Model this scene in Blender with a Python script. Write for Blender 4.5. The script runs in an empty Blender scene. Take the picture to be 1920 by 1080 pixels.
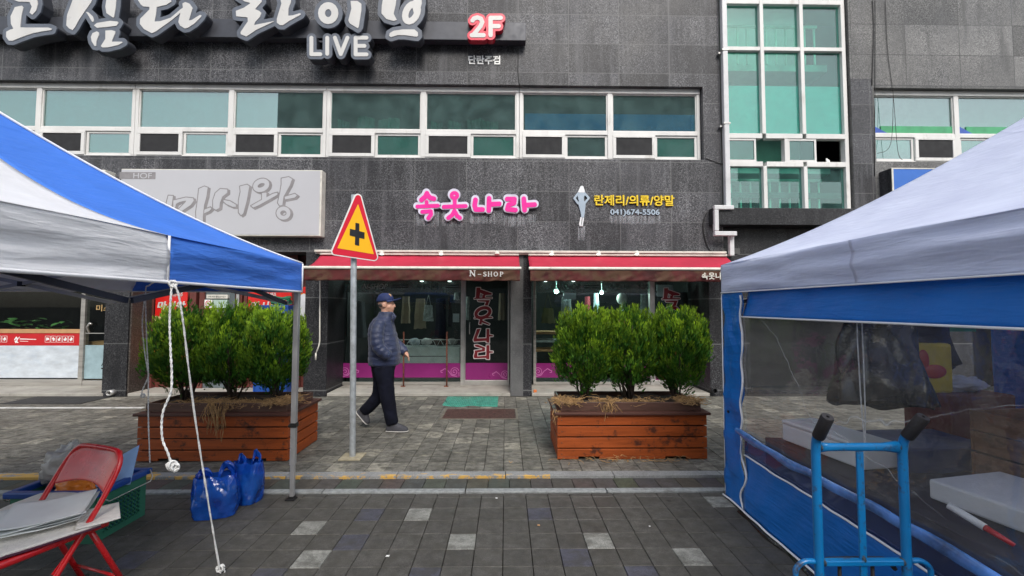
import bpy, bmesh, math, random
import numpy as np
from mathutils import Vector, Matrix, noise
rad = math.radians
sc = bpy.context.scene
COL = sc.collection

# ---------------- camera, world, sun, exposure ----------------
CAMZ = 1.55
FPX = 780.0
YAW, PITCH, ROLL = 0.8, 2.57, 0.14
cd = bpy.data.cameras.new("camera"); cam = bpy.data.objects.new("camera", cd); COL.objects.link(cam)
cd.sensor_width = 36; cd.lens = FPX / 1920 * 36; cd.clip_start = 0.02; cd.clip_end = 2000
cam.matrix_world = (Matrix.Translation((0, 0, CAMZ)) @ Matrix.Rotation(rad(-YAW), 4, 'Z') @
                    Matrix.Rotation(rad(90 + PITCH), 4, 'X') @ Matrix.Rotation(rad(ROLL), 4, 'Z'))
sc.camera = cam
SUN_EL, SUN_AZ = 45.0, 167.0      # azimuth clockwise from +Y (the facade direction)
w = bpy.data.worlds.new("World"); sc.world = w; w.use_nodes = True
nt = w.node_tree; nt.nodes.clear()
sky = nt.nodes.new('ShaderNodeTexSky'); sky.sky_type = 'NISHITA'; sky.sun_disc = False
sky.sun_elevation = rad(SUN_EL); sky.sun_rotation = rad(SUN_AZ); sky.air_density = 1.3; sky.dust_density = 2.0; sky.ozone_density = 1.0
bg = nt.nodes.new('ShaderNodeBackground'); bg.inputs[1].default_value = 0.15
hs = nt.nodes.new('ShaderNodeHueSaturation'); hs.inputs['Saturation'].default_value = 0.45
out = nt.nodes.new('ShaderNodeOutputWorld')
nt.links.new(sky.outputs[0], hs.inputs['Color']); nt.links.new(hs.outputs[0], bg.inputs[0]); nt.links.new(bg.outputs[0], out.inputs[0])
sl = bpy.data.lights.new("sun", 'SUN'); sl.energy = 1.35; sl.angle = rad(24); sl.color = (1, .95, .88)
so = bpy.data.objects.new("sun", sl); COL.objects.link(so)
_d = Vector((math.sin(rad(SUN_AZ)) * math.cos(rad(SUN_EL)), math.cos(rad(SUN_AZ)) * math.cos(rad(SUN_EL)), math.sin(rad(SUN_EL))))
so.rotation_euler = _d.to_track_quat('Z', 'Y').to_euler(); so.location = _d * 30
sc.view_settings.view_transform = 'Standard'; sc.view_settings.look = 'None'
sc.view_settings.exposure = 0.82; sc.view_settings.gamma = 1
sc.cycles.max_bounces = 8; sc.cycles.transparent_max_bounces = 12; sc.cycles.use_denoising = True

# measured on the photograph: the ray through a pixel, met with a wall plane or the ground
_R = cam.matrix_world.to_3x3()
def ray(px, py): return _R @ Vector(((px - 960) / FPX, (540 - py) / FPX, -1))
def P(px, py, Y):
    d = ray(px, py); t = Y / d.y; return Vector((d.x * t, Y, CAMZ + d.z * t))
def G(px, py, z=0.0):
    d = ray(px, py); t = (z - CAMZ) / d.z; return Vector((d.x * t, d.y * t, z))
def PX(px, py, X):
    d = ray(px, py); t = X / d.x; return Vector((X, d.y * t, CAMZ + d.z * t))
FY = G(978, 743).y            # the front plane of the building
GY = FY + 0.74                # the plane of the shop glass
print("FY", FY)

# ---------------- object helpers ----------------
def link(o, parent=None):
    COL.objects.link(o)
    if parent is not None:
        o.parent = parent
        p = parent; loc = Vector((0, 0, 0))
        while p is not None: loc += p.location if p.parent is None else Vector((0, 0, 0)); p = p.parent
        if parent.parent is None: o.matrix_parent_inverse = Matrix.Translation(-parent.location)
    return o
def tag(o, label, cat, group=None, kind=None):
    if label: o['label'] = label
    if cat: o['category'] = cat
    if group: o['group'] = group
    if kind: o['kind'] = kind
    return o
def thing(name, label, cat, loc=(0, 0, 0), group=None):
    o = bpy.data.objects.new(name, None); COL.objects.link(o); o.location = loc; o.empty_display_size = .1
    return tag(o, label, cat, group)
def structure(o): o['kind'] = 'structure'; return o
def dup(root, off, label=None, group=None, name=None, rz=0, scale=None):
    r = root.copy(); COL.objects.link(r); r.location = root.location + Vector(off); r.rotation_euler = (0, 0, rz)
    if scale: r.scale = scale
    if label: r['label'] = label
    if group: r['group'] = group
    for ch in list(root.children):
        c = ch.copy(); COL.objects.link(c); c.parent = r; c.matrix_parent_inverse = ch.matrix_parent_inverse
        for g in list(ch.children):
            d = g.copy(); COL.objects.link(d); d.parent = c; d.matrix_parent_inverse = g.matrix_parent_inverse
    return r

class MB:
    def __init__(s): s.v = []; s.f = []; s.c = None
    def add(s, vs, fs):
        n = len(s.v); s.v += [tuple(x) for x in vs]; s.f += [tuple(i + n for i in f) for f in fs]; return s
    def box(s, x0, x1, y0, y1, z0, z1, M=None):
        vs = [Vector(p) for p in [(x0,y0,z0),(x1,y0,z0),(x1,y1,z0),(x0,y1,z0),(x0,y0,z1),(x1,y0,z1),(x1,y1,z1),(x0,y1,z1)]]
        if M is not None: vs = [M @ p for p in vs]
        return s.add(vs, [(0,3,2,1),(4,5,6,7),(0,1,5,4),(1,2,6,5),(2,3,7,6),(3,0,4,7)])
    def quad(s, a, b, c, d): return s.add([a, b, c, d], [(0, 1, 2, 3)])
    def loft(s, rings, cap=True, closed=True):
        n = len(rings[0]); vs = [p for r in rings for p in r]; fs = []
        for i in range(len(rings) - 1):
            for j in range(n if closed else n - 1):
                k = (j + 1) % n
                fs.append((i*n+j, i*n+k, (i+1)*n+k, (i+1)*n+j))
        if cap and closed: fs.append(tuple(range(n - 1, -1, -1))); fs.append(tuple((len(rings)-1)*n + j for j in range(n)))
        return s.add(vs, fs)
    def tube(s, pts, r, seg=8, cap=True):
        pts = [Vector(p) for p in pts]; rs = r if isinstance(r, (list, tuple)) else [r] * len(pts)
        rings = []; up = None
        for i, p in enumerate(pts):
            t = (pts[min(i+1, len(pts)-1)] - pts[max(i-1, 0)])
            if t.length < 1e-9: t = Vector((0, 0, 1))
            t.normalize()
            if up is None: up = Vector((0, 0, 1)) if abs(t.z) < .9 else Vector((1, 0, 0))
            u = t.cross(up); 
            if u.length < 1e-5: up = Vector((0, 1, 0)); u = t.cross(up)
            u.normalize(); v = u.cross(t).normalized(); up = v
            rings.append([p + (u * math.cos(a) + v * math.sin(a)) * rs[i] for a in [2*math.pi*k/seg for k in range(seg)]])
        return s.loft(rings, cap)
    def bar(s, a, b, w, h):
        a = Vector(a); b = Vector(b); t = (b - a).normalized(); up = Vector((0,0,1)) if abs(t.z) < .95 else Vector((0,1,0))
        u = t.cross(up).normalized() * w/2; v = u.cross(t).normalized() * h/2
        return s.loft([[p - u - v, p + u - v, p + u + v, p - u + v] for p in (a, b)])
    def ell(s, c, r, M=None, nu=16, nv=10):
        rings = []
        for i in range(nv + 1):
            th = math.pi * (i + .02) / (nv + .04); 
            rings.append([Vector((r[0]*math.sin(th)*math.cos(a), r[1]*math.sin(th)*math.sin(a), r[2]*math.cos(th))) for a in [2*math.pi*k/nu for k in range(nu)]])
        rings = [[(M @ p if M is not None else p) + Vector(c) for p in q] for q in rings]
        return s.loft(rings)
    def lathe(s, prof, c=(0,0,0), seg=20, M=None):
        rings = [[Vector((r*math.cos(a), r*math.sin(a), z)) for a in [2*math.pi*k/seg for k in range(seg)]] for r, z in prof]
        rings = [[(M @ p if M is not None else p) + Vector(c) for p in q] for q in rings]
        return s.loft(rings)
    def grid(s, fn, nu, nv):
        vs = [fn(i/nu, j/nv) for j in range(nv+1) for i in range(nu+1)]
        return s.add(vs, [(j*(nu+1)+i, j*(nu+1)+i+1, (j+1)*(nu+1)+i+1, (j+1)*(nu+1)+i) for j in range(nv) for i in range(nu)])
    def build(s, name, mat, parent=None, smooth=False, bevel=0, subsurf=0, solid=0, remesh=0, sm=0, angle=None):
        me = bpy.data.meshes.new(name); me.from_pydata(s.v, [], s.f); me.materials.append(mat); me.update()
        if remesh or True:
            b = bmesh.new(); b.from_mesh(me); bmesh.ops.recalc_face_normals(b, faces=b.faces); b.to_mesh(me); b.free()
        o = bpy.data.objects.new(name, me); link(o, parent)
        if solid: m = o.modifiers.new('s', 'SOLIDIFY'); m.thickness = solid; m.offset = 0
        if remesh:
            m = o.modifiers.new('r', 'REMESH'); m.mode = 'VOXEL'; m.voxel_size = remesh; m.use_smooth_shade = True
            if sm: m = o.modifiers.new('sm', 'SMOOTH'); m.factor = .5; m.iterations = sm
        if bevel: m = o.modifiers.new('b', 'BEVEL'); m.width = bevel; m.segments = 2; m.limit_method = 'ANGLE'; m.angle_limit = rad(40)
        if subsurf: m = o.modifiers.new('u', 'SUBSURF'); m.levels = subsurf; m.render_levels = subsurf
        if smooth:
            for p in me.polygons: p.use_smooth = True
            if angle:
                try: me.set_sharp_from_angle(angle=rad(angle))
                except Exception: pass
        return o

# ---------------- flat shapes: strokes and text ----------------
def contours(items, grow=0.0, res=1.0):
    """items: strokes [(x,y,r),...] or ('P',[(x,y),...]) in photo pixels; returns closed outlines of their union"""
    xs = [p[0] for it in items for p in (it[1] if it[0] == 'P' else it)]; ys = [p[1] for it in items for p in (it[1] if it[0] == 'P' else it)]
    mr = max([p[2] for it in items if it[0] != 'P' for p in it] + [0]) + grow + 3 * res
    gx = np.arange(min(xs) - mr, max(xs) + mr, res); gy = np.arange(min(ys) - mr, max(ys) + mr, res)
    XX, YY = np.meshgrid(gx, gy); D = np.full(XX.shape, 1e9)
    for it in items:
        poly = it[0] == 'P'; pts = it[1] if poly else it
        if poly:
            d = np.full(XX.shape, 1e9); ins = np.zeros(XX.shape, bool)
            for i in range(len(pts)):
                (x0, y0), (x1, y1) = pts[i], pts[(i+1) % len(pts)]
                dx, dy = x1-x0, y1-y0; L = dx*dx+dy*dy + 1e-9
                t = np.clip(((XX-x0)*dx+(YY-y0)*dy)/L, 0, 1); d = np.minimum(d, np.hypot(XX-x0-t*dx, YY-y0-t*dy))
                if y0 != y1: ins ^= ((YY < y0) != (YY < y1)) & (XX < x0 + (YY-y0)*dx/dy)
            D = np.minimum(D, np.where(ins, -d, d))
        else:
            if len(pts) == 1: D = np.minimum(D, np.hypot(XX-pts[0][0], YY-pts[0][1]) - pts[0][2])
            for (x0, y0, r0), (x1, y1, r1) in zip(pts[:-1], pts[1:]):
                dx, dy = x1-x0, y1-y0; L = dx*dx+dy*dy + 1e-9
                t = np.clip(((XX-x0)*dx+(YY-y0)*dy)/L, 0, 1)
                D = np.minimum(D, np.hypot(XX-x0-t*dx, YY-y0-t*dy) - (r0 + t*(r1-r0)))
    D = D - grow; D[np.abs(D) < 1e-6] = 1e-6
    ny, nx = D.shape; seg = {}
    def ep(a, b):
        (i0, j0), (i1, j1) = a, b; d0, d1 = D[j0, i0], D[j1, i1]; t = d0/(d0-d1)
        return (gx[i0] + t*(gx[i1]-gx[i0]), gy[j0] + t*(gy[j1]-gy[j0]))
    pos = {}
    S = D < 0
    mix = np.argwhere((S[:-1,:-1] != S[1:,:-1]) | (S[:-1,:-1] != S[:-1,1:]) | (S[:-1,:-1] != S[1:,1:]))
    for j, i in mix:
        c = [(i, j), (i+1, j), (i+1, j+1), (i, j+1)]; ins = [S[q[1], q[0]] for q in c]; ent = []; ex = []
        for k in range(4):
            a, b = c[k], c[(k+1) % 4]
            if ins[k] != ins[(k+1) % 4]:
                key = (min(a, b), max(a, b)); pos[key] = ep(*key); (ex if ins[k] else ent).append(key)
        for a, b in zip(ex, ent if len(ex) == 1 else ent): seg[a] = b
    res_ = []
    while seg:
        k0, k = seg.popitem(); loop = [pos[k0]]
        while k != k0 and k in seg: loop.append(pos[k]); k = seg.pop(k)
        if len(loop) > 5: res_.append(loop)
    return res_
def fill_mesh(loops, depth, bevel=0):
    cu = bpy.data.curves.new('tmp', 'CURVE'); cu.dimensions = '2D'; cu.fill_mode = 'BOTH'; cu.extrude = depth/2; cu.bevel_depth = bevel; cu.bevel_resolution = 1
    for lp in loops:
        s = cu.splines.new('POLY'); s.points.add(len(lp)-1)
        for q, (x, y) in zip(s.points, lp): q.co = (x, y, 0, 1)
        s.use_cyclic_u = True
    return cu
def cu_mesh(cu, name, mat, M, parent):
    t = bpy.data.objects.new('tmp', cu); COL.objects.link(t)
    dg = bpy.context.evaluated_depsgraph_get(); me = bpy.data.meshes.new_from_object(t.evaluated_get(dg))
    bpy.data.objects.remove(t); bpy.data.curves.remove(cu)
    me.transform(M); me.name = name; me.materials.clear(); me.materials.append(mat)
    o = bpy.data.objects.new(name, me); return link(o, parent)
def shape(name, items, Y, depth, mat, parent, grow=0, res=1.0, bevel=0, back=0.0, extra_loops=()):
    """extruded shape on the wall: its back lies at wall plane Y-back, its face depth in front of that"""
    loops = contours(items, grow, res) + [list(l) for l in extra_loops]
    W = [[(lambda q: (q.x, q.z))(P(x, y, Y)) for x, y in lp] for lp in loops]
    cu = fill_mesh(W, depth, bevel)
    M = Matrix.Translation((0, Y - back - depth/2, 0)) @ Matrix.Rotation(rad(90), 4, 'X')
    return cu_mesh(cu, name, mat, M, parent)
def shapeM(name, items, M, depth, mat, parent, grow=0, res=.01, bevel=0, flipy=False):
    """same in metres in the local frame M (x right, y up, z out)"""
    loops = contours(items, grow, res); cu = fill_mesh(loops, depth, bevel)
    return cu_mesh(cu, name, mat, M, parent)
def text(name, body, mat, parent, M, size=1, off=0, depth=.002, w=None, h=None, shear=0, space=1.0, bevel=0):
    cu = bpy.data.curves.new('tmp', 'FONT'); cu.body = body; cu.size = size; cu.offset = off; cu.extrude = depth/2; cu.shear = shear; cu.bevel_depth = bevel
    cu.space_character = space
    o = cu_mesh(cu, name, mat, Matrix.Identity(4), None); COL.objects.unlink(o); me = o.data
    co = np.array([v.co[:] for v in me.vertices]); mn = co.min(0); mx = co.max(0)
    sx = (w/(mx[0]-mn[0])) if w else 1; sy = (h/(mx[1]-mn[1])) if h else (sx if w else 1)
    if h and not w: sx = sy
    me.transform(Matrix.Translation((0,0,0)) @ Matrix.Diagonal((sx, sy, 1, 1)) @ Matrix.Translation((-mn[0], -mn[1], 0)))
    me.transform(M); return link(o, parent)
def wallM(x, z, y): return Matrix.Translation((x, y, z)) @ Matrix.Rotation(rad(90), 4, 'X')
def wtext(name, body, x0, y0, x1, y1, Y, mat, parent, off=.0, depth=.006, back=.001, **k):
    """text filling the photo rectangle (x0,y0)-(x1,y1) on plane Y"""
    a = P(x0, y1, Y); b = P(x1, y0, Y)
    return text(name, body, mat, parent, wallM(a.x, a.z, Y - back - depth/2), off=off, depth=depth, w=b.x-a.x, h=b.z-a.z, **k)

# ---------------- materials ----------------
def newmat(name):
    m = bpy.data.materials.new(name); m.use_nodes = True; n = m.node_tree; return m, n, n.nodes['Principled BSDF']
def N(n, t, **k):
    x = n.nodes.new('ShaderNode' + t)
    for a, b in k.items(): setattr(x, a, b)
    return x
def math_(n, op, a, b=None, c=None):
    x = N(n, 'Math', operation=op)
    for i, v in enumerate((a, b, c)):
        if v is None: continue
        if isinstance(v, (int, float)): x.inputs[i].default_value = v
        else: n.links.new(v, x.inputs[i])
    return x.outputs[0]
def mixc(n, f, a, b, mode='MIX'):
    x = N(n, 'Mix', data_type='RGBA', blend_type=mode)
    for sck, v in ((x.inputs['Factor'], f), (x.inputs[6], a), (x.inputs[7], b)):
        if isinstance(v, (int, float)): sck.default_value = v
        elif isinstance(v, tuple): sck.default_value = v if len(v) == 4 else (*v, 1)
        else: n.links.new(v, sck)
    return x.outputs[2]
def noise_(n, vec, scale, detail=4, rough=.6, stretch=None, out='Fac'):
    if stretch:
        mp = N(n, 'Mapping'); mp.inputs['Scale'].default_value = stretch; n.links.new(vec, mp.inputs[0]); vec = mp.outputs[0]
    x = N(n, 'TexNoise'); x.inputs['Scale'].default_value = scale; x.inputs['Detail'].default_value = detail; x.inputs['Roughness'].default_value = rough
    n.links.new(vec, x.inputs['Vector']); return x.outputs[out]
def ramp(n, f, stops):
    x = N(n, 'ValToRGB'); e = x.color_ramp.elements
    while len(e) < len(stops): e.new(.5)
    for q, (p, c) in zip(e, stops): q.position = p; q.color = (c, c, c, 1) if isinstance(c, (int, float)) else (*c, 1)
    n.links.new(f, x.inputs[0]); return x.outputs[0]
def objco(n): return N(n, 'TexCoord').outputs['Object']
def bump(n, b, h, strength=.3, dist=.01):
    x = N(n, 'Bump'); x.inputs['Strength'].default_value = strength; x.inputs['Distance'].default_value = dist
    n.links.new(h, x.inputs['Height']); n.links.new(x.outputs[0], b.inputs['Normal'])
def simple(name, col, rough=.5, metal=0, var=.12, scale=6, bmp=.0, bscale=None, dirt=None, dirt_col=(.05,.04,.03), stretch=None, spec=.5, coat=0, emit=None, es=1, alpha=None, transl=0, sub=0):
    m, n, b = newmat(name); v = objco(n)
    f = noise_(n, v, scale, 5, .6, stretch)
    lo = tuple(max(0, c*(1-var*1.6)) for c in col); hi = tuple(min(1, c*(1+var)) for c in col)
    c = ramp(n, f, [(.3, lo), (.7, hi)])
    if dirt:
        d = noise_(n, v, dirt[0], 6, .7, stretch); c = mixc(n, ramp(n, d, [(dirt[1], 0.), (min(1, dirt[1]+.12), dirt[2])]), c, dirt_col)
    n.links.new(c, b.inputs['Base Color']); b.inputs['Metallic'].default_value = metal
    b.inputs['Specular IOR Level'].default_value = spec; b.inputs['Coat Weight'].default_value = coat
    r = ramp(n, noise_(n, v, scale*1.7, 4), [(.3, max(0, rough-.08)), (.7, min(1, rough+.08))]); n.links.new(r, b.inputs['Roughness'])
    if bmp: bump(n, b, noise_(n, v, bscale or scale*6, 4), bmp)
    if emit: b.inputs['Emission Color'].default_value = (*emit, 1); b.inputs['Emission Strength'].default_value = es
    if alpha is not None: b.inputs['Alpha'].default_value = alpha
    if transl:
        o = n.nodes['Material Output']; t = N(n, 'BsdfTranslucent'); n.links.new(c, t.inputs[0]); mx = N(n, 'MixShader'); mx.inputs[0].default_value = transl
        n.links.new(b.outputs[0], mx.inputs[1]); n.links.new(t.outputs[0], mx.inputs[2]); n.links.new(mx.outputs[0], o.inputs[0])
    return m
def granite(name, base, speck, joints=True, jw=.91, jh=.54, x0=0, z0=0, streak=.5, rough=.38, jcol=(.16,.16,.16)):
    m, n, b = newmat(name); v = objco(n); sep = N(n, 'SeparateXYZ'); n.links.new(v, sep.inputs[0])
    f1 = noise_(n, v, 26, 3, .85); f2 = noise_(n, v, 62, 3, .75); f3 = noise_(n, v, 1.1, 5, .6); st = noise_(n, v, 2.2, 6, .65, (3, 3, .22))
    c = ramp(n, f2, [(.36, tuple(x*.35 for x in base)), (.52, base), (.64, speck)])
    c = mixc(n, ramp(n, f1, [(.54, 0.), (.68, .6)]), c, tuple(x*.8 for x in speck)); wash = noise_(n, v, .7, 5, .65, (1.6, 1.6, .8)); c = mixc(n, ramp(n, wash, [(.42, 0.), (.62, .62)]), c, tuple(x*.95 for x in base))
    c = mixc(n, 1.0, c, ramp(n, f3, [(.3, .75), (.7, 1.25)]), 'MULTIPLY')
    cx = math_(n, 'FLOOR', math_(n, 'DIVIDE', math_(n, 'ADD', sep.outputs[0], -x0), jw)); cz = math_(n, 'FLOOR', math_(n, 'DIVIDE', math_(n, 'ADD', sep.outputs[2], -z0), jh))
    cb = N(n, 'CombineXYZ'); n.links.new(cx, cb.inputs[0]); n.links.new(cz, cb.inputs[1]); wn = N(n, 'TexWhiteNoise'); wn.noise_dimensions = '2D'; n.links.new(cb.outputs[0], wn.inputs['Vector'])
    c = mixc(n, 1.0, c, ramp(n, wn.outputs['Value'], [(0, .60), (1, 1.28)]), 'MULTIPLY')
    pale = ramp(n, st, [(.5, 0.), (.75, streak)])
    c = mixc(n, pale, c, (.17, .17, .18))
    dk = ramp(n, noise_(n, v, 1.7, 5, .6, (2.5, 2.5, .35)), [(.52, 0.), (.68, .65)]); c = mixc(n, dk, c, tuple(x*.5 for x in base))
    if joints:
        jx = math_(n, 'LESS_THAN', math_(n, 'ABSOLUTE', math_(n, 'SUBTRACT', math_(n, 'FRACT', math_(n, 'ADD', math_(n, 'DIVIDE', math_(n, 'ADD', sep.outputs[0], -x0), jw), .5)), .5)), .0075)
        jz = math_(n, 'LESS_THAN', math_(n, 'ABSOLUTE', math_(n, 'SUBTRACT', math_(n, 'FRACT', math_(n, 'ADD', math_(n, 'DIVIDE', math_(n, 'ADD', sep.outputs[2], -z0), jh), .5)), .5)), .0125)
        j = math_(n, 'MAXIMUM', jx, jz); c = mixc(n, math_(n, 'MULTIPLY', j, ramp(n, f3, [(.35, .3), (.65, .8)])), c, jcol)
    n.links.new(c, b.inputs['Base Color']); n.links.new(ramp(n, f3, [(.3, rough), (.7, rough+.2)]), b.inputs['Roughness']); b.inputs['Specular IOR Level'].default_value = .3
    bump(n, b, f2, .12, .004); return m
def glass(name, tint, refl=1.0, rough=.0, haze=0.0, hazecol=(.5,.5,.5), base=0.05):
    """thin sheet: clear transmission tinted, plus mirror reflection growing at grazing angles, plus a patchy diffuse haze"""
    m, n, b = newmat(name); o = n.nodes['Material Output']; n.nodes.remove(b)
    tr = N(n, 'BsdfTransparent'); tr.inputs[0].default_value = (*tint, 1); gl = N(n, 'BsdfGlossy'); gl.inputs['Roughness'].default_value = rough
    ge = N(n, 'NewGeometry'); dt = N(n, 'VectorMath', operation='DOT_PRODUCT'); n.links.new(ge.outputs['Incoming'], dt.inputs[0]); n.links.new(ge.outputs['Normal'], dt.inputs[1])
    sch = math_(n, 'POWER', math_(n, 'SUBTRACT', 1.0, math_(n, 'ABSOLUTE', dt.outputs['Value'])), 5.0)
    f = math_(n, 'MULTIPLY_ADD', math_(n, 'MULTIPLY_ADD', sch, .96, .04), refl, base)
    mx = N(n, 'MixShader'); n.links.new(f, mx.inputs[0]); n.links.new(tr.outputs[0], mx.inputs[1]); n.links.new(gl.outputs[0], mx.inputs[2]); last = mx.outputs[0]
    if haze:
        df = N(n, 'BsdfDiffuse'); df.inputs[0].default_value = (*hazecol, 1); m2 = N(n, 'MixShader')
        v = objco(n); h = ramp(n, noise_(n, v, 3, 6, .7), [(.35, haze*.5), (.7, haze*1.5)]); n.links.new(h, m2.inputs[0]); n.links.new(last, m2.inputs[1]); n.links.new(df.outputs[0], m2.inputs[2]); last = m2.outputs[0]
    n.links.new(last, o.inputs[0]); return m
# ---------------- shared materials ----------------
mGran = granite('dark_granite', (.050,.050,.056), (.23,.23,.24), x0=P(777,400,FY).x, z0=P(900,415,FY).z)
mGranR = granite('grey_granite', (.14,.138,.135), (.30,.295,.29), jw=1.0, jh=.57, x0=P(1698,100,FY).x, z0=P(1700,103,FY).z, streak=.25, jcol=(.04,.04,.04))
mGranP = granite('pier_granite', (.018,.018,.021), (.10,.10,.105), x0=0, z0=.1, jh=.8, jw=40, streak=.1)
mGranB = granite('brown_granite', (.075,.06,.05), (.2,.17,.15), joints=False, streak=.1)
mStep = simple('pale_stone', (.36,.34,.30), .7, var=.15, scale=3, bmp=.2, dirt=(2.2, .55, .6), dirt_col=(.12,.11,.09))
mAlu = simple('aged_white_aluminium', (.68,.67,.65), .4, .0, var=.07, scale=3, dirt=(3.5, .58, .45), dirt_col=(.33,.30,.25), stretch=(1,1,.3))
mSteel = simple('brushed_steel', (.55,.54,.52), .38, .75, var=.12, scale=5)
mSteelD = simple('dull_steel_sill', (.42,.40,.37), .45, .5, var=.2, scale=4, stretch=(.3,1,6))
mGal = simple('galvanised_steel', (.46,.49,.51), .45, .5, var=.18, scale=18, dirt=(30, .6, .35), dirt_col=(.28,.3,.31))
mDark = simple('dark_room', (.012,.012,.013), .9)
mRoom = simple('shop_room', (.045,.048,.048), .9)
mTeal = simple('teal_window_film', (.15,.35,.33), .5, var=.06, scale=1.2, spec=.3)
mTealB = simple('aqua_window_film', (.20,.60,.60), .45, var=.05, scale=1.2, spec=.3)
mTealG = simple('pale_green_plaster', (.48,.64,.56), .8, var=.12, scale=2)
mScreen = simple('insect_screen', (.018,.018,.02), .8)
mGlassT = glass('teal_glass', (.52,.80,.75), 1.5, .01, haze=.10, hazecol=(.32,.48,.47), base=.17)
mGlassS = glass('stair_glass', (.50,.85,.79), 1.0, .01, haze=.08, hazecol=(.30,.50,.48), base=.05)
mGlass = glass('shop_glass', (.80,.85,.84), .5, .01, base=.005)
mWhite = simple('white_acrylic', (.82,.82,.8), .35, var=.05, scale=4, dirt=(3, .55, .25), dirt_col=(.5,.45,.36), stretch=(1,1,.4))
mBlack = simple('black_plastic', (.012,.012,.013), .4)
mSoff = simple('soffit_paint', (.09,.09,.09), .8)

mCurt = simple('grey_green_curtain', (.16,.24,.21), .9, var=.3, scale=3)
pz = lambda px, py, Y=FY: P(px, py, Y)
X_ = lambda px, py=400, Y=FY: P(px, py, Y).x
Z_ = lambda py, px=950, Y=FY: P(px, py, Y).z
TOP = 8.4; XL = -13.0
XR = X_(1355); XS0, XS1 = X_(1357, 200), X_(1594, 200)
WB0, WB1 = Z_(297), Z_(159)           # bottom and top of the window band
SH = Z_(474)                          # underside of the facade over the shops
LED0, LED1 = Z_(425, 1450), Z_(394, 1450)

bld = thing('granite_building', 'dark speckled granite commercial building with white framed upper windows and ground floor shops', 'building', (0, FY, 0))
def wall_grid(mb, x0, x1, z0, z1, holes, y, dep):
    xs = sorted({x0, x1, *[h[0] for h in holes], *[h[1] for h in holes]}); zs = sorted({z0, z1, *[h[2] for h in holes], *[h[3] for h in holes]})
    xs = [x for x in xs if x0 <= x <= x1]; zs = [z for z in zs if z0 <= z <= z1]
    for a, b in zip(xs[:-1], xs[1:]):
        for c, d in zip(zs[:-1], zs[1:]):
            mx, mz = (a+b)/2, (c+d)/2
            if any(h[0] < mx < h[1] and h[2] < mz < h[3] for h in holes): continue
            mb.quad((a,y,c),(b,y,c),(b,y,d),(a,y,d))
    for h in holes:
        a, b, c, d = h
        mb.quad((a,y,c),(a,y,d),(a,y+dep,d),(a,y+dep,c)); mb.quad((b,y,c),(b,y+dep,c),(b,y+dep,d),(b,y,d))
        mb.quad((a,y,c),(a,y+dep,c),(b,y+dep,c),(b,y,c)); mb.quad((a,y,d),(b,y,d),(b,y+dep,d),(a,y+dep,d))
WX1 = X_(1319, 230)
mb = MB(); wall_grid(mb, XL, XR, SH, TOP, [(XL+.5, WX1, WB0, WB1)], FY, .16)
mb.quad((XR,FY,SH),(XR,FY+.3,SH),(XR,FY+.3,TOP),(XR,FY,TOP)); mb.quad((XL,FY,0),(XL,FY+8,0),(XL,FY+8,TOP),(XL,FY,TOP))
mb.build('wall', mGran, bld)
# right wing
RX0 = X_(1596, 200); RWX0 = X_(1641, 240); RW0, RW1 = Z_(303, 1700), Z_(165, 1700); RXE = 13.0; RSH = Z_(420, 1700)
mb = MB(); wall_grid(mb, RX0, RXE, RSH, TOP, [(RWX0, RXE-.5, RW0, RW1)], FY, .16)
mb.quad((RX0,FY,RSH),(RX0,FY,TOP),(RX0,FY+.3,TOP),(RX0,FY+.3,RSH)); mb.build('wall', mGranR, bld)
MB().box(RX0+.001, X_(1640,300)-.002, FY-.004, FY+.2, 0, Z_(148,1620)).build('corner_pier', mGran, bld)
# ledge under the stairwell window, recess below it
MB().box(XS0-.31, RX0+.7, FY-.16, FY+.3, LED0, LED1).build('ledge', mGranP, bld, bevel=.006)
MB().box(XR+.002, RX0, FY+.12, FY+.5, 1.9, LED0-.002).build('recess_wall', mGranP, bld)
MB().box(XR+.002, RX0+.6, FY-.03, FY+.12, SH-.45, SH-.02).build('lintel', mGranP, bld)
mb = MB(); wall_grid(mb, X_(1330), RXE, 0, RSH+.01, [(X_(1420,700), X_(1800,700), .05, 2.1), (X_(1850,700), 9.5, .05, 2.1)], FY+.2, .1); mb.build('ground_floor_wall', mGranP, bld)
MB().box(X_(1330), RXE, FY+.9, FY+1, 0, 3).build('ground_floor_glass', mScreen, bld)
# roof, back, soffit behind the facade
MB().box(XL, RXE, FY+.45, FY+8, TOP-.02, TOP+.2).build('roof', mSoff, bld)
MB().box(XL+.01, XR+.3, FY+.012, GY+4, SH, SH+.1).build('soffit', mSoff, bld)
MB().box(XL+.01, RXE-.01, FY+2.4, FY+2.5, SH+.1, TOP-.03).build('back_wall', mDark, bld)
MB().box(XL+.01, RXE-.01, FY+.3, FY+2.4, WB0-.6, WB0-.5).build('upper_floor', mSoff, bld)
MB().box(XL+.01, RXE-.01, FY+.3, FY+2.4, WB1+.1, WB1+.2).build('upper_ceiling', mSoff, bld)

# ---- the piers and the ground floor
def pier(px0, px1, pside=None, name='pier', mat=mGranP, dep=.74):
    x0, x1 = X_(px0, 650), X_(px1, 650)
    return MB().box(x0, x1, FY, FY+dep+.1, 0, SH-.001).build(name, mat, bld, bevel=.004)
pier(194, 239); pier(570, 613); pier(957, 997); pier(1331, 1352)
a = X_(239.5, 650); MB().box(a+.002, a+.03, FY+.02, FY+.42, 0, SH-.002).build('pier_side', mGranB, bld)
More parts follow.
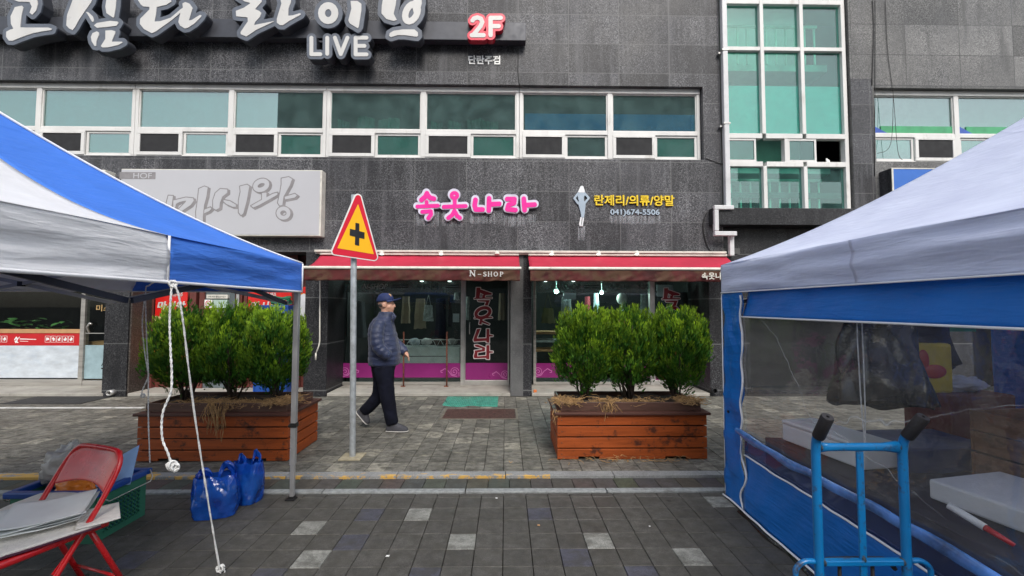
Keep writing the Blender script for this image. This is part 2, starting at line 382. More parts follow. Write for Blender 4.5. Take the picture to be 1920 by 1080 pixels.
# thresholds
for px0, px1 in ((-1500, 194), (240, 570), (613, 957), (997, 1331)):
    MB().box(X_(px0, 735)+.003, X_(px1, 735)-.003, FY-.012, GY+.12, 0, .055).build('threshold', mStep, bld, bevel=.008)
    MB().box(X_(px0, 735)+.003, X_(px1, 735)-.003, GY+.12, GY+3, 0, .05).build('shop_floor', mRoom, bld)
# shop rooms
for px0, px1 in ((-1500, 194), (613, 957), (997, 1331)):
    x0, x1 = X_(px0, 735), X_(px1, 735)
    if px0 == 997: x1 += .3
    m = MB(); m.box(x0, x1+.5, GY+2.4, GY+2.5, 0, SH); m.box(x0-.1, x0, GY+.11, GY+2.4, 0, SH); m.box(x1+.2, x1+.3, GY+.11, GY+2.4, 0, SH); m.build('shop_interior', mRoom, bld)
def zg(py, px=950): return P(px, py, GY).z
def xg(px, py=650): return P(px, py, GY).x
GZ0, GZ1 = zg(722), SH
mMag = simple('magenta_vinyl', (.24,.016,.15), .35, var=.08, scale=2)
mMagL = simple('pale_magenta_vinyl', (.55,.16,.40), .4)
mBand = glass('frosted_band', (.55,.62,.6), .5, .3, haze=.22, hazecol=(.35,.42,.42))
mShade = simple('dark_vinyl', (.01,.012,.012), .5)
mPaleV = simple('grey_vinyl', (.42,.44,.44), .4)
def swirl(px, py, s, fl=1):
    sp = []
    for k in range(26):
        t = k/25*3.6*math.pi; r = s*(1-.25*t/ math.pi) if False else s*(1 - k/29)
        sp.append((px + fl*r*math.cos(t+.3), py - r*math.sin(t+.3), .55))
    return [sp, [(px + fl*(s), py+1, .5), (px - fl*s*-1.0, py+s*.9, .6)] , [(px - fl*s*2.6, py-s*.35, .8), (px - fl*s*2.1, py-s*.7, .7), (px - fl*s*1.3, py-s*.1, .6), (px-fl*s*.6, py+s*.8, .7), (px+fl*.5*s, py+s*1.05, .7)], [(px-fl*s*2.6, py-s*.35, .7), (px-fl*s*3.0, py-s*.2, .7), (px-fl*s*2.95, py+s*.15, .6), (px-fl*s*2.6, py+s*.2, .6)]]
def shop(px0, pxm, pxm2, px1, door_marks):
    """window px0..pxm, post pxm..pxm2, door ..px1"""
    win = thing('w', None, None); bpy.data.objects.remove(win)
    x0, xm, xm2, x1 = xg(px0), xg(pxm), xg(pxm2), xg(px1)
    f = MB().box(x0, xm, GY-.02, GY+.05, .056, zg(716)).box(x0, x0+.05, GY-.02, GY+.05, zg(716), GZ1).build('shop_window', mSteelD, bld, bevel=.003)
    MB().box(x0+.01, xm-.01, GY-.028, GY-.0205, zg(720), zg(716)-.0).build('sill', mSteelD, f)
    MB().box(xm, xm2, GY-.04, GY+.06, .056, GZ1).build('frame', mSteel, f, bevel=.006)
    MB().box(x0+.05, xm, GY+.01, GY+.02, zg(716), GZ1).build('pane', mGlass, f)
    MB().box(x0+.052, xm-.001, GY+.004, GY+.0085, zg(708), zg(681)).build('decal_band', mMag, f)
    shape('decal_swirl', swirl((pxm-12), 697, 8.5) + swirl(px0+9, 697, 8.5, -1), GY, .002, mMagL, f, res=.5, back=-.002)
    MB().box(x0+.052, xm-.001, GY+.003, GY+.006, zg(549), zg(526)).build('frosted_band', mBand, f)
    n = px0
    text('decal_text', 'N-SHOP', mPaleV if door_marks else mShade, f, wallM(xg(n+42,540), zg(543), GY-.001), w=.48, h=.105, shear=.3, depth=.002)
    text('decal_text', '속옷나라', mShade, f, wallM(xg(n+143,540), zg(543), GY-.001), w=.42, h=.115, depth=.002)
    for (q0, q1) in ((n+96, n+126), (n+197, n+222)):
        m = MB()
        for yy in (535, 539): m.box(xg(q0), xg(q1), GY-.001, GY+.001, zg(yy+1), zg(yy-.6))
        m.build('decal_lines', mShade, f)
    d = MB().box(xm2+.003, x1, GY-.03, GY+.04, .06, zg(712.5)).box(x1-.03, x1, GY-.03, GY+.04, zg(712.5), GZ1).box(xm2+.003, xm2+.02, GY-.03, GY+.04, zg(712.5), GZ1).build('door', mSteel, bld, bevel=.003)
    MB().box(xm2+.02, x1-.03, GY, GY+.01, zg(712.5), GZ1).build('pane', mGlass, d)
    MB().box(xm2+.022, x1-.032, GY-.008, GY-.0005, zg(712), zg(680.5)).build('decal_band', mMag, d)
    shape('decal_swirl', swirl(px1-9, 702, 7.5), GY, .002, mMagL, d, res=.5, back=.0085)
    hx = xm2+.1
    MB().tube([(hx, GY-.03, zg(626)), (hx, GY-.07, zg(624)), (hx, GY-.07, zg(606)), (hx, GY-.03, zg(604))], .009).build('handle', mSteel, d, smooth=True)
    return f, d
shA, dA = shop(638, 864, 871, 955, True)
shB, dB = shop(1000, 1218, 1226, 1310, False)
# red door lettering with a pale outline, traced stroke by stroke
mRedV = simple('dark_red_vinyl', (.26,.015,.025), .4, var=.05); mPinkV = simple('pale_outline_vinyl', (.88,.80,.80), .4)
k6 = lambda pts: [(870 + x/6.75, 525 + y/6.75) for x, y in pts]
DOOR_LET = [('P', k6(q)) for q in (
    [(158,98),(205,98),(205,118),(350,168),(350,186),(275,190),(262,192),(205,160),(196,222),(355,222),(355,232),(130,240),(130,230),(150,224)],
    [(232,188),(270,192),(262,224),(232,224)], [(172,256),(325,256),(300,322),(262,320),(282,276),(180,270)],
    [(130,478),(350,466),(360,478),(240,490),(232,512),(325,556),(318,568),(225,536),(222,562),(190,558),(205,488),(130,488)],
    [(165,622),(208,618),(160,740),(290,736),(290,768),(130,780),(118,760)], [(285,620),(320,620),(320,795),(284,790)], [(318,690),(366,700),(366,712),(318,716)],
    [(135,820),(172,818),(268,856),(262,900),(170,915),(168,968),(284,958),(284,985),(130,990),(124,965),(140,900),(132,894),(230,880),(232,866),(140,840)],
    [(284,826),(320,824),(320,1002),(282,1000)], [(318,900),(366,904),(366,918),(318,922)])]
ring = [(870+(240+88*math.cos(a)+0*math.sin(a))/6.75, 525+(408-62*math.sin(a)-18*math.cos(a))/6.75, 2.9) for a in [2*math.pi*k/20 for k in range(21)]]
DOOR_LET.append(ring)
for dd, off in ((dA, 0), (dB, 352)):
    L = [('P', [(x+off, y+(0 if off == 0 else 1)) for x, y in it[1]]) if it[0] == 'P' else [(x+off, y+1, r) for x, y, r in it] for it in DOOR_LET]
    shape('lettering_outline', L, GY, .002, mPinkV, dd, grow=1.5, res=.5, back=.0)
    shape('lettering', L, GY, .002, mRedV, dd, grow=.1, res=.5, back=.003)

# ---- left shop
lx0, lx1 = -11.0, xg(152)
mTan = simple('tan_strip', (.50,.28,.13), .6); mRedS = simple('red_vinyl', (.52,.01,.015), .35, var=.05); mMarb = simple('white_marble_film', (.58,.63,.68), .4, var=.14, scale=3.5, dirt=(4, .5, .35), dirt_col=(.42,.5,.6), stretch=(1,1,2.2))
f = MB().box(lx0, lx1, GY-.03, GY+.05, .056, zg(711)).box(lx1, xg(160), GY-.04, GY+.06, .056, SH).build('shop_window', mSteelD, bld, bevel=.004)
MB().box(lx0, lx1, GY+.01, GY+.02, zg(711), SH).build('pane', mGlass, f)
MB().box(lx0, lx1-.002, GY-.0, GY+.008, zg(708.5), zg(649)).build('film_panel', mMarb, f)
MB().box(lx0, lx1-.002, GY-.002, GY+.007, zg(648.8), zg(626)).build('red_band', mRedS, f)
MB().box(lx0, lx1-.002, GY-.012, GY+.03, zg(625.8), zg(618.5)).build('ledge_strip', mTan, f)
def icons(px, n, par):
    m = MB(); ga = GY-.0045
    for k in range(n):
        a, b, c, d = xg(px+k*11), xg(px+k*11+10), zg(643), zg(631)
        for q in ((a,b,c,c+.006),(a,b,d-.006,d),(a,a+.006,c,d),(b-.006,b,c,d)): m.box(q[0], q[1], ga, ga+.002, q[2], q[3])
        r = random.Random(k+px); cx, cz = (a+b)/2, (c+d)/2
        for j in range(5):
            an = j*1.26 + r.random(); m.ell((cx+.022*math.cos(an), ga, cz+.022*math.sin(an)), (.011,.002,.018 if j % 2 else .012), nu=8, nv=5)
        m.ell((cx, ga, cz), (.018,.003,.02), nu=8, nv=5)
    m.build('icon_row', mWhite, par)
icons(84, 5, f); icons(-41, 5, f); icons(-181, 5, f)
for ox in (0, -125):
    shape('emblem', [[(28+ox,637,1.1),(31+ox,632,.9),(33+ox,636,1.2),(30+ox,642,1.2)], [(32+ox,637,.9),(37+ox,632,.7)], [(29+ox,640,1.2),(34+ox,642,1)], [(38+ox,635.5,.9),(68+ox,636.3,.6)], [(38+ox,639.5,.5),(53+ox,640,.4)]], GY, .002, mWhite, f, res=.5, back=.0025)
d = MB().box(xg(160)+.002, xg(199), GY-.03, GY+.04, .06, zg(713)).build('door', mSteelD, bld)
MB().box(xg(160)+.002, xg(199), GY, GY+.01, zg(712.9), SH).build('pane', mGlass, d)
mBlueF = simple('pale_blue_film', (.30,.42,.46), .5); MB().box(xg(160)+.004, xg(199), GY-.006, GY-.0005, zg(710), zg(648)).build('film_panel', mBlueF, d)
MB().box(xg(160)+.02, xg(199), GY-.03, GY-.018, zg(626.5), zg(625.2)).build('push_bar', mSteel, d)
mb = MB(); c = P(168, 615, GY-.05); mb.tube([(c.x-.04, c.y+.04, c.z-.1), (c.x-.05, c.y, c.z+.02), (c.x+.0, c.y, c.z+.09), (c.x+.04, c.y, c.z+.07)], .018, 10); mb.build('handle', mSteel, d, smooth=True)
mGold = simple('gold_vinyl', (.5,.33,.14), .4); text('lettering', '미스', mGold, d, wallM(xg(180.5,580), zg(585.5), GY-.002), w=.27, h=.125, off=.02)
text('lettering', '수제', mShade, d, wallM(xg(191,680), zg(703), GY-.009), w=.12, h=.3, off=.01)

# ---- upper windows: one unit = two panes over two pairs of sliding sashes
def unit(x0, x1, z0, z1, kinds, par, flip=False, name='window', stripe=None):
    Y0 = FY+.10; t = .055; zm = z0 + (z1-z0)*.385; xm = (x0+x1)/2
    f = MB()
    f.box(x0, x1, Y0, Y0+.08, z0, z0+.05); f.box(x0, x1, Y0-.012, Y0+.08, z1-.09, z1)
    f.box(x0, x0+t, Y0, Y0+.08, z0+.05, z1-.09); f.box(x1-t, x1, Y0, Y0+.08, z0+.05, z1-.09)
    f.box(xm-.045, xm+.045, Y0-.004, Y0+.08, z0+.05, z1-.09)
    for a, b in ((x0+t, xm-.045), (xm+.045, x1-t)): f.box(a, b, Y0, Y0+.08, zm-.035, zm+.035)
    o = f.build(name, mAlu, par, bevel=.006)
    gas = MB()
    for a, b in ((x0+t, xm-.045), (xm+.045, x1-t)):      # glazing beads
        for q in ((a,b,zm+.035,zm+.053),(a,b,z1-.108,z1-.09),(a,a+.018,zm+.053,z1-.108),(b-.018,b,zm+.053,z1-.108)): gas.box(q[0], q[1], Y0+.02, Y0+.06, q[2], q[3])
    gas.build('bead', mAlu, o)
    for i, (a, b) in enumerate(((x0+t, xm-.045), (xm+.045, x1-t))):
        MB().box(a+.018, b-.018, Y0+.04, Y0+.046, zm+.053, z1-.108).build('pane', mGlassT, o)
        k = kinds[i]
        if k == 'film': MB().box(a+.03, b-.019, Y0+.052, Y0+.056, zm+.054, z1-.109).build('film', mTeal, o)
        if k == 'half': 
            MB().box(a+.019, (a+b)/2-.05, Y0+.06, Y0+.064, zm+.054, z1-.109).build('film', mTeal, o)
        if k == 'curtain':
            r = random.Random(int(x0*10)+i)
            m = MB(); q = a+.05
            while q < b-.35:
                wd = r.uniform(.22,.42); hh = r.uniform(.26,.36); ph_ = r.random()*6; q0 = q
                m.grid(lambda u, v_: (q0+wd*u, Y0+.2+.02*math.sin(u*22+ph_)+.01*math.sin(u*51), zm-.1+(hh+.1+.03*math.sin(u*3+ph_))*v_), 30, 3); q += wd+r.uniform(-.03,.16)
            m.build('low_curtain', mCurt, o, smooth=True)
        m0 = a + (b-a)*(.5)
        for j, (c, d) in enumerate(((a, m0), (m0, b))):
            big = (j == 0) != flip; tt = .06 if big else .045; yy = Y0-.014 if big else Y0+.022; za, zb = z0+.05, zm-.035
            s = MB(); s.box(c, d, yy, yy+.034, za, za+tt); s.box(c, d, yy, yy+.034, zb-tt*.8, zb); s.box(c, c+tt, yy, yy+.034, za+tt, zb-tt*.8); s.box(d-tt, d, yy, yy+.034, za+tt, zb-tt*.8)
            so_ = s.build('sash', mAlu, o, bevel=.004)
            MB().box(c+tt, d-tt, yy+.014, yy+.018, za+tt, zb-tt*.8).build('insect_screen' if big else 'sash_pane', mScreen if big else mGlassT, so_)
            if not big and k in ('film', 'half', 'curtain', 'blue'): MB().box(c+tt, d-tt, yy+.024, yy+.028, za+tt, zb-tt*.8).build('film', mTeal, so_)
    return o
ux = [X_(p, 230) for p in (242.5, 607, 974, 1318)]
per = ux[1] - ux[0]
edges = [ux[0]-3*per, ux[0]-2*per, ux[0]-per] + ux
kinds = [('film','film'), ('film','film'), ('film','film'), ('film','half'), ('curtain','curtain'), ('dark','blue')]
for i in range(len(edges)-1):
    unit(edges[i]+.003, edges[i+1]-.003, WB0, WB1, kinds[i], bld)
mGreen = simple('green_vinyl', (.05,.33,.14), .4); mBlueV = simple('blue_vinyl', (.03,.09,.42), .4)
rw = X_(1806, 240) - RWX0
for i in range(3):
    x0 = RWX0 + i*2*rw
    o = unit(x0+.003, x0+2*rw-.003, RW0, RW1, ('dark', 'dark'), bld, flip=True)
    zz = RW0 + (RW1-RW0)*.385 + .054
    for j in range(2):
        xa = x0 + j*rw + (.07 if j == 0 else .05); xb = xa + rw - .13
        MB().box(xa+.15, xb, FY+.125, FY+.138, zz, zz+.13).build('decal_stripe', mGreen, o)
        m = MB(); m.v = []; m.add([(xa,FY+.123,zz),(xa+.26,FY+.123,zz),(xa,FY+.123,zz+.14),(xa,FY+.137,zz),(xa+.26,FY+.137,zz),(xa,FY+.137,zz+.14)], [(0,1,2),(3,5,4),(0,3,4,1),(1,4,5,2),(2,5,3,0)]); m.build('decal_corner', mBlueV, o)
MB().box(RWX0, RWX0+6*rw, FY+.5, FY+.52, RW0-.2, RW1+.1).build('blind', mTealG, bld)

# ---- stairwell window
YS = FY+.06
sx = [X_(p, 180) for p in (1361, 1433.5, 1509, 1588)]; zz = {k: Z_(v, 1470, YS) for k, v in dict(t=5, a=93, b=256, c=308.5, d=396).items()}
zt2 = TOP - .1
f = MB()
for x in (sx[0], sx[3]): f.box(x-.03, x+.04, YS-.02, YS+.09, zz['d'], zt2)
for x in (sx[1], sx[2]):
    f.box(x-.033, x+.033, YS-.03, YS+.1, zz['b']+.04, zt2); f.box(x-.033, x+.033, YS-.03, YS+.1, zz['d']+.02, zz['c']-.04)
for z, h in ((zz['t'], .045), (zz['a'], .035), (zz['b'], .045), (zz['c'], .045), (zt2, .05), (zz['d'], .02)):
    for a, b in zip(sx[:-1], sx[1:]): f.box(a+.033 if a != sx[0] else a+.04, b-.033 if b != sx[3] else b-.03, YS-.024, YS+.085, z-h, z+h)
sw = f.build('stairwell_window', mAlu, bld, bevel=.005)
for a, b in zip(sx[:-1], sx[1:]):
    for k0, k1 in (('d', 'c'), ('b', 'a'), ('a', 't')):
        MB().box(a+.03, b-.03, YS+.04, YS+.046, zz[k0]+.02, zz[k1]-.03).build('pane', mGlassS, sw)
    MB().box(a+.03, b-.03, YS+.04, YS+.046, zz['t']+.04, zt2-.04).build('pane', mGlassS, sw)
    MB().box(a+.035, b-.035, YS+.05, YS+.054, zz['b']+.045, Z_(159, 1470, YS)).build('film', mTealB, sw)
sm_ = (sx[0]+sx[3])/2
MB().box(sm_-.03, sm_+.03, YS-.02, YS+.08, zz['c']+.046, zz['b']-.046).build('mullion', mAlu, sw)
for a, b in ((sx[0]+.04, sm_-.03), (sm_+.03, sx[3]-.03)):
    m0 = a + (b-a)*.5; za, zb = zz['c']+.046, zz['b']-.046
    s = MB(); t = .035; s.box(a, m0, YS-.012, YS+.02, za, za+t); s.box(a, m0, YS-.012, YS+.02, zb-t, zb); s.box(a, a+t, YS-.012, YS+.02, za+t, zb-t); s.box(m0-t, m0, YS-.012, YS+.02, za+t, zb-t)
    s_ = s.build('sash', mAlu, sw, bevel=.003); MB().box(a+t, m0-t, YS+.002, YS+.006, za+t, zb-t).build('sash_pane', mGlassS, s_)
mRail = simple('pale_green_railing', (.85,.9,.75), .5)
for z0, z1 in ((Z_(90,1470), Z_(24,1470)), (Z_(392,1470), Z_(325,1470))):
    m = MB(); m.box(sx[0], sx[3]-.25, FY+.33, FY+.37, z1-.045, z1)
    x = sx[0]+.06
    while x < sx[3]-.25: m.tube([(x, FY+.355, z0-.1), (x, FY+.355, z1-.03)], .017, 6); x += .185
    m.build('stair_railing', mRail, sw)
MB().box(sx[0]-.02, sx[3]+.05, FY+1.3, FY+1.35, LED1, TOP-.1).build('stairwell_wall', mTealG, sw)
MB().box(sx[0]-.02, sx[3]+.05, FY+.5, FY+1.3, zz['a']-.15, zz['a']-.02).build('stair_landing', mTealG, sw)
MB().box(sx[0]-.02, sx[3]+.05, FY+.5, FY+1.3, zz['c']-.02, zz['c']+.1).build('stair_landing', mTealG, sw)
mb = MB(); c = P(1552, 300, YS+.1); mb.ell((c.x, c.y, zz['c']+.09), (.035,.03,.045)); mb.box(c.x-.04, c.x-.02, c.y-.02, c.y, zz['c']+.06, zz['c']+.15); mb.build('tissue_wad', mWhite, sw, smooth=True)

# drainpipe down the corner
px_ = X_(1356, 200); yz = FY-.07
mPipe = simple('white_pvc_pipe', (.62,.62,.63), .35, var=.08, scale=4, dirt=(4, .55, .3), dirt_col=(.3,.3,.3))
m = MB(); m.box(px_-.045, px_+.045, yz-.045, yz+.045, LED1+.04, TOP+.1)
m.box(px_-.30, px_+.045, yz-.14, yz-.06, LED1-.04, LED1+.035); m.box(px_-.30, px_-.225, yz-.14, yz-.06, LED0-.12, LED1-.042)
m.box(px_-.30, px_+.09, yz-.135, yz-.055, LED0-.2, LED0-.122); m.box(px_+.01, px_+.09, yz-.04, yz+.04, SH-.05, LED0-.15)
pipe = m.build('drainpipe', mPipe, bld, bevel=.012)
for z in (Z_(100, 1352), Z_(236, 1352)):
    MB().box(px_-.06, px_+.06, yz-.055, yz+.06, z-.012, z+.012).box(px_-.1, px_-.06, yz+.0, yz+.06, z-.05, z-.02).build('pipe_bracket', mSteel, pipe)
mCable = simple('black_cable', (.015,.015,.015), .6)
def cable(pts, r, par, mat=mCable, name='cable', Y=FY-.012):
    q = [P(x, y, Y) for x, y in pts]; out_ = []
    for i in range(len(q)-1):
        for k in range(6):
            t = k/6; p0, p1, p2, p3 = q[max(i-1,0)], q[i], q[i+1], q[min(i+2, len(q)-1)]
            out_.append(.5*((2*p1) + (p2-p0)*t + (2*p0-5*p1+4*p2-p3)*t*t + (3*p1-p0-3*p2+p3)*t**3))
    out_.append(q[-1]); return MB().tube(out_, r, 5).build(name, mat, par, smooth=True)
cable([(1636,0),(1638,60),(1635,160)], .006, bld); cable([(1641,0),(1641,80),(1640,330)], .005, bld)
cable([(1660,0),(1664,90),(1675,180),(1683,280),(1692,300)], .004, bld); cable([(1675,180),(1670,270),(1645,288)], .004, bld)
cable([(972,90),(973,155),(992,165)], .007, bld); cable([(1326,398),(1319,415),(1320,440),(1330,468),(1350,475)], .009, bld)
cable([(1322,296),(1340,303),(1356,308)], .006, bld)
for px, py, r in ((213,744-8,.05),):
    c = P(213, 735, FY); MB().tube([(c.x, FY+.05, c.z), (c.x, FY-.09, c.z)], .045, 14, cap=False).tube([(c.x, FY-.085, c.z), (c.x, FY-.09, c.z)], [.045,.03], 14, cap=False).build('drain_stub', mSteel, bld, smooth=True, solid=.006)
c = P(1337, 732, FY); MB().tube([(c.x, FY+.03, c.z), (c.x, FY-.06, c.z)], .045, 14, cap=False).build('drain_stub', mBlack, bld, smooth=True, solid=.006)

# ---- building across the street (behind the camera; mirrored in the windows)
opp = thing('opposite_building', 'grey rendered building across the street, seen only mirrored in the windows', 'building', (0, -7, 0))
mOpp = simple('grey_render', (.15,.15,.145), .8, scale=1); mOppW = simple('opposite_window', (.03,.05,.06), .2)
m = MB(); m.box(-25, 22, -40, -30, 0, 25.5); m.build('wall', mOpp, opp)
for zz_ in (3.6, 6.6, 9.6):
    for k in range(14):
        x = -10.6 + k*2.3
        x -= 2
        MB().box(x*2, x*2+3, -30, -29.94, zz_*1.6, zz_*1.6+2.4).build('window', mOppW, opp)
MB().box(2, 21, -30, -29.6, 20.6, 22.6).build('banner', simple('blue_banner', (.06,.42,.85), .6), opp)
# ---------------- the ground ----------------
KY0, KY1 = G(900, 897, -.02).y, G(900, 884, 0).y       # kerb strip
DY0, DY1 = G(900, 925, -.02).y, G(900, 918, -.02).y    # second strip
m, n, b = newmat('joint_grime'); v = objco(n); n.links.new(ramp(n, noise_(n, v, 3, 5), [(.3, (.016,.015,.013)), (.7, (.035,.032,.027))]), b.inputs['Base Color']); b.inputs['Roughness'].default_value = .9
mJoint = m
def paver_mat(name, speck, stain, PALE=0.0):
    m, n, b = newmat(name); v = objco(n); at = N(n, 'Attribute'); at.attribute_name = 'tone'; at.attribute_type = 'GEOMETRY'
    f = noise_(n, v, 190, 3, .8); c = mixc(n, 1.0, at.outputs['Color'], ramp(n, f, [(.3, 1-speck), (.5, 1.0), (.72, 1+speck*1.5)]), 'MULTIPLY')
    c = mixc(n, 1.0, c, ramp(n, noise_(n, v, 16, 5, .75), [(.3, .62), (.7, 1.35)]), 'MULTIPLY')
    s = ramp(n, noise_(n, v, 7.5, 6, .8, (1.0, 1.8, 1)), [(.46, 0.), (.58, stain)]); c = mixc(n, s, c, (.055,.052,.042))
    pl = ramp(n, noise_(n, v, 9, 5, .7, (.6, 2.6, 1)), [(.55, 0.), (.68, PALE)]); c = mixc(n, pl, c, (.30,.28,.21))
    s2 = ramp(n, noise_(n, v, 1.2, 6, .65), [(.5, 0.), (.7, stain*.6)]); c = mixc(n, s2, c, (.05,.047,.04))
    vg = N(n, 'TexVoronoi'); vg.inputs['Scale'].default_value = 2.3; n.links.new(v, vg.inputs['Vector']); c = mixc(n, ramp(n, vg.outputs['Distance'], [(.035, .7), (.055, 0.)]), c, (.022,.021,.02))
    n.links.new(c, b.inputs['Base Color']); n.links.new(ramp(n, noise_(n, v, 2.2, 4), [(.35, .5), (.65, .85)]), b.inputs['Roughness'])
    bump(n, b, f, .35, .003); b.inputs['Specular IOR Level'].default_value = .4; return m
def pavers(name, x0, x1, y0, y1, tx, ty, z, tone, mat, gap=.0016, offx=0, offy=0, seed=1, stagger=0):
    r = random.Random(seed); V = []; F = []; C = []
    i0, i1 = int(math.floor((x0-offx)/tx)), int(math.ceil((x1-offx)/tx)); j0, j1 = int(math.floor((y0-offy)/ty)), int(math.ceil((y1-offy)/ty))
    for j in range(j0, j1):
        for i in range(i0, i1):
            so_ = stagger*tx*.5*(j % 2)
            a, bx = offx+i*tx+gap+so_, offx+(i+1)*tx-gap+so_; c, d = max(y0, offy+j*ty+gap*1.9), min(y1, offy+(j+1)*ty-gap*1.9)
            if d - c < .02: continue
            col = tone(i, j, r, (a+bx)/2, (c+d)/2); zz = [z + r.uniform(-.0012, .0012) + q for q in [r.uniform(-.0008,.0008) for _ in range(4)]]
            e = .0024; k = len(V)
            V += [(a+e,c+e,zz[0]),(bx-e,c+e,zz[1]),(bx-e,d-e,zz[2]),(a+e,d-e,zz[3]),(a,c-.001,z-.006),(bx,c-.001,z-.006),(bx,d,z-.006),(a,d,z-.006),(a,c,z-.03),(bx,c,z-.03),(bx,d,z-.03),(a,d,z-.03)]
            fs = [(0,1,2,3),(4,5,1,0),(5,6,2,1),(6,7,3,2),(7,4,0,3),(8,9,5,4),(9,10,6,5),(10,11,7,6),(11,8,4,7)]
            F += [tuple(q+k for q in f) for f in fs]; C += [col]*9
    me = bpy.data.meshes.new(name); me.from_pydata(V, [], F); at = me.attributes.new('tone', 'FLOAT_COLOR', 'FACE')
    at.data.foreach_set('color', [q for c in C for q in (*c, 1)]); me.materials.append(mat); o = bpy.data.objects.new(name, me); COL.objects.link(o); return structure(o)
mPavU = paver_mat('weathered_pavers', .3, .85, .75); mPavL = paver_mat('granite_pavers', .45, .5)
LT = .1835; LOX = G(943, 1029, -.02).x; LOY = G(900, 1029.3, -.02).y
special = {}
for (px, py) in ((787,962),(584,988),(867,1015),(585,1046),(1123,1014),(1299,1046),(1352,941)):
    g = G(px, py, -.02); special[(math.floor((g.x-LOX)/LT), math.floor((g.y-LOY)/LT))] = 'p'
for (px, py) in ((697,962),(662,1013),(1012,963),(1083,1045),(797,1072),(1203,1070),(510,1072),(268,1037),(1500,990)):
    g = G(px, py, -.02); special[(math.floor((g.x-LOX)/LT), math.floor((g.y-LOY)/LT))] = 'b'
def toneL(i, j, r, x, y):
    k = special.get((i, j))
    if k is None and (y < .9 or abs(x) > 3.4) : 
        q = r.random(); k = 'p' if q < .045 else 'b' if q < .09 else None
    if k == 'p': return (.25,.25,.23)
    if k == 'b': q = r.uniform(.9,1.1); return (.07*q,.07*q,.09*q)
    q = r.uniform(.88, 1.12); return (.074*q, .070*q, .064*q)
def toneU(i, j, r, x, y):
    q = r.random(); 
    if q < .13: k = r.uniform(.22,.32); return (k, k*.94, k*.78)
    k = r.uniform(.12, .19); return (k, k*.95, k*.82)
pavers('lower_pavement', -9.2, 9.2, -3, DY0, LT, LT, -.02, toneL, mPavL, offx=LOX, offy=LOY, seed=4)
pavers('gutter_pavement', -9.2, 9.2, DY1, KY0, LT*1.03, KY0-DY1+.001, -.02, lambda i,j,r,x,y: tuple(c*r.uniform(.85,1.15) for c in (.068,.064,.057)), mPavL, offx=LOX+.05, offy=DY1, seed=6)
pavers('upper_pavement', -9.2, 9.2, KY1, FY-.015, .187, .2, 0, toneU, mPavU, offx=G(945, 830).x, offy=G(900, 842).y, seed=8)
me = MB(); me.quad((-400,-400,-.045),(400,-400,-.045),(400,400,-.045),(-400,400,-.045)); structure(me.build('ground', mJoint))
# kerb stones with worn yellow paint
m, n, b = newmat('kerb_stone'); v = objco(n); sep = N(n, 'SeparateXYZ'); n.links.new(v, sep.inputs[0])
c = ramp(n, noise_(n, v, 90, 4, .8), [(.3, (.16,.165,.165)), (.7, (.36,.365,.36))]); c = mixc(n, 1.0, c, ramp(n, noise_(n, v, 2.5, 5), [(.3,.7),(.7,1.15)]), 'MULTIPLY')
xr = G(1031, 890).x; px0_ = G(495, 890).x
wear = noise_(n, v, 7, 7, .72, (1, 3.2, 1)); front = math_(n, 'MULTIPLY', math_(n, 'SUBTRACT', KY0+.075, sep.outputs[1]), 1.5)
inx = math_(n, 'LESS_THAN', sep.outputs[0], xr); val = math_(n, 'ADD', math_(n, 'MULTIPLY', front, inx), wear)
val = math_(n, 'ADD', val, math_(n, 'MULTIPLY', math_(n, 'LESS_THAN', sep.outputs[0], G(300,890).x), .12)); val = math_(n, 'SUBTRACT', val, math_(n, 'MULTIPLY', math_(n, 'GREATER_THAN', sep.outputs[0], xr), .1))
c = mixc(n, ramp(n, val, [(.60, 0.), (.64, .9)]), c, (.62,.36,.07)); n.links.new(c, b.inputs['Base Color']); b.inputs['Roughness'].default_value = .75; bump(n, b, wear, .3, .004)
mKerb = m
k = MB(); x = -9.0
while x < 9: k.box(x+.003, x+.997, KY0+.002, KY1-.004, -.05, .004); x += 1.0
structure(k.build('kerb', mKerb, bevel=.004))
mDrain = simple('grey_strip_stone', (.27,.285,.285), .7, var=.2, scale=30, dirt=(2, .55, .4), bmp=.2)
k = MB(); x = -9.3 + (G(850,920).x % 1)
while x < 9: k.box(x+.003, x+1.195, DY0+.003, DY1-.003, -.06, -.006); x += 1.2
structure(k.build('edging_strip', mDrain, bevel=.006))
mb = MB().box(-9.2, XR+8, FY-.5, FY+.3, -.03, -.004); structure(mb.build('facade_footing', mJoint))
# brown cover and frame, green mat
mBrown = simple('rusty_cover', (.075,.035,.028), .6, var=.35, scale=20, bmp=.5, bscale=90)
a = G(828, 785); bq = G(966, 767)
cv = tag(MB().box(a.x, bq.x, a.y, bq.y, -.02, .0045).build('utility_cover', mBrown, bevel=.03), 'rusty brown rectangular utility cover set in the pavement below the green mat', 'utility cover')
mb = MB(); 
for q in ((a.x-.03,bq.x+.03,a.y-.03,a.y-.002),(a.x-.03,bq.x+.03,bq.y+.002,bq.y+.03),(a.x-.03,a.x-.002,a.y-.002,bq.y+.002),(bq.x+.002,bq.x+.03,a.y-.002,bq.y+.002)): mb.box(q[0],q[1],q[2],q[3],-.02,.0035)
mb.build('cover_frame', simple('cover_frame_metal', (.16,.14,.11), .6, var=.2, scale=10)).parent = cv
mMat = simple('green_rubber_mat', (.05,.27,.20), .5, var=.25, scale=9, dirt=(8, .58, .5), dirt_col=(.12,.2,.16))
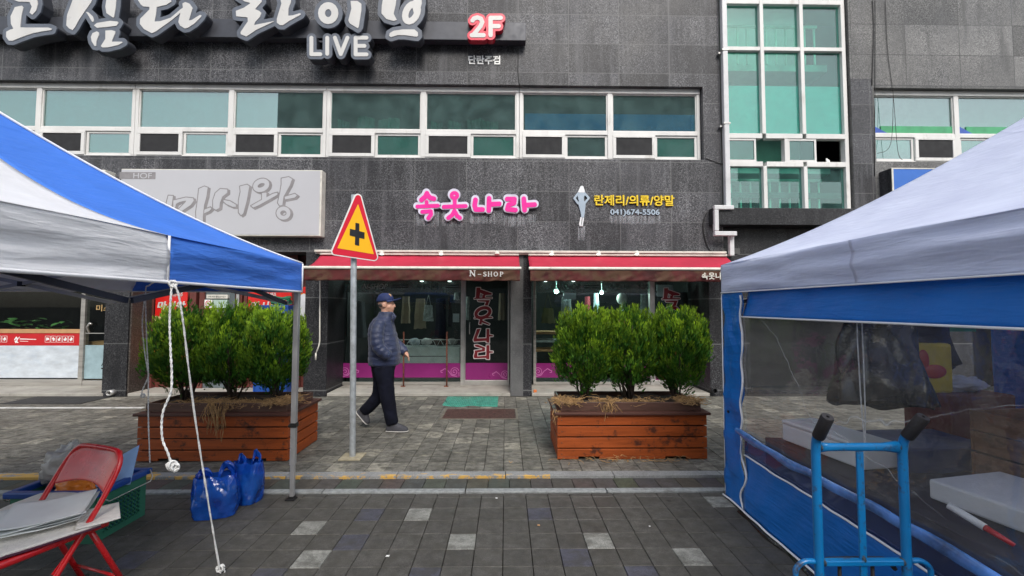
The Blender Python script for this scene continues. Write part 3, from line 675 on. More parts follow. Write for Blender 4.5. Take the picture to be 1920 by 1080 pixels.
def fmat(u, v_):
    x0, x1 = G(836, 750).x, G(934, 750).x; y0, y1 = G(880, 763).y, FY-.03
    ins = .05*max(0, 1-u*6) + .0; yy = y0 + (y1-y0)*v_
    if v_ < .5: yy += .09*max(0, 1-u*5) + .07*math.exp(-((u-.55)/.12)**2)
    return (x0+(x1-x0)*u, yy, .006 + .003*math.sin(u*190) + .01*noise.noise((u*4, v_*3, 1)))
tag(MB().grid(fmat, 240, 10).build('rubber_mat', mMat, solid=.004, smooth=True), 'torn green ribbed rubber mat at the foot of the shop step', 'mat')
# dark sheet painted as the ground shadow by the left shop
a = G(40, 757); tag(MB().box(G(40,750).x, G(185,750).x, G(40,758).y, G(40,744).y, .002, .009).build('painted_shadow', simple('shadow_tone', (.03,.03,.03), .7, bmp=.6, bscale=60)), 'dark sheet painting the shadow on the pavement before the left shop step', 'painted_shadow')
wl = MB().box(-9, G(272,764).x, G(100,766).y, G(100,764).y, .001, .006); structure(wl.build('white_line', simple('white_line_paint', (.6,.6,.58), .7, dirt=(9,.55,.6))))
# litter
rr = random.Random(5)
def scrap(px, py, s, col, lab, z=-.02, name='litter_scrap', cat='litter'):
    g = G(px, py, z); m = MB(); 
    m.grid(lambda u, v_: (g.x+(u-.5)*s, g.y+(v_-.5)*s*.9, z+.004+.008*abs(noise.noise((u*3+px, v_*3, py)))), 5, 5)
    return tag(m.build(name, col, solid=.002), lab, cat)
scrap(727, 1044, .02, mWhite, 'small white paper scrap on the dark pavers before the camera')
scrap(931, 935, .014, mWhite, 'tiny crumpled white scrap just below the grey edging strip')
scrap(1010, 986, .018, mTan, 'small tan leaf fragment on the dark pavers')
scrap(1218, 988, .01, mWhite, 'tiny pale fragment near the right pale paver')
g = P(1003, 731, FY+.06); tag(MB().box(g.x-.025, g.x+.03, g.y-.02, g.y+.02, .056, .1).build('orange_block', simple('orange_plastic', (.6,.16,.04), .5), bevel=.006), 'small orange plastic block on the step beside the central pier', 'block')
# ---------------- big channel letter sign ----------------
mChan = simple('dark_grey_metal', (.05,.053,.065), .45, .2, var=.1); mSide = simple('letter_side_grey', (.035,.038,.048), .5); mRimG = simple('letter_rim_grey', (.10,.115,.145), .45)
mFaceW = simple('letter_face_white', (.58,.57,.55), .35, var=.05, scale=3, dirt=(2.2,.58,.35), dirt_col=(.6,.52,.4), stretch=(1,1,.35))
big = thing('channel_letter_sign', 'large white brush lettering with dark grey rims on a long bar above the windows', 'sign', (X_(500, 60), FY, Z_(60)))
DB = FY - .18
a, b_ = P(-700, 76, DB), P(986, 76, DB)
MB().box(a.x, b_.x, DB, FY-.03, b_.z, P(986, 42, DB).z).build('mounting_bar', mChan, big, bevel=.006)
mb = MB()
for x in (-3.0, -6.5, 0.0, -9): mb.box(x, x+.06, FY-.03, FY, b_.z+.05, b_.z+.15)
mb.build('bracket', mChan, big)
s4 = lambda pts: [(x/4, y/4) for x, y in pts]            # traced on a crop enlarged four times
s3 = lambda pts: [(400 + x/3.2, y/3.2) for x, y in pts]
LET = {
 'go': [('P', s4(q)) for q in ([(90,0),(150,25),(235,28),(250,60),(232,105),(258,125),(290,90),(302,40),(290,-40),(250,-70),(120,-60),(60,-25)],
        [(125,60),(180,48),(195,65),(180,130),(172,210),(205,212),(380,212),(408,222),(402,238),(330,248),(260,262),(180,290),(110,318),(80,316),(58,285),(60,245),(90,228),(112,222),(95,190),(92,130)])],
 'sim': [('P', s4(q)) for q in ([(580,-60),(545,40),(515,120),(508,200),(530,225),(560,240),(580,215),(610,160),(650,100),(700,30),(730,-60)],
        [(650,92),(680,100),(712,130),(722,160),(715,180),(700,172),(675,130)], [(800,-60),(812,-20),(800,60),(808,110),(860,145),(872,140),(885,60),(892,-60)],
        [(712,200),(740,178),(840,162),(895,168),(905,180),(890,205),(820,215),(740,222)], [(740,240),(758,250),(760,270),(740,320),(738,358),(720,355),(698,320),(692,285),(705,255)],
        [(800,235),(850,232),(880,240),(880,260),(855,318),(930,318),(936,330),(900,350),(820,368),(780,368),(765,355),(800,300)])],
 'da': [('P', s4(q)) for q in ([(1020,-60),(1042,10),(1065,45),(1085,62),(1130,65),(1130,80),(1060,150),(1058,190),(1090,230),(1150,262),(1180,250),(1300,165),(1390,90),(1395,55),(1360,80),(1290,140),(1215,165),(1175,168),(1185,120),(1190,66),(1260,50),(1300,25),(1290,-20)],
        [(1375,35),(1400,22),(1435,35),(1460,70),(1450,100),(1432,160),(1450,155),(1510,118),(1528,122),(1520,140),(1470,190),(1420,222),(1395,226),(1360,205),(1345,175),(1360,110),(1380,70)])],
 'ra': [('P', s3(q)) for q in ([(130,-20),(195,20),(225,28),(190,52),(140,72),(142,108),(175,112),(210,115),(212,135),(168,200),(170,215),(205,230),(225,218),(265,190),(340,155),(375,138),(370,132),(330,140),(255,155),(262,140),(290,110),(298,85),(285,72),(262,62),(300,20),(290,-40)],
        [(395,-40),(412,30),(385,120),(385,145),(405,162),(425,162),(460,138),(530,100),(535,90),(525,85),(480,98),(458,100),(460,60),(475,20),(470,-40)])],
 'i': [('P', s3(q)) for q in ([(825,12),(870,12),(895,30),(895,70),(880,170),(872,182),(820,150),(812,130),(830,60)],)],
 'beu': [('P', s3(q)) for q in ([(1030,-60),(1012,40),(1010,90),(1040,125),(1085,138),(1108,130),(1088,90),(1100,40),(1112,-60)],
        [(1055,225),(1060,205),(1085,190),(1140,182),(1210,182),(1232,200),(1234,222),(1225,232),(1195,228),(1150,222),(1110,222),(1070,234)])]}
LET['ieung'] = [[(400+(695+40*math.cos(t))/3.2, (88-45*math.sin(t))/3.2, 7.3) for t in [2*math.pi*k/16 for k in range(17)]]]
LET['beu'].append([(400+(1195+35*math.cos(t)+14*math.sin(t))/3.2 - 1, (85-52*math.sin(t))/3.2, 6.8) for t in [2*math.pi*k/16 for k in range(17)]])
LET['beu'].append(('P', s3([(1190,40),(1205,0),(1200,-60),(1252,-60),(1256,30),(1240,90),(1215,130)])))
LET['sip_left'] = [('P', [(x-215, y) for x, y in LET['go'][1][1]]), ('P', [(x-215, y) for x, y in LET['go'][0][1]])]
LFY = FY - .22
for k, (nm, it) in enumerate(LET.items()):
    e = k*.0012
    o = shape('letter', it, LFY - .1, .155 + e, mSide, big, grow=6.6, res=1.0, back=-.155)
    shape('letter_rim', it, LFY - .1, .02 + e, mRimG, o, grow=6.4, res=1.0, back=.0005, bevel=.003)
    shape('letter_face', it, LFY - .1, .008 + e, mFaceW, o, grow=-.9, res=.6, back=.0235)
def capsule_word(strokes, Y, par, side, rim, face, g, dep, name='letter', kk=0):
    e = kk*.001
    o = shape(name, strokes, Y, dep, side, par, grow=g+.3, res=.7, back=-dep+.001)
    shape('letter_rim', strokes, Y, .015+e, rim, o, grow=g, res=.5, back=.0, bevel=.002)
    shape('letter_face', strokes, Y, .006, face, o, grow=0, res=.4, back=.018+e)
    return o
live = thing('live_sign', 'small white LIVE letters with grey rims hanging under the long dark sign bar', 'sign', (X_(635,90), FY, Z_(95)))
r = 3.6; q = lambda p: [(400+x/3.2, y/3.2, r) for x, y in p]
for k, it in enumerate(([q([(592,232),(592,330),(645,330)])], [q([(687,232),(687,328)])], [q([(733,232),(768,330),(808,232)])], [q([(922,232),(857,232),(857,332),(922,332)]), q([(857,281),(910,281)])])):
    capsule_word(it, FY-.28, live, mSide, mRimG, mFaceW, 5.2, .16, kk=k)
MB().box(X_(600), X_(680), FY-.18, FY-.002, Z_(95), Z_(92)).build('bracket', mChan, live)
mRedL = simple('red_acrylic', (.68,.02,.06), .35, var=.05); mRedS2 = simple('red_acrylic_side', (.42,.01,.03), .4)
tf = thing('floor_number_sign', 'red rimmed 2F letters on the right end of the dark sign bar', 'sign', (X_(910,55), FY, Z_(55)))
q = lambda p, rr_=4.0: [(400+x/3.2, y/3.2, rr_) for x, y in p]
two = [q([(1556,128),(1565,116),(1585,110),(1606,118),(1614,138),(1604,162),(1560,215),(1552,216),(1622,216)])]; ff = [q([(1664,216),(1664,113),(1724,113)]), q([(1664,162),(1712,162)])]
for k, it in enumerate((two, ff)): capsule_word(it, FY-.26, tf, mRedS2, mRedL, mFaceW, 4.6, .1, kk=k)
sm1 = thing('small_bar_sign', 'small flat white Korean lettering on the granite beneath the red 2F', 'sign', (X_(908,112), FY, Z_(112)))
wtext('lettering', '단란주점', 878, 105, 938, 121, FY, mWhite, sm1, off=.03, depth=.012)

# ---------------- grey lightbox sign ----------------
mBoxF = simple('lightbox_face', (.47,.47,.495), .35, var=.03, scale=1.0); mBoxG = simple('lightbox_grey', (.25,.235,.24), .4); mCream = simple('cream_box_side', (.66,.64,.57), .5, dirt=(5,.58,.4))
YB = FY - .16
lb = thing('lightbox_sign', 'pale grey lightbox sign with grey outlined brush lettering between the window band and the pub', 'sign', (X_(415,380), FY, Z_(380)))
a, c = P(222, 441, YB), P(604, 319, YB)
MB().box(a.x, c.x, YB, FY, a.z, c.z).build('casing', mCream, lb, bevel=.008)
MB().box(a.x+.012, c.x-.03, YB-.004, YB-.001, a.z+.02, c.z-.015).build('face', mBoxF, lb)
s43 = lambda pts: [(200+x/4.3636, 300+y/4.3636) for x, y in pts]
MAS = [('P', s43(q)) for q in ([(505,290),(545,292),(540,340),(520,440),(505,480),(488,440),(490,350)], [(545,330),(650,305),(710,312),(715,335),(690,370),(600,430),(560,455),(545,450),(590,400),(640,350),(650,335),(600,345),(570,360),(560,400),(545,400)],
   [(755,235),(800,215),(830,225),(820,300),(800,370),(790,460),(790,500),(765,528),(735,505),(730,430),(745,330)], [(800,405),(850,385),(860,400),(840,420),(795,440)],
   [(890,270),(930,235),(990,240),(990,270),(950,300),(930,350),(925,395),(895,410),(870,395),(870,330)], [(955,325),(1010,335),(1060,365),(1060,385),(1030,385),(980,362),(955,340)],
   [(1090,215),(1150,200),(1170,215),(1150,330),(1120,440),(1100,455),(1080,430),(1080,330),(1095,260)], [(1180,375),(1260,330),(1360,275),(1400,265),(1400,285),(1330,325),(1250,370),(1200,392)], [(1270,270),(1310,265),(1310,330),(1270,340)],
   [(1430,150),(1490,138),(1520,155),(1500,210),(1450,300),(1440,370),(1415,375),(1400,350),(1420,260),(1430,200)], [(1455,300),(1540,275),(1560,290),(1540,310),(1460,325)])]
MAS.append([(200+(1265+48*math.cos(t))/4.3636, 300+(208-36*math.sin(t)-10*math.cos(t))/4.3636, 4.6) for t in [2*math.pi*k/16 for k in range(17)]])
MAS.append([(200+(1447+42*math.cos(t))/4.3636, 300+(435-38*math.sin(t))/4.3636, 4.0) for t in [2*math.pi*k/16 for k in range(17)]])
sh = [('P', [(x+3.4, y+2.2) for x, y in it[1]]) if it[0] == 'P' else [(x+3.4, y+2.2, r_) for x, y, r_ in it] for it in MAS]
shape('lettering_outline', MAS+sh, YB-.004, .002, mBoxG, lb, grow=1.5, res=.6, back=.0)
shape('lettering', MAS, YB-.004, .002, mBoxF, lb, grow=-.5, res=.6, back=.0025)
MB().box(P(223,330,YB).x+.015, P(292,330,YB).x, YB-.0065, YB-.0045, P(292,336,YB).z, P(292,323,YB).z).build('label_strip', mBoxG, lb)
wtext('label_lettering', 'HOF', 250, 324.5, 285, 334.5, YB-.0065, mBoxF, lb, depth=.002)
# cream cabinet further left, and the blue lightbox on the right wing
cb_ = thing('sign_cabinet', 'end of a cream sign cabinet behind the left canopy, left of the grey lightbox', 'sign cabinet', (X_(120,330), FY, Z_(335)))
a, c = P(-260, 430, FY-.2), P(197, 318, FY-.2); MB().box(a.x, c.x, FY-.2, FY, a.z, c.z).build('casing', mCream, cb_, bevel=.01)
MB().box(a.x+.04, c.x-.06, FY-.206, FY-.2, a.z+.04, c.z-.04).build('face', mTan, cb_)
bl = thing('blue_lightbox', 'blue faced lightbox with dark casing on the right wing, half hidden by the canopy', 'sign', (X_(1720,340), FY, Z_(340)))
a, c = P(1675, 420, FY-.24), P(1960, 317, FY-.24); MB().box(a.x, c.x, FY-.24, FY, a.z, c.z).build('casing', mGranP, bl, bevel=.008)
MB().box(a.x+.03, c.x-.03, FY-.246, FY-.241, a.z+.03, c.z-.02).build('face', simple('blue_acrylic', (.02,.13,.50), .4, var=.03), bl)
m = MB(); 
for q in ((a.x,a.x+.028,a.z,c.z),(a.x+.028,c.x,c.z-.018,c.z)): m.box(q[0],q[1],FY-.25,FY-.24,q[2],q[3])
m.build('trim', mCream, bl)

# ---------------- pink shop letters ----------------
mPink = simple('pink_acrylic', (.85,.03,.32), .35, var=.06, scale=8); mLilac = simple('pale_letter_rim', (.62,.60,.72), .45, var=.12, scale=5)
s37 = lambda pts, r_=4.4: [(760+x/3.692, 330+y/3.692, r_) for x, y in pts]
PK = [[s37([(150,120),(140,142),(112,166)]), s37([(150,125),(170,150),(198,158)]), s37([(148,180),(148,205)],3.6), s37([(84,212),(225,206)],3.6), s37([(118,248),(176,244),(178,268),(160,292)],3.8)],
      [s37([(340+20*math.cos(t),135-18*math.sin(t)) for t in [2*math.pi*k/14 for k in range(15)]],3.4), s37([(342,165),(342,200)],3.6), s37([(266,214),(418,208)],3.6), s37([(340,240),(325,270),(298,290)],3.8), s37([(345,250),(360,278),(378,290)],3.8)],
      [s37([(486,165),(480,205),(488,232),(535,232)]), s37([(580,155),(578,238)]), s37([(590,196),(650,193)])],
      [s37([(705,160),(755,160),(752,188),(715,200),(706,230),(762,236)]), s37([(820,158),(826,236)]), s37([(835,202),(895,198)])]]
pk = thing('pink_shop_sign', 'four pink rounded Korean letters with pale rims streaking the granite', 'sign', (X_(890,385), FY, Z_(385)))
for k, it in enumerate(PK):
    o = shape('letter', it, FY, .06, mLilac, pk, grow=2.9, res=.5, back=.0); shape('letter_face', it, FY-.06, .008, mPink, o, grow=0, res=.4, back=.0005, bevel=.0)
# mineral streaks that have run down the stone below the letters
m, n, b = newmat('mineral_streaks'); v = objco(n); sep = N(n, 'SeparateXYZ'); n.links.new(v, sep.inputs[0]); o_ = n.nodes['Material Output']
def streaks(x0, y0, x1, y1, par, dens):
    m, n, b = newmat('mineral_streaks'); v = objco(n); sep = N(n, 'SeparateXYZ'); n.links.new(v, sep.inputs[0]); o_ = n.nodes['Material Output']
    a, c = P(x0, y1, FY), P(x1, y0, FY)
    f = noise_(n, v, 9, 5, .75, (5, 5, .25)); fade = math_(n, 'DIVIDE', math_(n, 'SUBTRACT', sep.outputs[2], a.z), c.z-a.z)
    al = math_(n, 'MULTIPLY', ramp(n, f, [(.42, 0.), (.62, dens)]), math_(n, 'POWER', math_(n, 'MAXIMUM', fade, 0.0), .45)); b.inputs['Base Color'].default_value = (.42,.43,.46,1); b.inputs['Roughness'].default_value = .8
    n.links.new(al, b.inputs['Alpha']); MB().box(a.x, c.x, FY-.0018, FY-.0008, a.z, c.z).build('mineral_streak', m, par)
for q in ((780,396,823,425),(828,396,868,425),(882,400,948,420),(946,402,985,426),(984,402,1006,418)): streaks(*q, pk, .55)
fs = thing('figure_sign', 'pale blue grey flat cut-out of a standing woman beside the yellow lettering', 'sign', (X_(1090,390), FY, Z_(390)))
k108 = lambda pts: [(1060+x/10.8, 340+y/10.8) for x, y in pts]
mBG = simple('blue_grey_acrylic', (.36,.44,.52), .4, var=.06); mWh2 = simple('white_vinyl_film', (.78,.80,.82), .4)
hair = [('P', k108([(300,110),(330,100),(360,115),(378,170),(390,215),(380,235),(260,235),(252,215),(275,170)]))]
torso = [('P', k108([(255,225),(320,208),(385,225),(395,260),(385,300),(365,340),(370,390),(392,430),(405,470),(392,600),(375,740),(318,740),(312,660),(280,540),(255,470),(268,400),(248,320)]))]
arms = [[(1060+x/10.8, 340+y/10.8, 1.9) for x, y in p] for p in ([(262,240),(180,350),(250,450)],[(378,240),(468,345),(395,440)])]
legs = [('P', k108([(300,730),(330,742),(318,860),(315,915),(285,915),(272,870),(290,800)])), ('P', k108([(345,742),(375,735),(362,820),(352,900),(350,918),(320,910),(330,860)]))]
shape('body', torso+arms, FY, .03, mBG, fs, res=.4); shape('hair', hair, FY, .03, mWh2, fs, res=.4, back=.003); shape('leg', [legs[0]], FY, .028, mWh2, fs, res=.4); shape('leg', [legs[1]], FY, .026, mWh2, fs, res=.4)
streaks(1084, 424, 1097, 452, fs, .6)
mYel = simple('yellow_acrylic', (.82,.58,.02), .4); ys = thing('yellow_shop_sign', 'yellow Korean block lettering on the granite over the pale phone number', 'sign', (X_(1188,376), FY, Z_(376)))
wtext('lettering', '란제리/의류/양말', 1114, 367, 1263, 386, FY, mYel, ys, off=.018, depth=.03)
ph = thing('phone_number_sign', 'pale blue phone number digits below the yellow lettering', 'sign', (X_(1190,400), FY, Z_(400)))
wtext('lettering', '041)674-5506', 1144, 393, 1236, 406, FY, mBG, ph, off=.022, depth=.02); streaks(1143, 404, 1238, 420, ph, .6)
# faint writing scratched on the rising pier
# ---------------- awnings, rail and lamps ----------------
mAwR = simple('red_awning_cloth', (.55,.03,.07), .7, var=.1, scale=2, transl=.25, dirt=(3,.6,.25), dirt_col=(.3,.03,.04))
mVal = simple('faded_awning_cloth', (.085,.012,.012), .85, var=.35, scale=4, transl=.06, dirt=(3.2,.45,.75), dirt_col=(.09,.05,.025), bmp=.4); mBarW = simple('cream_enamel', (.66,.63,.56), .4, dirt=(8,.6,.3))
AZ1 = Z_(479); AF = FY - .62
def awning(xa, xb, lab, body, tx0, tx1, seed):
    t = thing('awning', lab, 'awning', (xa, FY, AZ1), 'red awnings over the shop fronts')
    zb = P(950, 503, AF).z; xa2, xb2 = xa-.02, xb+.02
    def top(u, v_):
        x = xa + (xb-xa)*u; y = FY-.03 + (AF-FY+.03)*v_; z = AZ1-.01 + (zb-AZ1+.01)*v_ - .035*math.sin(math.pi*v_)*(1+.3*math.sin(u*17+seed)) + .006*noise.noise((u*12, v_*3, seed))
        return (x, y, z)
    MB().grid(top, 60, 10).build('canopy_cloth', mAwR, t, smooth=True, solid=.003)
    MB().tube([(xa2, AF, zb-.0), (xb2, AF, zb-.0)], .026, 12).build('front_bar', mBarW, t, smooth=True, angle=40)
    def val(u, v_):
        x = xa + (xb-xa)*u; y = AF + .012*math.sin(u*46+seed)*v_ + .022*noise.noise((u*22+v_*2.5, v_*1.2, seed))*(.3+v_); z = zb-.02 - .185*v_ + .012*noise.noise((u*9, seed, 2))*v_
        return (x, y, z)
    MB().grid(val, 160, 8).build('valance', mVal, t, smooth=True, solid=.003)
    MB().box(xa, xb, FY-.08, FY-.005, AZ1-.01, AZ1+.03).build('cassette', mBarW, t, bevel=.01)
    for x in (xa+.25, xb-.3):
        m = MB(); mid = (x + (.32 if x < (xa+xb)/2 else -.32), (FY+AF)/2, (AZ1+zb)/2-.14); m.bar((x, FY-.03, AZ1-.1), mid, .03, .05); m.bar(mid, (x, AF+.03, zb-.03), .03, .04); m.build('folding_arm', mBarW, t, bevel=.004)
    return t, zb
xaA, xbA = P(570, 500, AF).x, P(975, 500, AF).x
aw1, zb = awning(xaA, xbA, 'left red awning with a faded brown valance over the shop window with the walking man', 'N', 0, 0, 1.0)
aw2, zb = awning(P(994, 500, AF).x, P(1398, 500, AF).x, 'right red awning with a crumpled faded valance, its end behind the white canopy', 'N', 0, 0, 5.0)
r1 = .7
NS = [[(0,0,r1),(0,10,r1)],[(0,0,1.1),(8,10,1.2)],[(8,0,.7),(8,10,.7)],[(-2,0,.4),(2,0,.4)],[(6,0,.4),(10,0,.4)],[(-2,10,.4),(2,10,.4)]]
def off(st, dx, dy, s=1): return [[(x*s+dx, y*s+dy, r_) for x, y, r_ in q] for q in st]
Sx = [[(5,1.5,.55),(4,.3,.6),(1.5,.3,.7),(.5,2,.8),(2,3.6,.9),(4.6,4.8,.9),(5,6.6,.8),(3.5,7.8,.7),(1,7.7,.6),(0,6.4,.55)]]
Hx = [[(0,0,.8),(0,8,.8)],[(5.5,0,.8),(5.5,8,.8)],[(0,4,.45),(5.5,4,.45)],[(-1.2,0,.35),(1.2,0,.35)],[(-1.2,8,.35),(1.2,8,.35)],[(4.3,0,.35),(6.7,0,.35)],[(4.3,8,.35),(6.7,8,.35)]]
Ox = [[(3.4+3.2*math.cos(t),4-3.9*math.sin(t),.5+.35*abs(math.cos(t))) for t in [2*math.pi*k/14 for k in range(15)]]]
Px = [[(0,0,.8),(0,8,.8)],[(0,.2,.4),(3.6,.4,.6),(4.6,2.2,.85),(3.6,4,.6),(0,4.2,.4)],[(-1.2,0,.35),(1,0,.35)],[(-1.2,8,.35),(1.4,8,.35)]]
word = off(NS, 882, 507.5) + [[(896.5,514.5,.6),(902,514.5,.6)]] + off(Sx, 906.5, 510) + off(Hx, 916, 510) + off(Ox, 926.2, 510) + off(Px, 938.5, 510)
shape('valance_lettering', word, AF-.03, .004, mFaceW, aw1, res=.3, back=.012)
a = P(1315, 524, AF-.03); c = P(1349, 511, AF-.03); text('valance_lettering', '속옷나라', mCream, aw2, wallM(a.x, a.z, AF-.045), h=c.z-a.z, off=.02, depth=.004)
rl = tag(MB().box(X_(594,472), X_(1357,472), FY-.1, FY-.03, Z_(475), Z_(471)).box(X_(594,472), X_(1357,472), FY-.06, FY-.002, Z_(478), Z_(475)).build('light_rail', mBarW, bevel=.005), 'long thin cream rail across the granite just above both red awnings', 'rail')
mLamp = simple('lamp_glass', (.8,.9,.85), .3, emit=(.75,1,.92), es=2.2); mLampOff = simple('lamp_white', (.7,.72,.7), .4)
def lamp(px, py, Y, lab, em, s=.035):
    g = P(px, py, Y); t = thing('downlight', lab, 'downlight', (g.x, Y, g.z), 'small downlights on the shop front')
    MB().lathe([(.001, 0), (s*1.25, 0), (s*1.25, .03), (s*.6, .06), (.001, .06)], (g.x, Y, g.z)).build('housing', mBarW, t, smooth=True, angle=40)
    MB().ell((g.x, Y, g.z-.001), (s, s, .012)).build('bulb', em, t, smooth=True)
for k, (px, lab) in enumerate(((716,'small white downlight under the rail, just right of the warning sign'), (827,'small white downlight under the rail above the middle of the left awning'), (932,'small white downlight under the rail near the right end of the left awning'), (1034,'small white downlight under the rail at the left end of the right awning'), (1122,'small white downlight under the rail below the figure sign'), (1194,'small white downlight under the rail below the phone number'))):
    lamp(px, 476.5, FY-.08, lab, mLampOff if k == 2 else mLamp)
for px, lab in ((791,'small lit downlight under the left awning, above the hanging bags'), (843,'small lit downlight under the left awning, nearest the glass door'), (1023,'small lit downlight under the right awning, nearest the central pier'), (1075,'small lit downlight under the right awning, second from the central pier')):
    lamp(px, 527, GY-.12, lab, mLamp)
ck = thing('crank_rod', 'thin cream crank rod hanging down the granite pier left of the shop window', 'crank rod', (X_(600,520), FY-.08, Z_(520)))
MB().tube([P(600,520,FY-.1), P(599.5,640,FY-.1), P(598,648,FY-.1), P(592,664,FY-.12)], .011, 8).tube([P(592.3,662,FY-.12), P(592,675,FY-.12)], .014, 8).build('rod', mBarW, ck, smooth=True)

# ---------------- the pub front in the left recess ----------------
PY = FY + .42
mWoodR = simple('brown_red_wood', (.13,.035,.028), .5, var=.25, scale=3, bmp=.15, stretch=(1,1,.15))
pub = thing('pub_front', 'brown red panelled wooden pub front with double doors behind the left shrubs', 'shopfront', (X_(420,600), PY, .05))
x0, x1 = P(262, 600, PY).x, P(572, 600, PY).x
MB().box(X_(240)-.0, x1+.3, PY+.1, PY+.16, .05, SH).build('panel_wall', mWoodR, pub)
m = MB()
for p0, p1 in ((252,276),(276,287),(354,366),(372,382),(440,452),(456,462),(545,556)): m.box(P(p0,600,PY).x, P(p1,600,PY).x, PY, PY+.1, .055, SH-.001)
m.build('post', mWoodR, pub, bevel=.006)
MB().box(P(382,600,PY).x, P(437,600,PY).x, PY+.03, PY+.09, .06, P(420,540,PY).z).build('door', simple('grey_door', (.10,.12,.13), .5), pub)
MB().box(P(443,600,PY).x, P(449,600,PY).x, PY-.03, PY, .9, 2.1).build('door_bar', mSteel, pub, bevel=.01)
for k in range(9):
    c0, c1 = 366+22*k, 366+22*k+20
    MB().box(P(c0,600,PY).x, P(c1,600,PY).x, PY+.06, PY+.1, .06, .95).build('lower_panel', mWoodR, pub, bevel=.01)
mPostR = simple('poster_red', (.62,.015,.012), .35, var=.04); mPostY = simple('poster_cream', (.72,.55,.28), .4); mPostO = simple('poster_orange', (.75,.2,.02), .4, var=.3, scale=6); mPostW = simple('poster_white', (.7,.72,.75), .4)
def poster(p0, p1, py0, py1, lab, word, wx0, wx1, extra):
    t = thing('poster', lab, 'poster', (P(p0,600,PY).x, PY, P(420,py1,PY).z)); a, c = P(p0, py1, PY-.02), P(p1, py0, PY-.02)
    MB().box(a.x, c.x, PY-.02, PY-.008, a.z, c.z).build('sheet', mPostR, t)
    text('lettering', word, mFaceW, t, wallM(P(wx0,600,PY).x, P(420,581,PY).z, PY-.024), w=P(wx1,600,PY).x-P(wx0,600,PY).x, h=.155, off=.035, shear=.15, depth=.004)
    text('lettering', '소주/맥주', mFaceW, t, wallM(P(wx0+22,600,PY).x, P(420,557.5,PY).z, PY-.024), w=.24, h=.09, off=.02, shear=.15, depth=.004)
    m = MB(); nn = 24
    lo = [(a.x + (c.x-a.x)*i/nn, PY-.021, a.z+.001) for i in range(nn+1)]
    hi = [(a.x + (c.x-a.x)*i/nn, PY-.021, P(420, extra + 5*noise.noise((i*.35, p0*.1, 0)) + (4 if i < 8 else -2), PY).z) for i in range(nn+1)]
    m.loft([lo, hi], closed=False); m.build('printed_band', mPostY, t)
    m = MB(); hi2 = [(x, PY-.0222, z-.19+.03*noise.noise((x*9,1,3))) for x, y, z in hi]; lo2 = [(x, PY-.0222, a.z+.002) for x, y, z in lo]; m.loft([lo2, hi2], closed=False); m.build('printed_band', mPostO, t)
    return t
poster(287, 352, 545, 680, 'red poster with white brush lettering at the left of the pub front', '마시왕', 296, 349, 588)
tp = poster(461, 547, 545, 690, 'red poster with white brush lettering behind the blue crate', '마시왕', 471, 524, 592)
t = thing('poster', 'red and orange drink poster on the pier edge behind the canopy pole', 'poster', (P(562,600,PY).x, PY, 1)); a, c = P(548, 690, PY-.02), P(574, 538, PY-.02)
MB().box(a.x, c.x, PY-.02, PY-.008, a.z, c.z).build('sheet', mPostO, t)
m = MB(); m.loft([[(a.x+.01+.0, PY-.022, P(420,575,PY).z), (a.x+.05, PY-.022, P(420,596,PY).z), (c.x-.04, PY-.022, P(420,606,PY).z), (c.x-.002, PY-.022, P(420,600,PY).z)], [(a.x+.01, PY-.022, P(420,562,PY).z), (a.x+.05, PY-.022, P(420,556,PY).z), (c.x-.04, PY-.022, P(420,550,PY).z), (c.x-.002, PY-.022, P(420,552,PY).z)]], closed=False); m.build('printed_patch', mPostW, t)
MB().box(a.x+.002, c.x-.002, PY-.0235, PY-.0215, P(420,549,PY).z, c.z-.002).build('printed_band', mPostR, t)
# notices on the grey door
t = thing('notice_strip', 'narrow cream notice strip with small print high on the pub door', 'notice', (P(405,553,PY).x, PY, 1.7)); a, c = P(387, 559.5, PY-.02), P(427, 552.5, PY-.02)
MB().box(a.x, c.x, PY-.02, PY+.03, a.z, c.z).build('sheet', mCream, t)
text('small_print', '19세 미만 출입금지업소', mShade, t, wallM(a.x+.03, a.z+.018, PY-.0215), w=(c.x-a.x)-.06, h=.03, depth=.002)
t = thing('no_smoking_sign', 'white no smoking notice with a red ring and red foot on the pub door', 'sign', (P(390,570,PY).x, PY, 1.5)); a, c = P(383, 581, PY-.02), P(398, 562, PY-.02)
MB().box(a.x, c.x, PY-.02, PY+.03, a.z, c.z).build('sheet', mWhite, t); MB().box(a.x, c.x, PY-.023, PY-.0205, a.z, a.z+.035).build('red_foot', mRedS, t)
shape('no_smoking_ring', [[(390.5+4.8*math.cos(q), 569-4.8*math.sin(q), .6) for q in [2*math.pi*k/18 for k in range(19)]], [(387.2,565.8,.5),(393.8,572.4,.5)]], PY-.02, .002, mRedS, t, res=.25, back=.001)
shape('cigarette', [[(387.5,569.8,.7),(393.3,569.8,.7)]], PY-.02, .001, mShade, t, res=.25, back=.0)
t = thing('pale_notice', 'pale green notice sheet beside the no smoking sign', 'notice', (P(412,570,PY).x, PY, 1.5)); a, c = P(398.6, 577, PY-.02), P(428, 562, PY-.02)
MB().box(a.x, c.x-.02, PY-.018, PY+.03, a.z+.075, c.z).box(a.x, c.x, PY-.02, PY+.03, a.z, a.z+.073).build('sheet', simple('pale_green_paper', (.42,.55,.48), .6), t)
t = thing('door_lock', 'row of round steel door locks below the notices on the pub door', 'lock', (P(408,582,PY).x, PY, 1.45))
for px, s in ((398,.018),(408,.028),(419,.018),(408,.02)):
    g = P(px, 583 if (px != 408 or s > .02) else 591, PY); MB().tube([(g.x, PY+.03, g.z), (g.x, PY-.02, g.z)], s, 14).build('lock', mSteel, t, smooth=True, angle=40); MB().tube([(g.x, PY-.019, g.z), (g.x, PY-.023, g.z)], s*.5, 12).build('keyhole', mBlack, t)
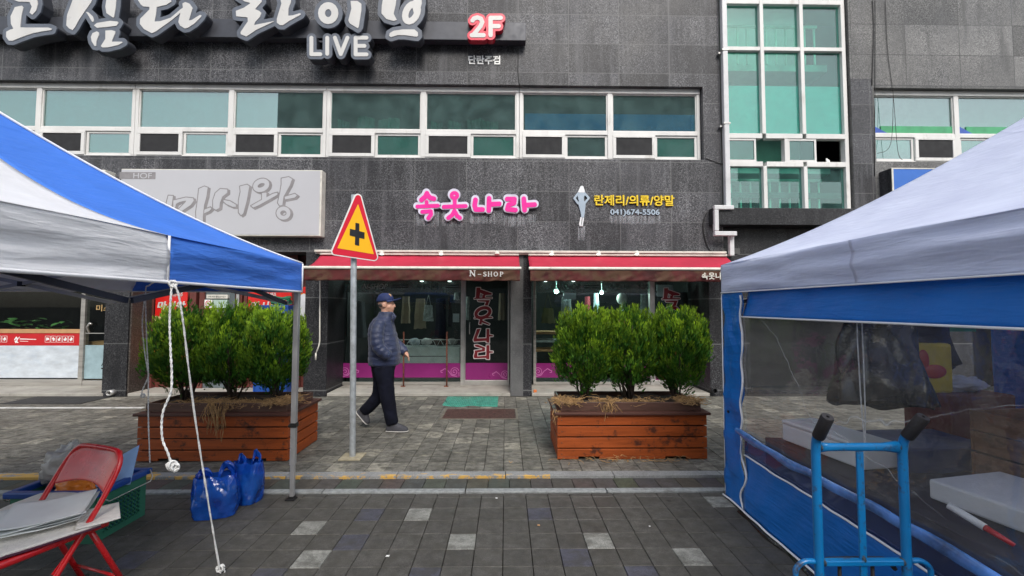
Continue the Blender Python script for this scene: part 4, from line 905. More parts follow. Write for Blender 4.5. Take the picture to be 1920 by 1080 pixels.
# ---------------- canopies ----------------
def fabric(name, col, tr=.24, rough=.6, spec=.3, wr=.5):
    m, n, b = newmat(name); v = objco(n); o = n.nodes['Material Output']
    c = ramp(n, noise_(n, v, 2.5, 5, .6), [(.3, tuple(x*.9 for x in col)), (.7, tuple(min(1, x*1.05) for x in col))])
    n.links.new(c, b.inputs['Base Color']); b.inputs['Roughness'].default_value = rough; b.inputs['Specular IOR Level'].default_value = spec
    w_ = noise_(n, v, 3.2, 4, .55, (1, .35, 2.2)); fine = noise_(n, v, 20, 3, .6)
    cre = ramp(n, noise_(n, v, 7, 3, .5, (1, .4, 2.6)), [(.40, 0.), (.5, 1.), (.60, 0.)]); h = math_(n, 'MULTIPLY_ADD', cre, .07, math_(n, 'MULTIPLY_ADD', fine, .10, w_)); bump(n, b, h, wr, .05)
    t = N(n, 'BsdfTranslucent'); n.links.new(c, t.inputs[0]); mx = N(n, 'MixShader'); mx.inputs[0].default_value = tr
    n.links.new(b.outputs[0], mx.inputs[1]); n.links.new(t.outputs[0], mx.inputs[2]); n.links.new(mx.outputs[0], o.inputs[0]); return m
mFW = fabric('white_canopy_cloth', (.86,.86,.88)); mFB = fabric('blue_canopy_cloth', (.07,.23,.78), tr=.2); mFBd = fabric('blue_tarpaulin', (.006,.16,.56), tr=.12, rough=.38, spec=.5, wr=.4)
mPipeW = simple('white_piping', (.8,.8,.82), .5, var=.05); mFL = fabric('lavender_canopy_cloth', (.78,.82,1.0), tr=.32)
mFrameD = simple('dark_blue_tube', (.03,.035,.06), .45, .3); mFrameS = simple('grey_tube', (.42,.42,.43), .4, .6)
TZ0, TZ1 = 1.672, 1.905
SIZE = 3.0
def hgt(t): return t*(.6+.45*t)
def eave_to_apex(c, e, t, ax, ay, sag=0):
    return Vector((e[0]+(ax-e[0])*t, e[1]+(ay-e[1])*t, TZ1 + hgt(t) - sag))
def canopy(name, lab, cx, cy, sx, faces, valmats, zoff=0, grp=None):
    """cx, cy: the corner at the street side; sx: +1/-1 where the canopy extends in x; it extends SIZE towards the camera in y"""
    t = thing(name, lab, 'canopy', (cx, cy, -.02), grp)
    x1 = cx + sx*SIZE; y1 = cy - SIZE; ax, ay = cx + sx*SIZE/2, cy - SIZE/2
    C = [(cx, cy), (x1, cy), (x1, y1), (cx, y1)]
    return t, C, ax, ay
def roof_face(par, A, B, ax, ay, mat, u0=0, u1=1, nm='roof_cloth', nu=30, nv=26, seed=0, taper=None):
    def fn(u, v_):
        uu = u0 + (u1-u0)*u
        if taper is not None: uu = u0 + (u1-u0)*u if taper[0] <= 0 else uu
        e = (A[0]+(B[0]-A[0])*uu, A[1]+(B[1]-A[1])*uu); t = v_*.995
        sag = .07*math.sin(math.pi*uu)*math.sin(math.pi*min(1, t*1.02)) + .012*noise.noise((uu*5, t*2+seed, 3.1))*math.sin(math.pi*uu)*(1-t)
        return eave_to_apex(None, e, t, ax, ay, sag)
    return MB().grid(fn, nu, nv).build(nm, mat, par, smooth=True, solid=.002)
def valance(par, A, B, mat, u0=0, u1=1, nm='valance', seed=0, wrk=.014, sagz=.0, nu=50, z0=TZ0, z1=TZ1):
    nrm = Vector((B[1]-A[1], -(B[0]-A[0]), 0)).normalized()
    def fn(u, v_):
        uu = u0+(u1-u0)*u; z = z1 + (z0-z1)*v_
        p = Vector((A[0]+(B[0]-A[0])*uu, A[1]+(B[1]-A[1])*uu, z + sagz*math.sin(math.pi*uu)*v_))
        e = min(uu, 1-uu); env = min(1, e*14+.15)
        d = wrk*(noise.noise((uu*3+v_*.8, v_*2.6+seed, 1.3)) + .6*noise.noise((uu*7-v_*1.5, v_*4.5+seed, 4.7)))*env + .008*math.sin(v_*9 + uu*5)*env
        return p + nrm*d
    return MB().grid(fn, nu, 14).build(nm, mat, par, smooth=True, solid=.002)
def leg(par, x, y, z0, z1, foot=True, clamp=None):
    m = MB().box(x-.02, x+.02, y-.02, y+.02, z0+.28, z1).box(x-.016, x+.016, y-.016, y+.016, z0+.015, z0+.3)
    o = m.build('leg', mFrameS, par, bevel=.004)
    MB().box(x-.045, x+.03, y-.03, y+.03, z0, z0+.014).box(x-.02, x+.02, y-.02, y+.02, z0+.014, z0+.03).build('foot', mBlack, o, bevel=.003)
    if clamp:
        MB().box(x-.027, x+.027, y-.027, y+.027, clamp-.018, clamp+.018).box(x-.045, x-.027, y-.01, y+.01, clamp-.02, clamp).build('clamp', mBlack, o, bevel=.004)
    return o
def truss(par, A, B, z, mat, n_=2):
    """scissor bars between two corners"""
    A = Vector((*A, 0)); B = Vector((*B, 0)); d = (B-A)/(n_*2); up = .30
    for k in range(n_):
        p = A + d*2*k; q = p + d*2; off_ = Vector((d.y, -d.x, 0)).normalized()*.012
        for s, (za, zb) in ((1, (z-up, z)), (-1, (z, z-up))):
            MB().bar(p + Vector((0,0,za)) + off_*s, q + Vector((0,0,zb)) + off_*s, .014, .028).build('truss_bar', mat, par)
        c = (p+q)/2; MB().box(c.x-.02, c.x+.02, c.y-.02, c.y+.02, z-up/2-.02, z-up/2+.02).build('truss_joint', mBlack, par)
# --- left canopy: white and blue, lit by the sun
LX, LY = P(565, 548, 3.5).x, 3.5
lt, C, ax, ay = canopy('pop_up_canopy', 'white and blue pop-up canopy on a thin grey pole at the left', LX, LY, -1, None, None, grp='pop-up canopies beside the street')
SU = .46
roof_face(lt, C[0], C[3], ax, ay, mFB, 0, SU, nu=16); roof_face(lt, C[0], C[3], ax, ay, mFW, SU, 1, nm='roof_cloth', nu=18)
for a, b_, s in ((C[0], C[1], 2), (C[3], C[2], 3), (C[1], C[2], 4)):
    roof_face(lt, a, b_, ax, ay, mFB if s != 3 else mFW, 0, SU, seed=s, nu=14); roof_face(lt, a, b_, ax, ay, mFW, SU, 1, seed=s, nu=14)
    valance(lt, a, b_, mFB if s != 3 else mFW, 0, SU, seed=s); valance(lt, a, b_, mFW, SU, 1, seed=s)
valance(lt, C[0], C[3], mFB, 0, SU, seed=9, wrk=.02); valance(lt, C[0], C[3], mFW, SU, 1, seed=9, wrk=.03, nu=60)
def along(A, B, u, z): return Vector((A[0]+(B[0]-A[0])*u, A[1]+(B[1]-A[1])*u, z))
hip = [eave_to_apex(None, C[0], t/20, ax, ay) + Vector((.004, 0, .004)) for t in range(21)]
m = MB(); m.tube(hip, .008, 6); m.tube([along(C[0], C[3], u/30, TZ0-.002) + Vector((.004,0,0)) for u in range(31)], .009, 6); m.tube([along(C[0], C[1], u/30, TZ0-.002) for u in range(31)], .007, 6)
m.tube([(C[0][0]+.006, C[0][1], TZ0), (C[0][0]+.006, C[0][1], TZ1)], .006, 6)
sea = [Vector((C[0][0]+(C[3][0]-C[0][0])*SU+.004, C[0][1]+(C[3][1]-C[0][1])*SU, z)) for z in (TZ0, TZ1)]; m.tube(sea, .006, 6)
m.build('piping', mPipeW, lt, smooth=True)
leg(lt, C[0][0]-.022, C[0][1]-.022, -.02, TZ1-.02, clamp=P(565, 795, LY).z)
for c_ in C[1:]: leg(lt, c_[0]+(.022 if c_[0] < C[0][0]-.1 else -.022), c_[1]-.022 if c_[1] > 2 else c_[1]+.022, -.02, TZ1-.02, clamp=.7)
ins = .075
truss(lt, (C[0][0]-ins, C[0][1]-ins), (C[3][0]-ins, C[3][1]+ins), TZ1-.03, mFrameD); truss(lt, (C[0][0]-ins, C[0][1]-ins), (C[1][0]+ins, C[1][1]-ins), TZ1-.03, mFrameS)
for c_ in (C[0], C[3]):
    MB().bar((c_[0]-.03, c_[1], TZ1-.2), (ax, ay, TZ1+.35), .02, .025).build('rafter', mFrameD, lt)
MB().box(ax-.02, ax+.02, ay-.02, ay+.02, TZ1+.1, TZ1+1.0).build('centre_post', mFrameS, lt)

# --- right canopy: white top over blue side walls with a clear window
RX, RY = P(1352, 520, 3.5).x, 3.5
rt, C2, ax2, ay2 = canopy('walled_canopy', 'pale lavender white canopy with blue tarpaulin side walls and a clear plastic window', RX, RY, 1, None, None, grp='pop-up canopies beside the street')
for a, b_, s in ((C2[0], C2[3], 1), (C2[0], C2[1], 2), (C2[3], C2[2], 3), (C2[1], C2[2], 4)):
    roof_face(rt, a, b_, ax2, ay2, mFL, 0, 1, seed=s+5, nu=40)
    if s != 1: valance(rt, a, b_, mFL, 0, 1, seed=s+11)
valance(rt, C2[0], C2[3], mFL, 0, SU, seed=12, wrk=.02, nu=50); 
valance(rt, (C2[0][0]-.008, C2[0][1]), (C2[3][0]-.008, C2[3][1]), mFL, SU-.012, 1, seed=12, wrk=.024, nu=60)
m = MB(); m.tube([along(C2[0], C2[3], u/30, TZ0-.002) + Vector((-.006,0,0)) for u in range(31)], .005, 6); m.build('piping', mPipeW, rt, smooth=True)
for c_ in C2: leg(rt, c_[0]+(.05 if c_[0] < RX+.1 else -.05), c_[1]-.05 if c_[1] > 2 else c_[1]+.05, -.02, TZ1-.02, clamp=.7)
truss(rt, (C2[0][0]+.04, C2[0][1]-.04), (C2[1][0]-.04, C2[1][1]-.04), TZ1-.03, mFrameD)
# the side wall on the near side
WX = RX + .012
def wave(y, z, a=1.0): return a*(.02*noise.noise((y*2.3, z*1.4, 7.7)) + .011*noise.noise((y*6+z*3, z*5, 2.2)))
y_far, y_win, y_near = RY, 3.23, RY-SIZE
zw1 = 1.475; zw0 = .55; zr = .415; zb_ = -.0
def wall_sheet(nm, y0, y1, z0, z1, mat, nu, nv, amp=1.0, dx=0, bot=None, par=None):
    def fn(u, v_):
        y = y0+(y1-y0)*u; za = z0(y) if callable(z0) else z0; zb2 = z1(y) if callable(z1) else z1; z = za+(zb2-za)*v_
        return (WX + dx + wave(y, z, amp) - (.04*max(0, (.4-z))*1.0) + .30*max(0, z-zw1), y, z)
    return MB().grid(fn, nu, nv).build(nm, mat, par or rt, smooth=True, solid=.0015)
rip = lambda z: .012*math.sin(z*19) + .018*noise.noise((z*6, 1.1, .3)) 
def strip(u, v_):
    z = -.0 + (TZ0+.03)*v_; y = y_far + (y_win-y_far)*u + (rip(z)*u*1.2)
    fold = .028*math.exp(-((z-.62)/.12)**2)*math.sin(u*3.1) + .02*noise.noise((u*2.0, z*7, 3.3)) + .012*noise.noise((u*5+z*8, z*3, 8.1))
    return (WX + fold - .015*(1-v_), y + .05*math.exp(-((z-.58)/.07)**2)*u, z)
MB().grid(strip, 10, 70).build('side_wall', mFBd, rt, smooth=True, solid=.0015)
wall_sheet('side_wall', y_win, y_near, zw1, TZ0+.03, mFBd, 70, 10, 1.2)
wall_sheet('side_wall', y_win, y_near, lambda y: .0+.0*y, zr, mFBd, 70, 14, 1.6)
mClear = None
m_, n_, b_ = newmat('clear_plastic'); mClear = m_; v = objco(n_); o_ = n_.nodes['Material Output']; n_.nodes.remove(b_)
tr = N(n_, 'BsdfTransparent'); tr.inputs[0].default_value = (.9,.91,.93,1); gl = N(n_, 'BsdfGlossy'); gl.inputs['Roughness'].default_value = .06; df = N(n_, 'BsdfDiffuse'); df.inputs[0].default_value = (.6,.61,.62,1)
sc1 = ramp(n_, noise_(n_, v, 3, 8, .7, (1, .5, 3)), [(.35, .03), (.75, .12)]); vo = N(n_, 'TexVoronoi'); vo.feature = 'DISTANCE_TO_EDGE'; vo.inputs['Scale'].default_value = 1.6
mp = N(n_, 'Mapping'); mp.inputs['Scale'].default_value = (1, .6, 1.3); wv = noise_(n_, v, 2.5, 3, .5, None, 'Color'); mxv = N(n_, 'Mix', data_type='VECTOR'); mxv.inputs['Factor'].default_value = .18; n_.links.new(v, mxv.inputs[4]); n_.links.new(wv, mxv.inputs[5]); n_.links.new(mxv.outputs[1], mp.inputs[0]); n_.links.new(mp.outputs[0], vo.inputs['Vector'])
cr = ramp(n_, vo.outputs['Distance'], [(0., .55), (.005, 0.)]); crm = math_(n_, 'MULTIPLY', cr, ramp(n_, noise_(n_, v, 1.7, 3), [(.45, 0.), (.65, 1.)])); dens = math_(n_, 'ADD', sc1, crm)
bp = N(n_, 'Bump'); bp.inputs['Strength'].default_value = .35; bp.inputs['Distance'].default_value = .02; n_.links.new(noise_(n_, v, 3.5, 4, .6), bp.inputs['Height']); n_.links.new(bp.outputs[0], gl.inputs['Normal'])
m1 = N(n_, 'MixShader'); m1.inputs[0].default_value = .10; n_.links.new(tr.outputs[0], m1.inputs[1]); n_.links.new(gl.outputs[0], m1.inputs[2])
m2 = N(n_, 'MixShader'); n_.links.new(dens, m2.inputs[0]); n_.links.new(m1.outputs[0], m2.inputs[1]); n_.links.new(df.outputs[0], m2.inputs[2]); n_.links.new(m2.outputs[0], o_.inputs[0])
def win(u, v_):
    y = y_win+(y_near-y_win)*u; z = zw0+(zw1-zw0)*v_
    return (WX + .004 + .6*wave(y, z, 1.0), y, z)
MB().grid(win, 60, 20).build('clear_window', mClear, rt, smooth=True)
mBlueClear = simple('blue_tinted_plastic', (.08,.22,.58), .15, var=.5, scale=5, bmp=.5, bscale=14, spec=.8, coat=.6)
def roll(u, v_):
    y = y_win+.06+(y_near-y_win-.06)*u; a = v_*2*math.pi; r_ = .021+.012*noise.noise((y*5, v_*3, 1)); cz = .575 - .05*u + .012*math.sin(y*4)
    return (WX - .02 + r_*math.cos(a)*.75, y, cz + r_*1.35*math.sin(a))
MB().grid(roll, 60, 12).build('rolled_hem', mBlueClear, rt, smooth=True)
mHazeB = glass('hazy_blue_plastic', (.30,.42,.75), .8, .08, haze=.12, hazecol=(.2,.3,.6))
wall_sheet('hem_strip', y_win, y_near, zr, .56, mHazeB, 50, 4, 1.3)
m = MB(); 
m.tube([(WX-.012+wave(y_win,z), y_win + .012*math.sin(z*17)+rip(z)*1.2 + .05*math.exp(-((z-.58)/.07)**2), z) for z in [TZ0*k/60 for k in range(60)]], .0085, 6)
m.tube([(WX-.008+1.2*wave(y, zw1), y, zw1) for y in [y_win+(y_near-y_win)*k/50 for k in range(51)]], .0065, 6)
m.tube([(WX-.006+1.5*wave(y, zr), y, zr) for y in [y_win+(y_near-y_win)*k/50 for k in range(51)]], .0065, 6)
m.tube([(WX-.03+1.6*wave(y, 0.0)-.0, y, .004+.012*noise.noise((y*3,0,0))) for y in [y_far+(y_near-y_far)*k/60 for k in range(61)]], .0075, 6)
m.tube([(WX-.012, y_far-.002, .01), (WX-.012, y_far-.002, TZ0)], .004, 6)
m.build('piping', mPipeW, rt, smooth=True)
mBagK = simple('black_polythene', (.012,.012,.014), .22, var=.2, bmp=.9, bscale=9, spec=.8)
def skirt(u, v_):
    y = 3.25+(y_near-3.25)*u; return (WX - .03 - .03*v_ + .03*noise.noise((y*5, v_*2, 3)), y, -.0 - .018*v_ + .006*noise.noise((y*9, v_, 1)))
MB().grid(skirt, 80, 5).build('polythene_skirt', mBagK, rt, smooth=True)
# far side panel of blue tarpaulin and the near part of the street side
x_f0, x_f1 = RX+2.3, RX+SIZE
MB().grid(lambda u, v_: (x_f0+(x_f1-x_f0)*u, RY-.01+.03*noise.noise((u*6, v_*2, 5)), (TZ0+.03)*v_), 30, 14).build('side_wall', mFBd, rt, smooth=True, solid=.0015)
MB().grid(lambda u, v_: (RX+SIZE-.02+.03*noise.noise((u*6, v_*2, 9)), RY-SIZE*u, (TZ0+.03)*v_), 30, 14).build('side_wall', mFBd, rt, smooth=True, solid=.0015)

# ---------------- ropes ----------------
mRope = simple('white_rope', (.82,.82,.81), .8, var=.2, scale=40, bmp=.6, bscale=160)
def catm(q, k_=8):
    q = [Vector(p) for p in q]; o = []
    for i in range(len(q)-1):
        for k in range(k_):
            t = k/k_; p0, p1, p2, p3 = q[max(i-1,0)], q[i], q[i+1], q[min(i+2, len(q)-1)]
            o.append(.5*((2*p1)+(p2-p0)*t+(2*p0-5*p1+4*p2-p3)*t*t+(3*p1-p0-3*p2+p3)*t**3))
    return o + [q[-1]]
def rope(pts, r, lab, parts=(), name='rope'):
    """two twisted strands as one mesh"""
    q = catm(pts, 14); L = 0; m = MB(); s1, s2 = [], []
    for i, p in enumerate(q):
        if i: L += (q[i]-q[i-1]).length
        t = (q[min(i+1,len(q)-1)]-q[max(i-1,0)]).normalized(); u = t.cross(Vector((0,1,0))).normalized(); v_ = t.cross(u); a = L/.028*2*math.pi*.5
        s1.append(p+(u*math.cos(a)+v_*math.sin(a))*r*.38); s2.append(p-(u*math.cos(a)+v_*math.sin(a))*r*.38)
    m.tube(s1, r*.62, 6); m.tube(s2, r*.62, 6)
    for c_, s in parts:
        for k in range(3):
            rr_ = random.Random(k*7+int(c_[2]*100)); an = rr_.random()*3
            m.tube([Vector(c_)+Vector((s*math.cos(a)*math.cos(an), s*math.sin(an)*math.cos(a)*.7, s*.8*math.sin(a)+rr_.uniform(-.3,.3)*s)) for a in [2*math.pi*k2/12 for k2 in range(13)]], r*.8, 6)
    return tag(m.build(name, mRope, smooth=True), lab, 'rope', 'white ropes tied to the left canopy')
SY = C[0][1]-SIZE*SU; SXX = C[0][0]+.02
top = P(313, 530, SY-.02); top = Vector((SXX+.01, SY, TZ0-.01))
g1 = G(413, 1072, -.01)
rope([top, top+Vector((.03,.02,-.12)), (top*.55+Vector(g1)*.45), g1, g1+Vector((.02,.01,.0))], .0055, 'taut white guy rope slanting from the canopy seam down to the pavement', [(top, .018), (g1+Vector((0,0,.02)), .022)])
e_ = P(322, 872, SY)
rope([top+Vector((-.005,0,0)), P(318,600,SY), P(320,660,SY), P(322,700,SY), P(320,735,SY), P(305,775,SY), P(304,820,SY), P(315,850,SY), e_], .0058, 'thick white rope hanging loose with a knotted end beside the left shrubs', [(e_, .024), (e_+Vector((.015,0,-.012)), .02)])
TYY = 3.3
rope([P(311,530,SY), P(300,524,2.4), P(280,535,2.9), P(273,548,TYY), P(275,640,TYY), P(278,700,TYY), P(278,780,TYY), P(281,868,TYY)], .0055, 'thin white cord falling straight from the canopy truss into the basket')
rope([P(273,548,TYY), P(267,600,TYY), P(270,650,TYY), P(276,690,TYY), P(278,705,TYY), P(270,725,TYY), P(266,735,TYY), P(268,742,TYY)], .005, 'thin frayed cord with a loose end hanging beside the brown pier', [(P(268,742,TYY), .016)])
# ---------------- planters ----------------
def wood(name, col, dark, sc_=1.0, stretch=(.25, 1, 4)):
    m, n, b = newmat(name); v = objco(n)
    g = noise_(n, v, 9*sc_, 6, .7, stretch); c = ramp(n, g, [(.3, tuple(x*.62 for x in col)), (.55, col), (.75, tuple(min(1, x*1.25) for x in col))])
    k = ramp(n, noise_(n, v, 5.5, 5, .75, (1, 1, 1.3)), [(.56, 0.), (.66, .85)]); c = mixc(n, k, c, dark)
    n.links.new(c, b.inputs['Base Color']); n.links.new(ramp(n, g, [(.3, .4), (.7, .6)]), b.inputs['Roughness']); bump(n, b, g, .25, .004); return m
mPlank = wood('stained_plank', (.34,.068,.010), (.035,.012,.008)); mPlankE = wood('stained_plank_end', (.36,.070,.010), (.05,.018,.01), stretch=(1,.25,4)); mRimW = wood('dark_stained_rim', (.085,.032,.022), (.035,.02,.016)); mTrayW = wood('brown_tray', (.10,.05,.036), (.04,.025,.02))
mSoil = simple('dry_soil', (.06,.042,.03), .95, var=.4, scale=20, bmp=1, bscale=50)
mStraw = simple('dry_straw', (.40,.24,.10), .8, var=.35, scale=14); mScrew = simple('screw_head', (.12,.06,.04), .5)
def planter(x0, x1, y0, dep, lab):
    y1 = y0 + dep; h = .452; t = thing('planter', lab, 'planter', ((x0+x1)/2, (y0+y1)/2, 0), 'wooden street planters')
    n_ = 4; ph = h/n_; rr_ = random.Random(int(x0*10))
    def plank(ax, a0, a1, p, k, mat):
        z0 = k*ph+.007; z1 = (k+1)*ph-.006; dx = rr_.uniform(-.002,.002)
        m = MB()
        segs = [(a0, a1, z0, z1)]
        if k == 0: 
            q1, q2 = a0+(a1-a0)*.14, a0+(a1-a0)*.28; q3, q4 = a0+(a1-a0)*.72, a0+(a1-a0)*.86
            if ax == 'x': segs = [(a0,a1,z0+.025,z1)] + [(a,b_,z0,z0+.0248) for a, b_ in ((a0,q1),(q2,q3),(q4,a1))]
        for a, b_, c, d in segs:
            if ax == 'x': m.box(a, b_, p+dx, p+.022+dx, c, d)
            else: m.box(p+dx, p+.022+dx, a, b_, c, d)
        return m.build('board', mat, t, bevel=.003)
    for k in range(n_):
        plank('x', x0, x1, y0, k, mPlank); plank('x', x0, x1, y1-.022, k, mPlank)
        plank('y', y0+.024, y1-.024, x0+.004, k, mPlankE); plank('y', y0+.024, y1-.024, x1-.026, k, mPlankE)
    m = MB()
    for k in range(n_):
        for x in (x0+.045, x1-.045): m.ell((x, y0-.001, (k+.5)*ph), (.006,.003,.006), nu=8, nv=5)
        for y in (y0+.06, y1-.06):
            for x in (x0+.003, x1-.003): m.ell((x, y, (k+.5)*ph), (.003,.006,.006), nu=8, nv=5)
    m.build('screws', mScrew, t)
    MB().box(x0+.03, x1-.03, y0+.03, y1-.03, .02, h-.01).build('liner', mBlack, t)
    m = MB(); e = .03; z0, z1 = h, h+.026
    m.box(x0-e, x1+e, y0-e, y0+.07, z0, z1).box(x0-e, x1+e, y1-.07, y1+e, z0, z1).box(x0-e, x0+.07, y0+.071, y1-.071, z0, z1).box(x1-.07, x1+e, y0+.071, y1-.071, z0, z1); m.build('rim', mRimW, t, bevel=.004)
    m = MB(); i = .04; z0, z1 = h+.027, h+.115
    m.box(x0+i, x1-i, y0+i, y0+i+.02, z0, z1).box(x0+i, x1-i, y1-i-.02, y1-i, z0, z1).box(x0+i, x0+i+.02, y0+i+.021, y1-i-.021, z0, z1).box(x1-i-.02, x1-i, y0+i+.021, y1-i-.021, z0, z1); m.build('tray', mTrayW, t, bevel=.004)
    MB().grid(lambda u, v_: (x0+.06+(x1-x0-.12)*u, y0+.06+(y1-y0-.12)*v_, h+.075+.03*noise.noise((u*9,v_*4,x0))), 40, 16).build('soil', mSoil, t, smooth=True)
    return t
pL = (G(256,866).x, G(538,866).x, G(400,866).y); pR = (G(1045,862).x, G(1327,862).x, G(1180,862).y)
DEP = .66
planter(pL[0], pL[1], pL[2], DEP, 'left slatted orange brown wooden planter behind the blue bags'); planter(pR[0], pR[1], pR[2], DEP, 'right slatted orange brown wooden planter before the right awning')

# ---------------- thuja shrubs ----------------
m, n, b = newmat('thuja_foliage'); at = N(n, 'Attribute'); at.attribute_name = 'tone'; at.attribute_type = 'GEOMETRY'; c = mixc(n, 1.0, at.outputs['Color'], ramp(n, noise_(n, objco(n), 30, 3), [(.3,.7),(.7,1.25)]), 'MULTIPLY')
n.links.new(c, b.inputs['Base Color']); b.inputs['Roughness'].default_value = .55; b.inputs['Specular IOR Level'].default_value = .3
t_ = N(n, 'BsdfTranslucent'); n.links.new(c, t_.inputs[0]); mx = N(n, 'MixShader'); mx.inputs[0].default_value = .3; o_ = n.nodes['Material Output']; n.links.new(b.outputs[0], mx.inputs[1]); n.links.new(t_.outputs[0], mx.inputs[2]); n.links.new(mx.outputs[0], o_.inputs[0]); mLeaf = m
mBark = simple('thuja_bark', (.05,.035,.025), .85, var=.3, scale=30, bmp=.5)
def spray_template(r):
    """flat branching spray in the xz plane, unit length, pointing up"""
    V, F = [], []
    def leaf(x, z, a, L, w_):
        dx, dz = math.sin(a), math.cos(a); nx, nz = dz, -dx; k = len(V)
        V.extend([(x, 0, z), (x+dx*L*.5+nx*w_*.62, .012*r.uniform(-1,1), z+dz*L*.5+nz*w_), (x+dx*L, .03*r.uniform(-1,1), z+dz*L), (x+dx*L*.5-nx*w_*.62, .012*r.uniform(-1,1), z+dz*L*.5-nz*w_)]); F.append((k,k+1,k+2,k+3))
    bend = r.uniform(-.25,.25)
    for i in range(6):
        z = .12+.13*i; L = .42*(1-.1*i); x = bend*z*z
        for s in (-1, 1): leaf(x, z, s*(.46-.03*i)+bend, L*r.uniform(.8,1.15), .055)
    leaf(0, 0, bend*.5, 1.0, .045); leaf(bend*.4, .55, bend, .5, .06)
    return np.array(V), F
def shrub_mesh(seed, R=.335, H=.78):
    """a crown of upright plumes, each a fan of small sprays"""
    r = random.Random(seed); T = [spray_template(r) for _ in range(8)]; VV, FF, CC = [], [], []; k0 = 0
    up = Vector((0,0,1))
    for i in range(330):
        inner = i < 50; h = .09+.91*r.random()**.8; a = r.uniform(0, 2*math.pi)
        prof = max(.05, 1-abs((h-.50)/.56)**2.3)**.5; bul = 1+.16*noise.noise((math.cos(a)*1.8, math.sin(a)*1.8, h*2.5+seed*3))
        q = R*prof*bul*(r.uniform(.2,.6) if inner else r.uniform(.86,1.0)); outw = Vector((math.cos(a), math.sin(a), 0))
        e = outw*q + up*(H*h + (r.uniform(-.03,.09) if h > .6 else r.uniform(-.03,.02)))
        d = (up*(1.0 if h > .22 else .55) + outw*(.12+.55*(1-h))*r.uniform(.6,1.3) + Vector((r.uniform(-.16,.16), r.uniform(-.16,.16), 0))).normalized()
        Lp = r.uniform(.16,.26); wp = r.uniform(.030,.050); pa = a + r.uniform(-1.2,1.2); sx0 = d.cross(Vector((math.cos(pa), math.sin(pa), .0)).normalized())
        if sx0.length < .1: sx0 = d.cross(Vector((1,0,0)))
        sx0.normalize(); ny0 = d.cross(sx0); gp = r.uniform(.65,1.3); yel = r.uniform(.4,1.1)
        n_ = 42
        for k in range(n_):
            t = (k+r.random())/n_; wd = wp*(1.15-t)**.7; off_ = r.uniform(-1,1)
            p = e - d*Lp*(1-t) + sx0*off_*wd*1.5 + ny0*r.gauss(0,.013) + outw*r.gauss(0,.006)
            dd = (d + sx0*off_*.55*(1.1-t) + ny0*r.gauss(0,.22)).normalized(); sx_ = (sx0 + ny0*r.gauss(0,.5)).normalized(); sx_ = (sx_ - dd*sx_.dot(dd)).normalized(); ny = dd.cross(sx_)
            L = r.uniform(.030,.058)*(1.25-.4*t)
            V, F = T[r.randrange(8)]; A = np.array([sx_, ny, dd]).T; W = (A @ (V*L).T).T + np.array(p); VV.append(W); FF += [tuple(i_+k0 for i_ in f) for f in F]; k0 += len(V)
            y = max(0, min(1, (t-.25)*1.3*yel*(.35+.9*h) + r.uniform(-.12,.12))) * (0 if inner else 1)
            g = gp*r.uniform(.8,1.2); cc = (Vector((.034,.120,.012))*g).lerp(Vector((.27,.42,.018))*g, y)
            if r.random() < .006: cc = Vector((.2,.15,.05))
            CC += [tuple(cc)]*len(F)
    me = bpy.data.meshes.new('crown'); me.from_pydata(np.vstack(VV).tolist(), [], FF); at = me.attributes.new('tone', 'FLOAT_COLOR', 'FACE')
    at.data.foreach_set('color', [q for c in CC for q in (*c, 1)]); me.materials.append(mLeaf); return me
def stems_mb(seed, base):
    r = random.Random(seed); m = MB()
    for k in range(15):
        a = r.uniform(0, 6.28); q = r.uniform(.05,.26); top = r.uniform(.3,.75)
        b0 = Vector((.03*math.cos(a*2), .03*math.sin(a*2), -.0)); pts = [b0, b0+Vector((q*.25*math.cos(a), q*.25*math.sin(a), .12)), Vector((q*.6*math.cos(a)+r.uniform(-.02,.02), q*.6*math.sin(a), .12+top*.4)), Vector((q*math.cos(a), q*math.sin(a), .12+top))]
        m.tube([p+Vector((0,0,0)) for p in pts], [.012,.009,.007,.003], 6)
        for j in range(4):
            p = pts[1].lerp(pts[3], r.random()); e = p + Vector((r.uniform(-.09,.09), r.uniform(-.09,.09), r.uniform(.03,.1))); m.tube([p, e], [.003,.0012], 4)
    return m
SM = [shrub_mesh(11), shrub_mesh(23), shrub_mesh(37)]
STM = []
def shrub(px, Yc, lab, k, sR=1, sH=1, rz=0):
    g = P(px, 700, Yc); t = thing('thuja_shrub', lab, 'shrub', (g.x, Yc, .52), 'clipped evergreen shrubs in the planters')
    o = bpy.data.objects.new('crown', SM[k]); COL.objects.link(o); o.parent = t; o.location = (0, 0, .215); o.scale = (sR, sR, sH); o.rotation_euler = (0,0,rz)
    if k >= len(STM): s = stems_mb(k+5, None).build('stems', mBark, None, smooth=True); STM.append(s.data); s.parent = t
    else: s = bpy.data.objects.new('stems', STM[k]); COL.objects.link(s); s.parent = t
    s.rotation_euler = (0,0,rz)
yc = pL[2]+.33
shrub(352, yc, 'clipped green shrub at the left end of the left planter, behind the hanging ropes', 0, 1.08, 1.0); shrub(440, yc+.02, 'clipped green shrub in the middle of the left planter', 1, .98, 1.03); shrub(517, yc-.02, 'clipped green shrub at the right end of the left planter, beside the canopy pole', 2, 1.0, .98)
yc = pR[2]+.33
shrub(1096, yc, 'clipped green shrub at the left end of the right planter', 2, 1.04, 1.0, 2.0); shrub(1178, yc+.03, 'clipped green shrub in the middle of the right planter', 0, .95, 1.0, 3.6); shrub(1267, yc, 'clipped green shrub at the right end of the right planter, nearest the canopy wall', 1, 1.0, 1.0, 4.2)
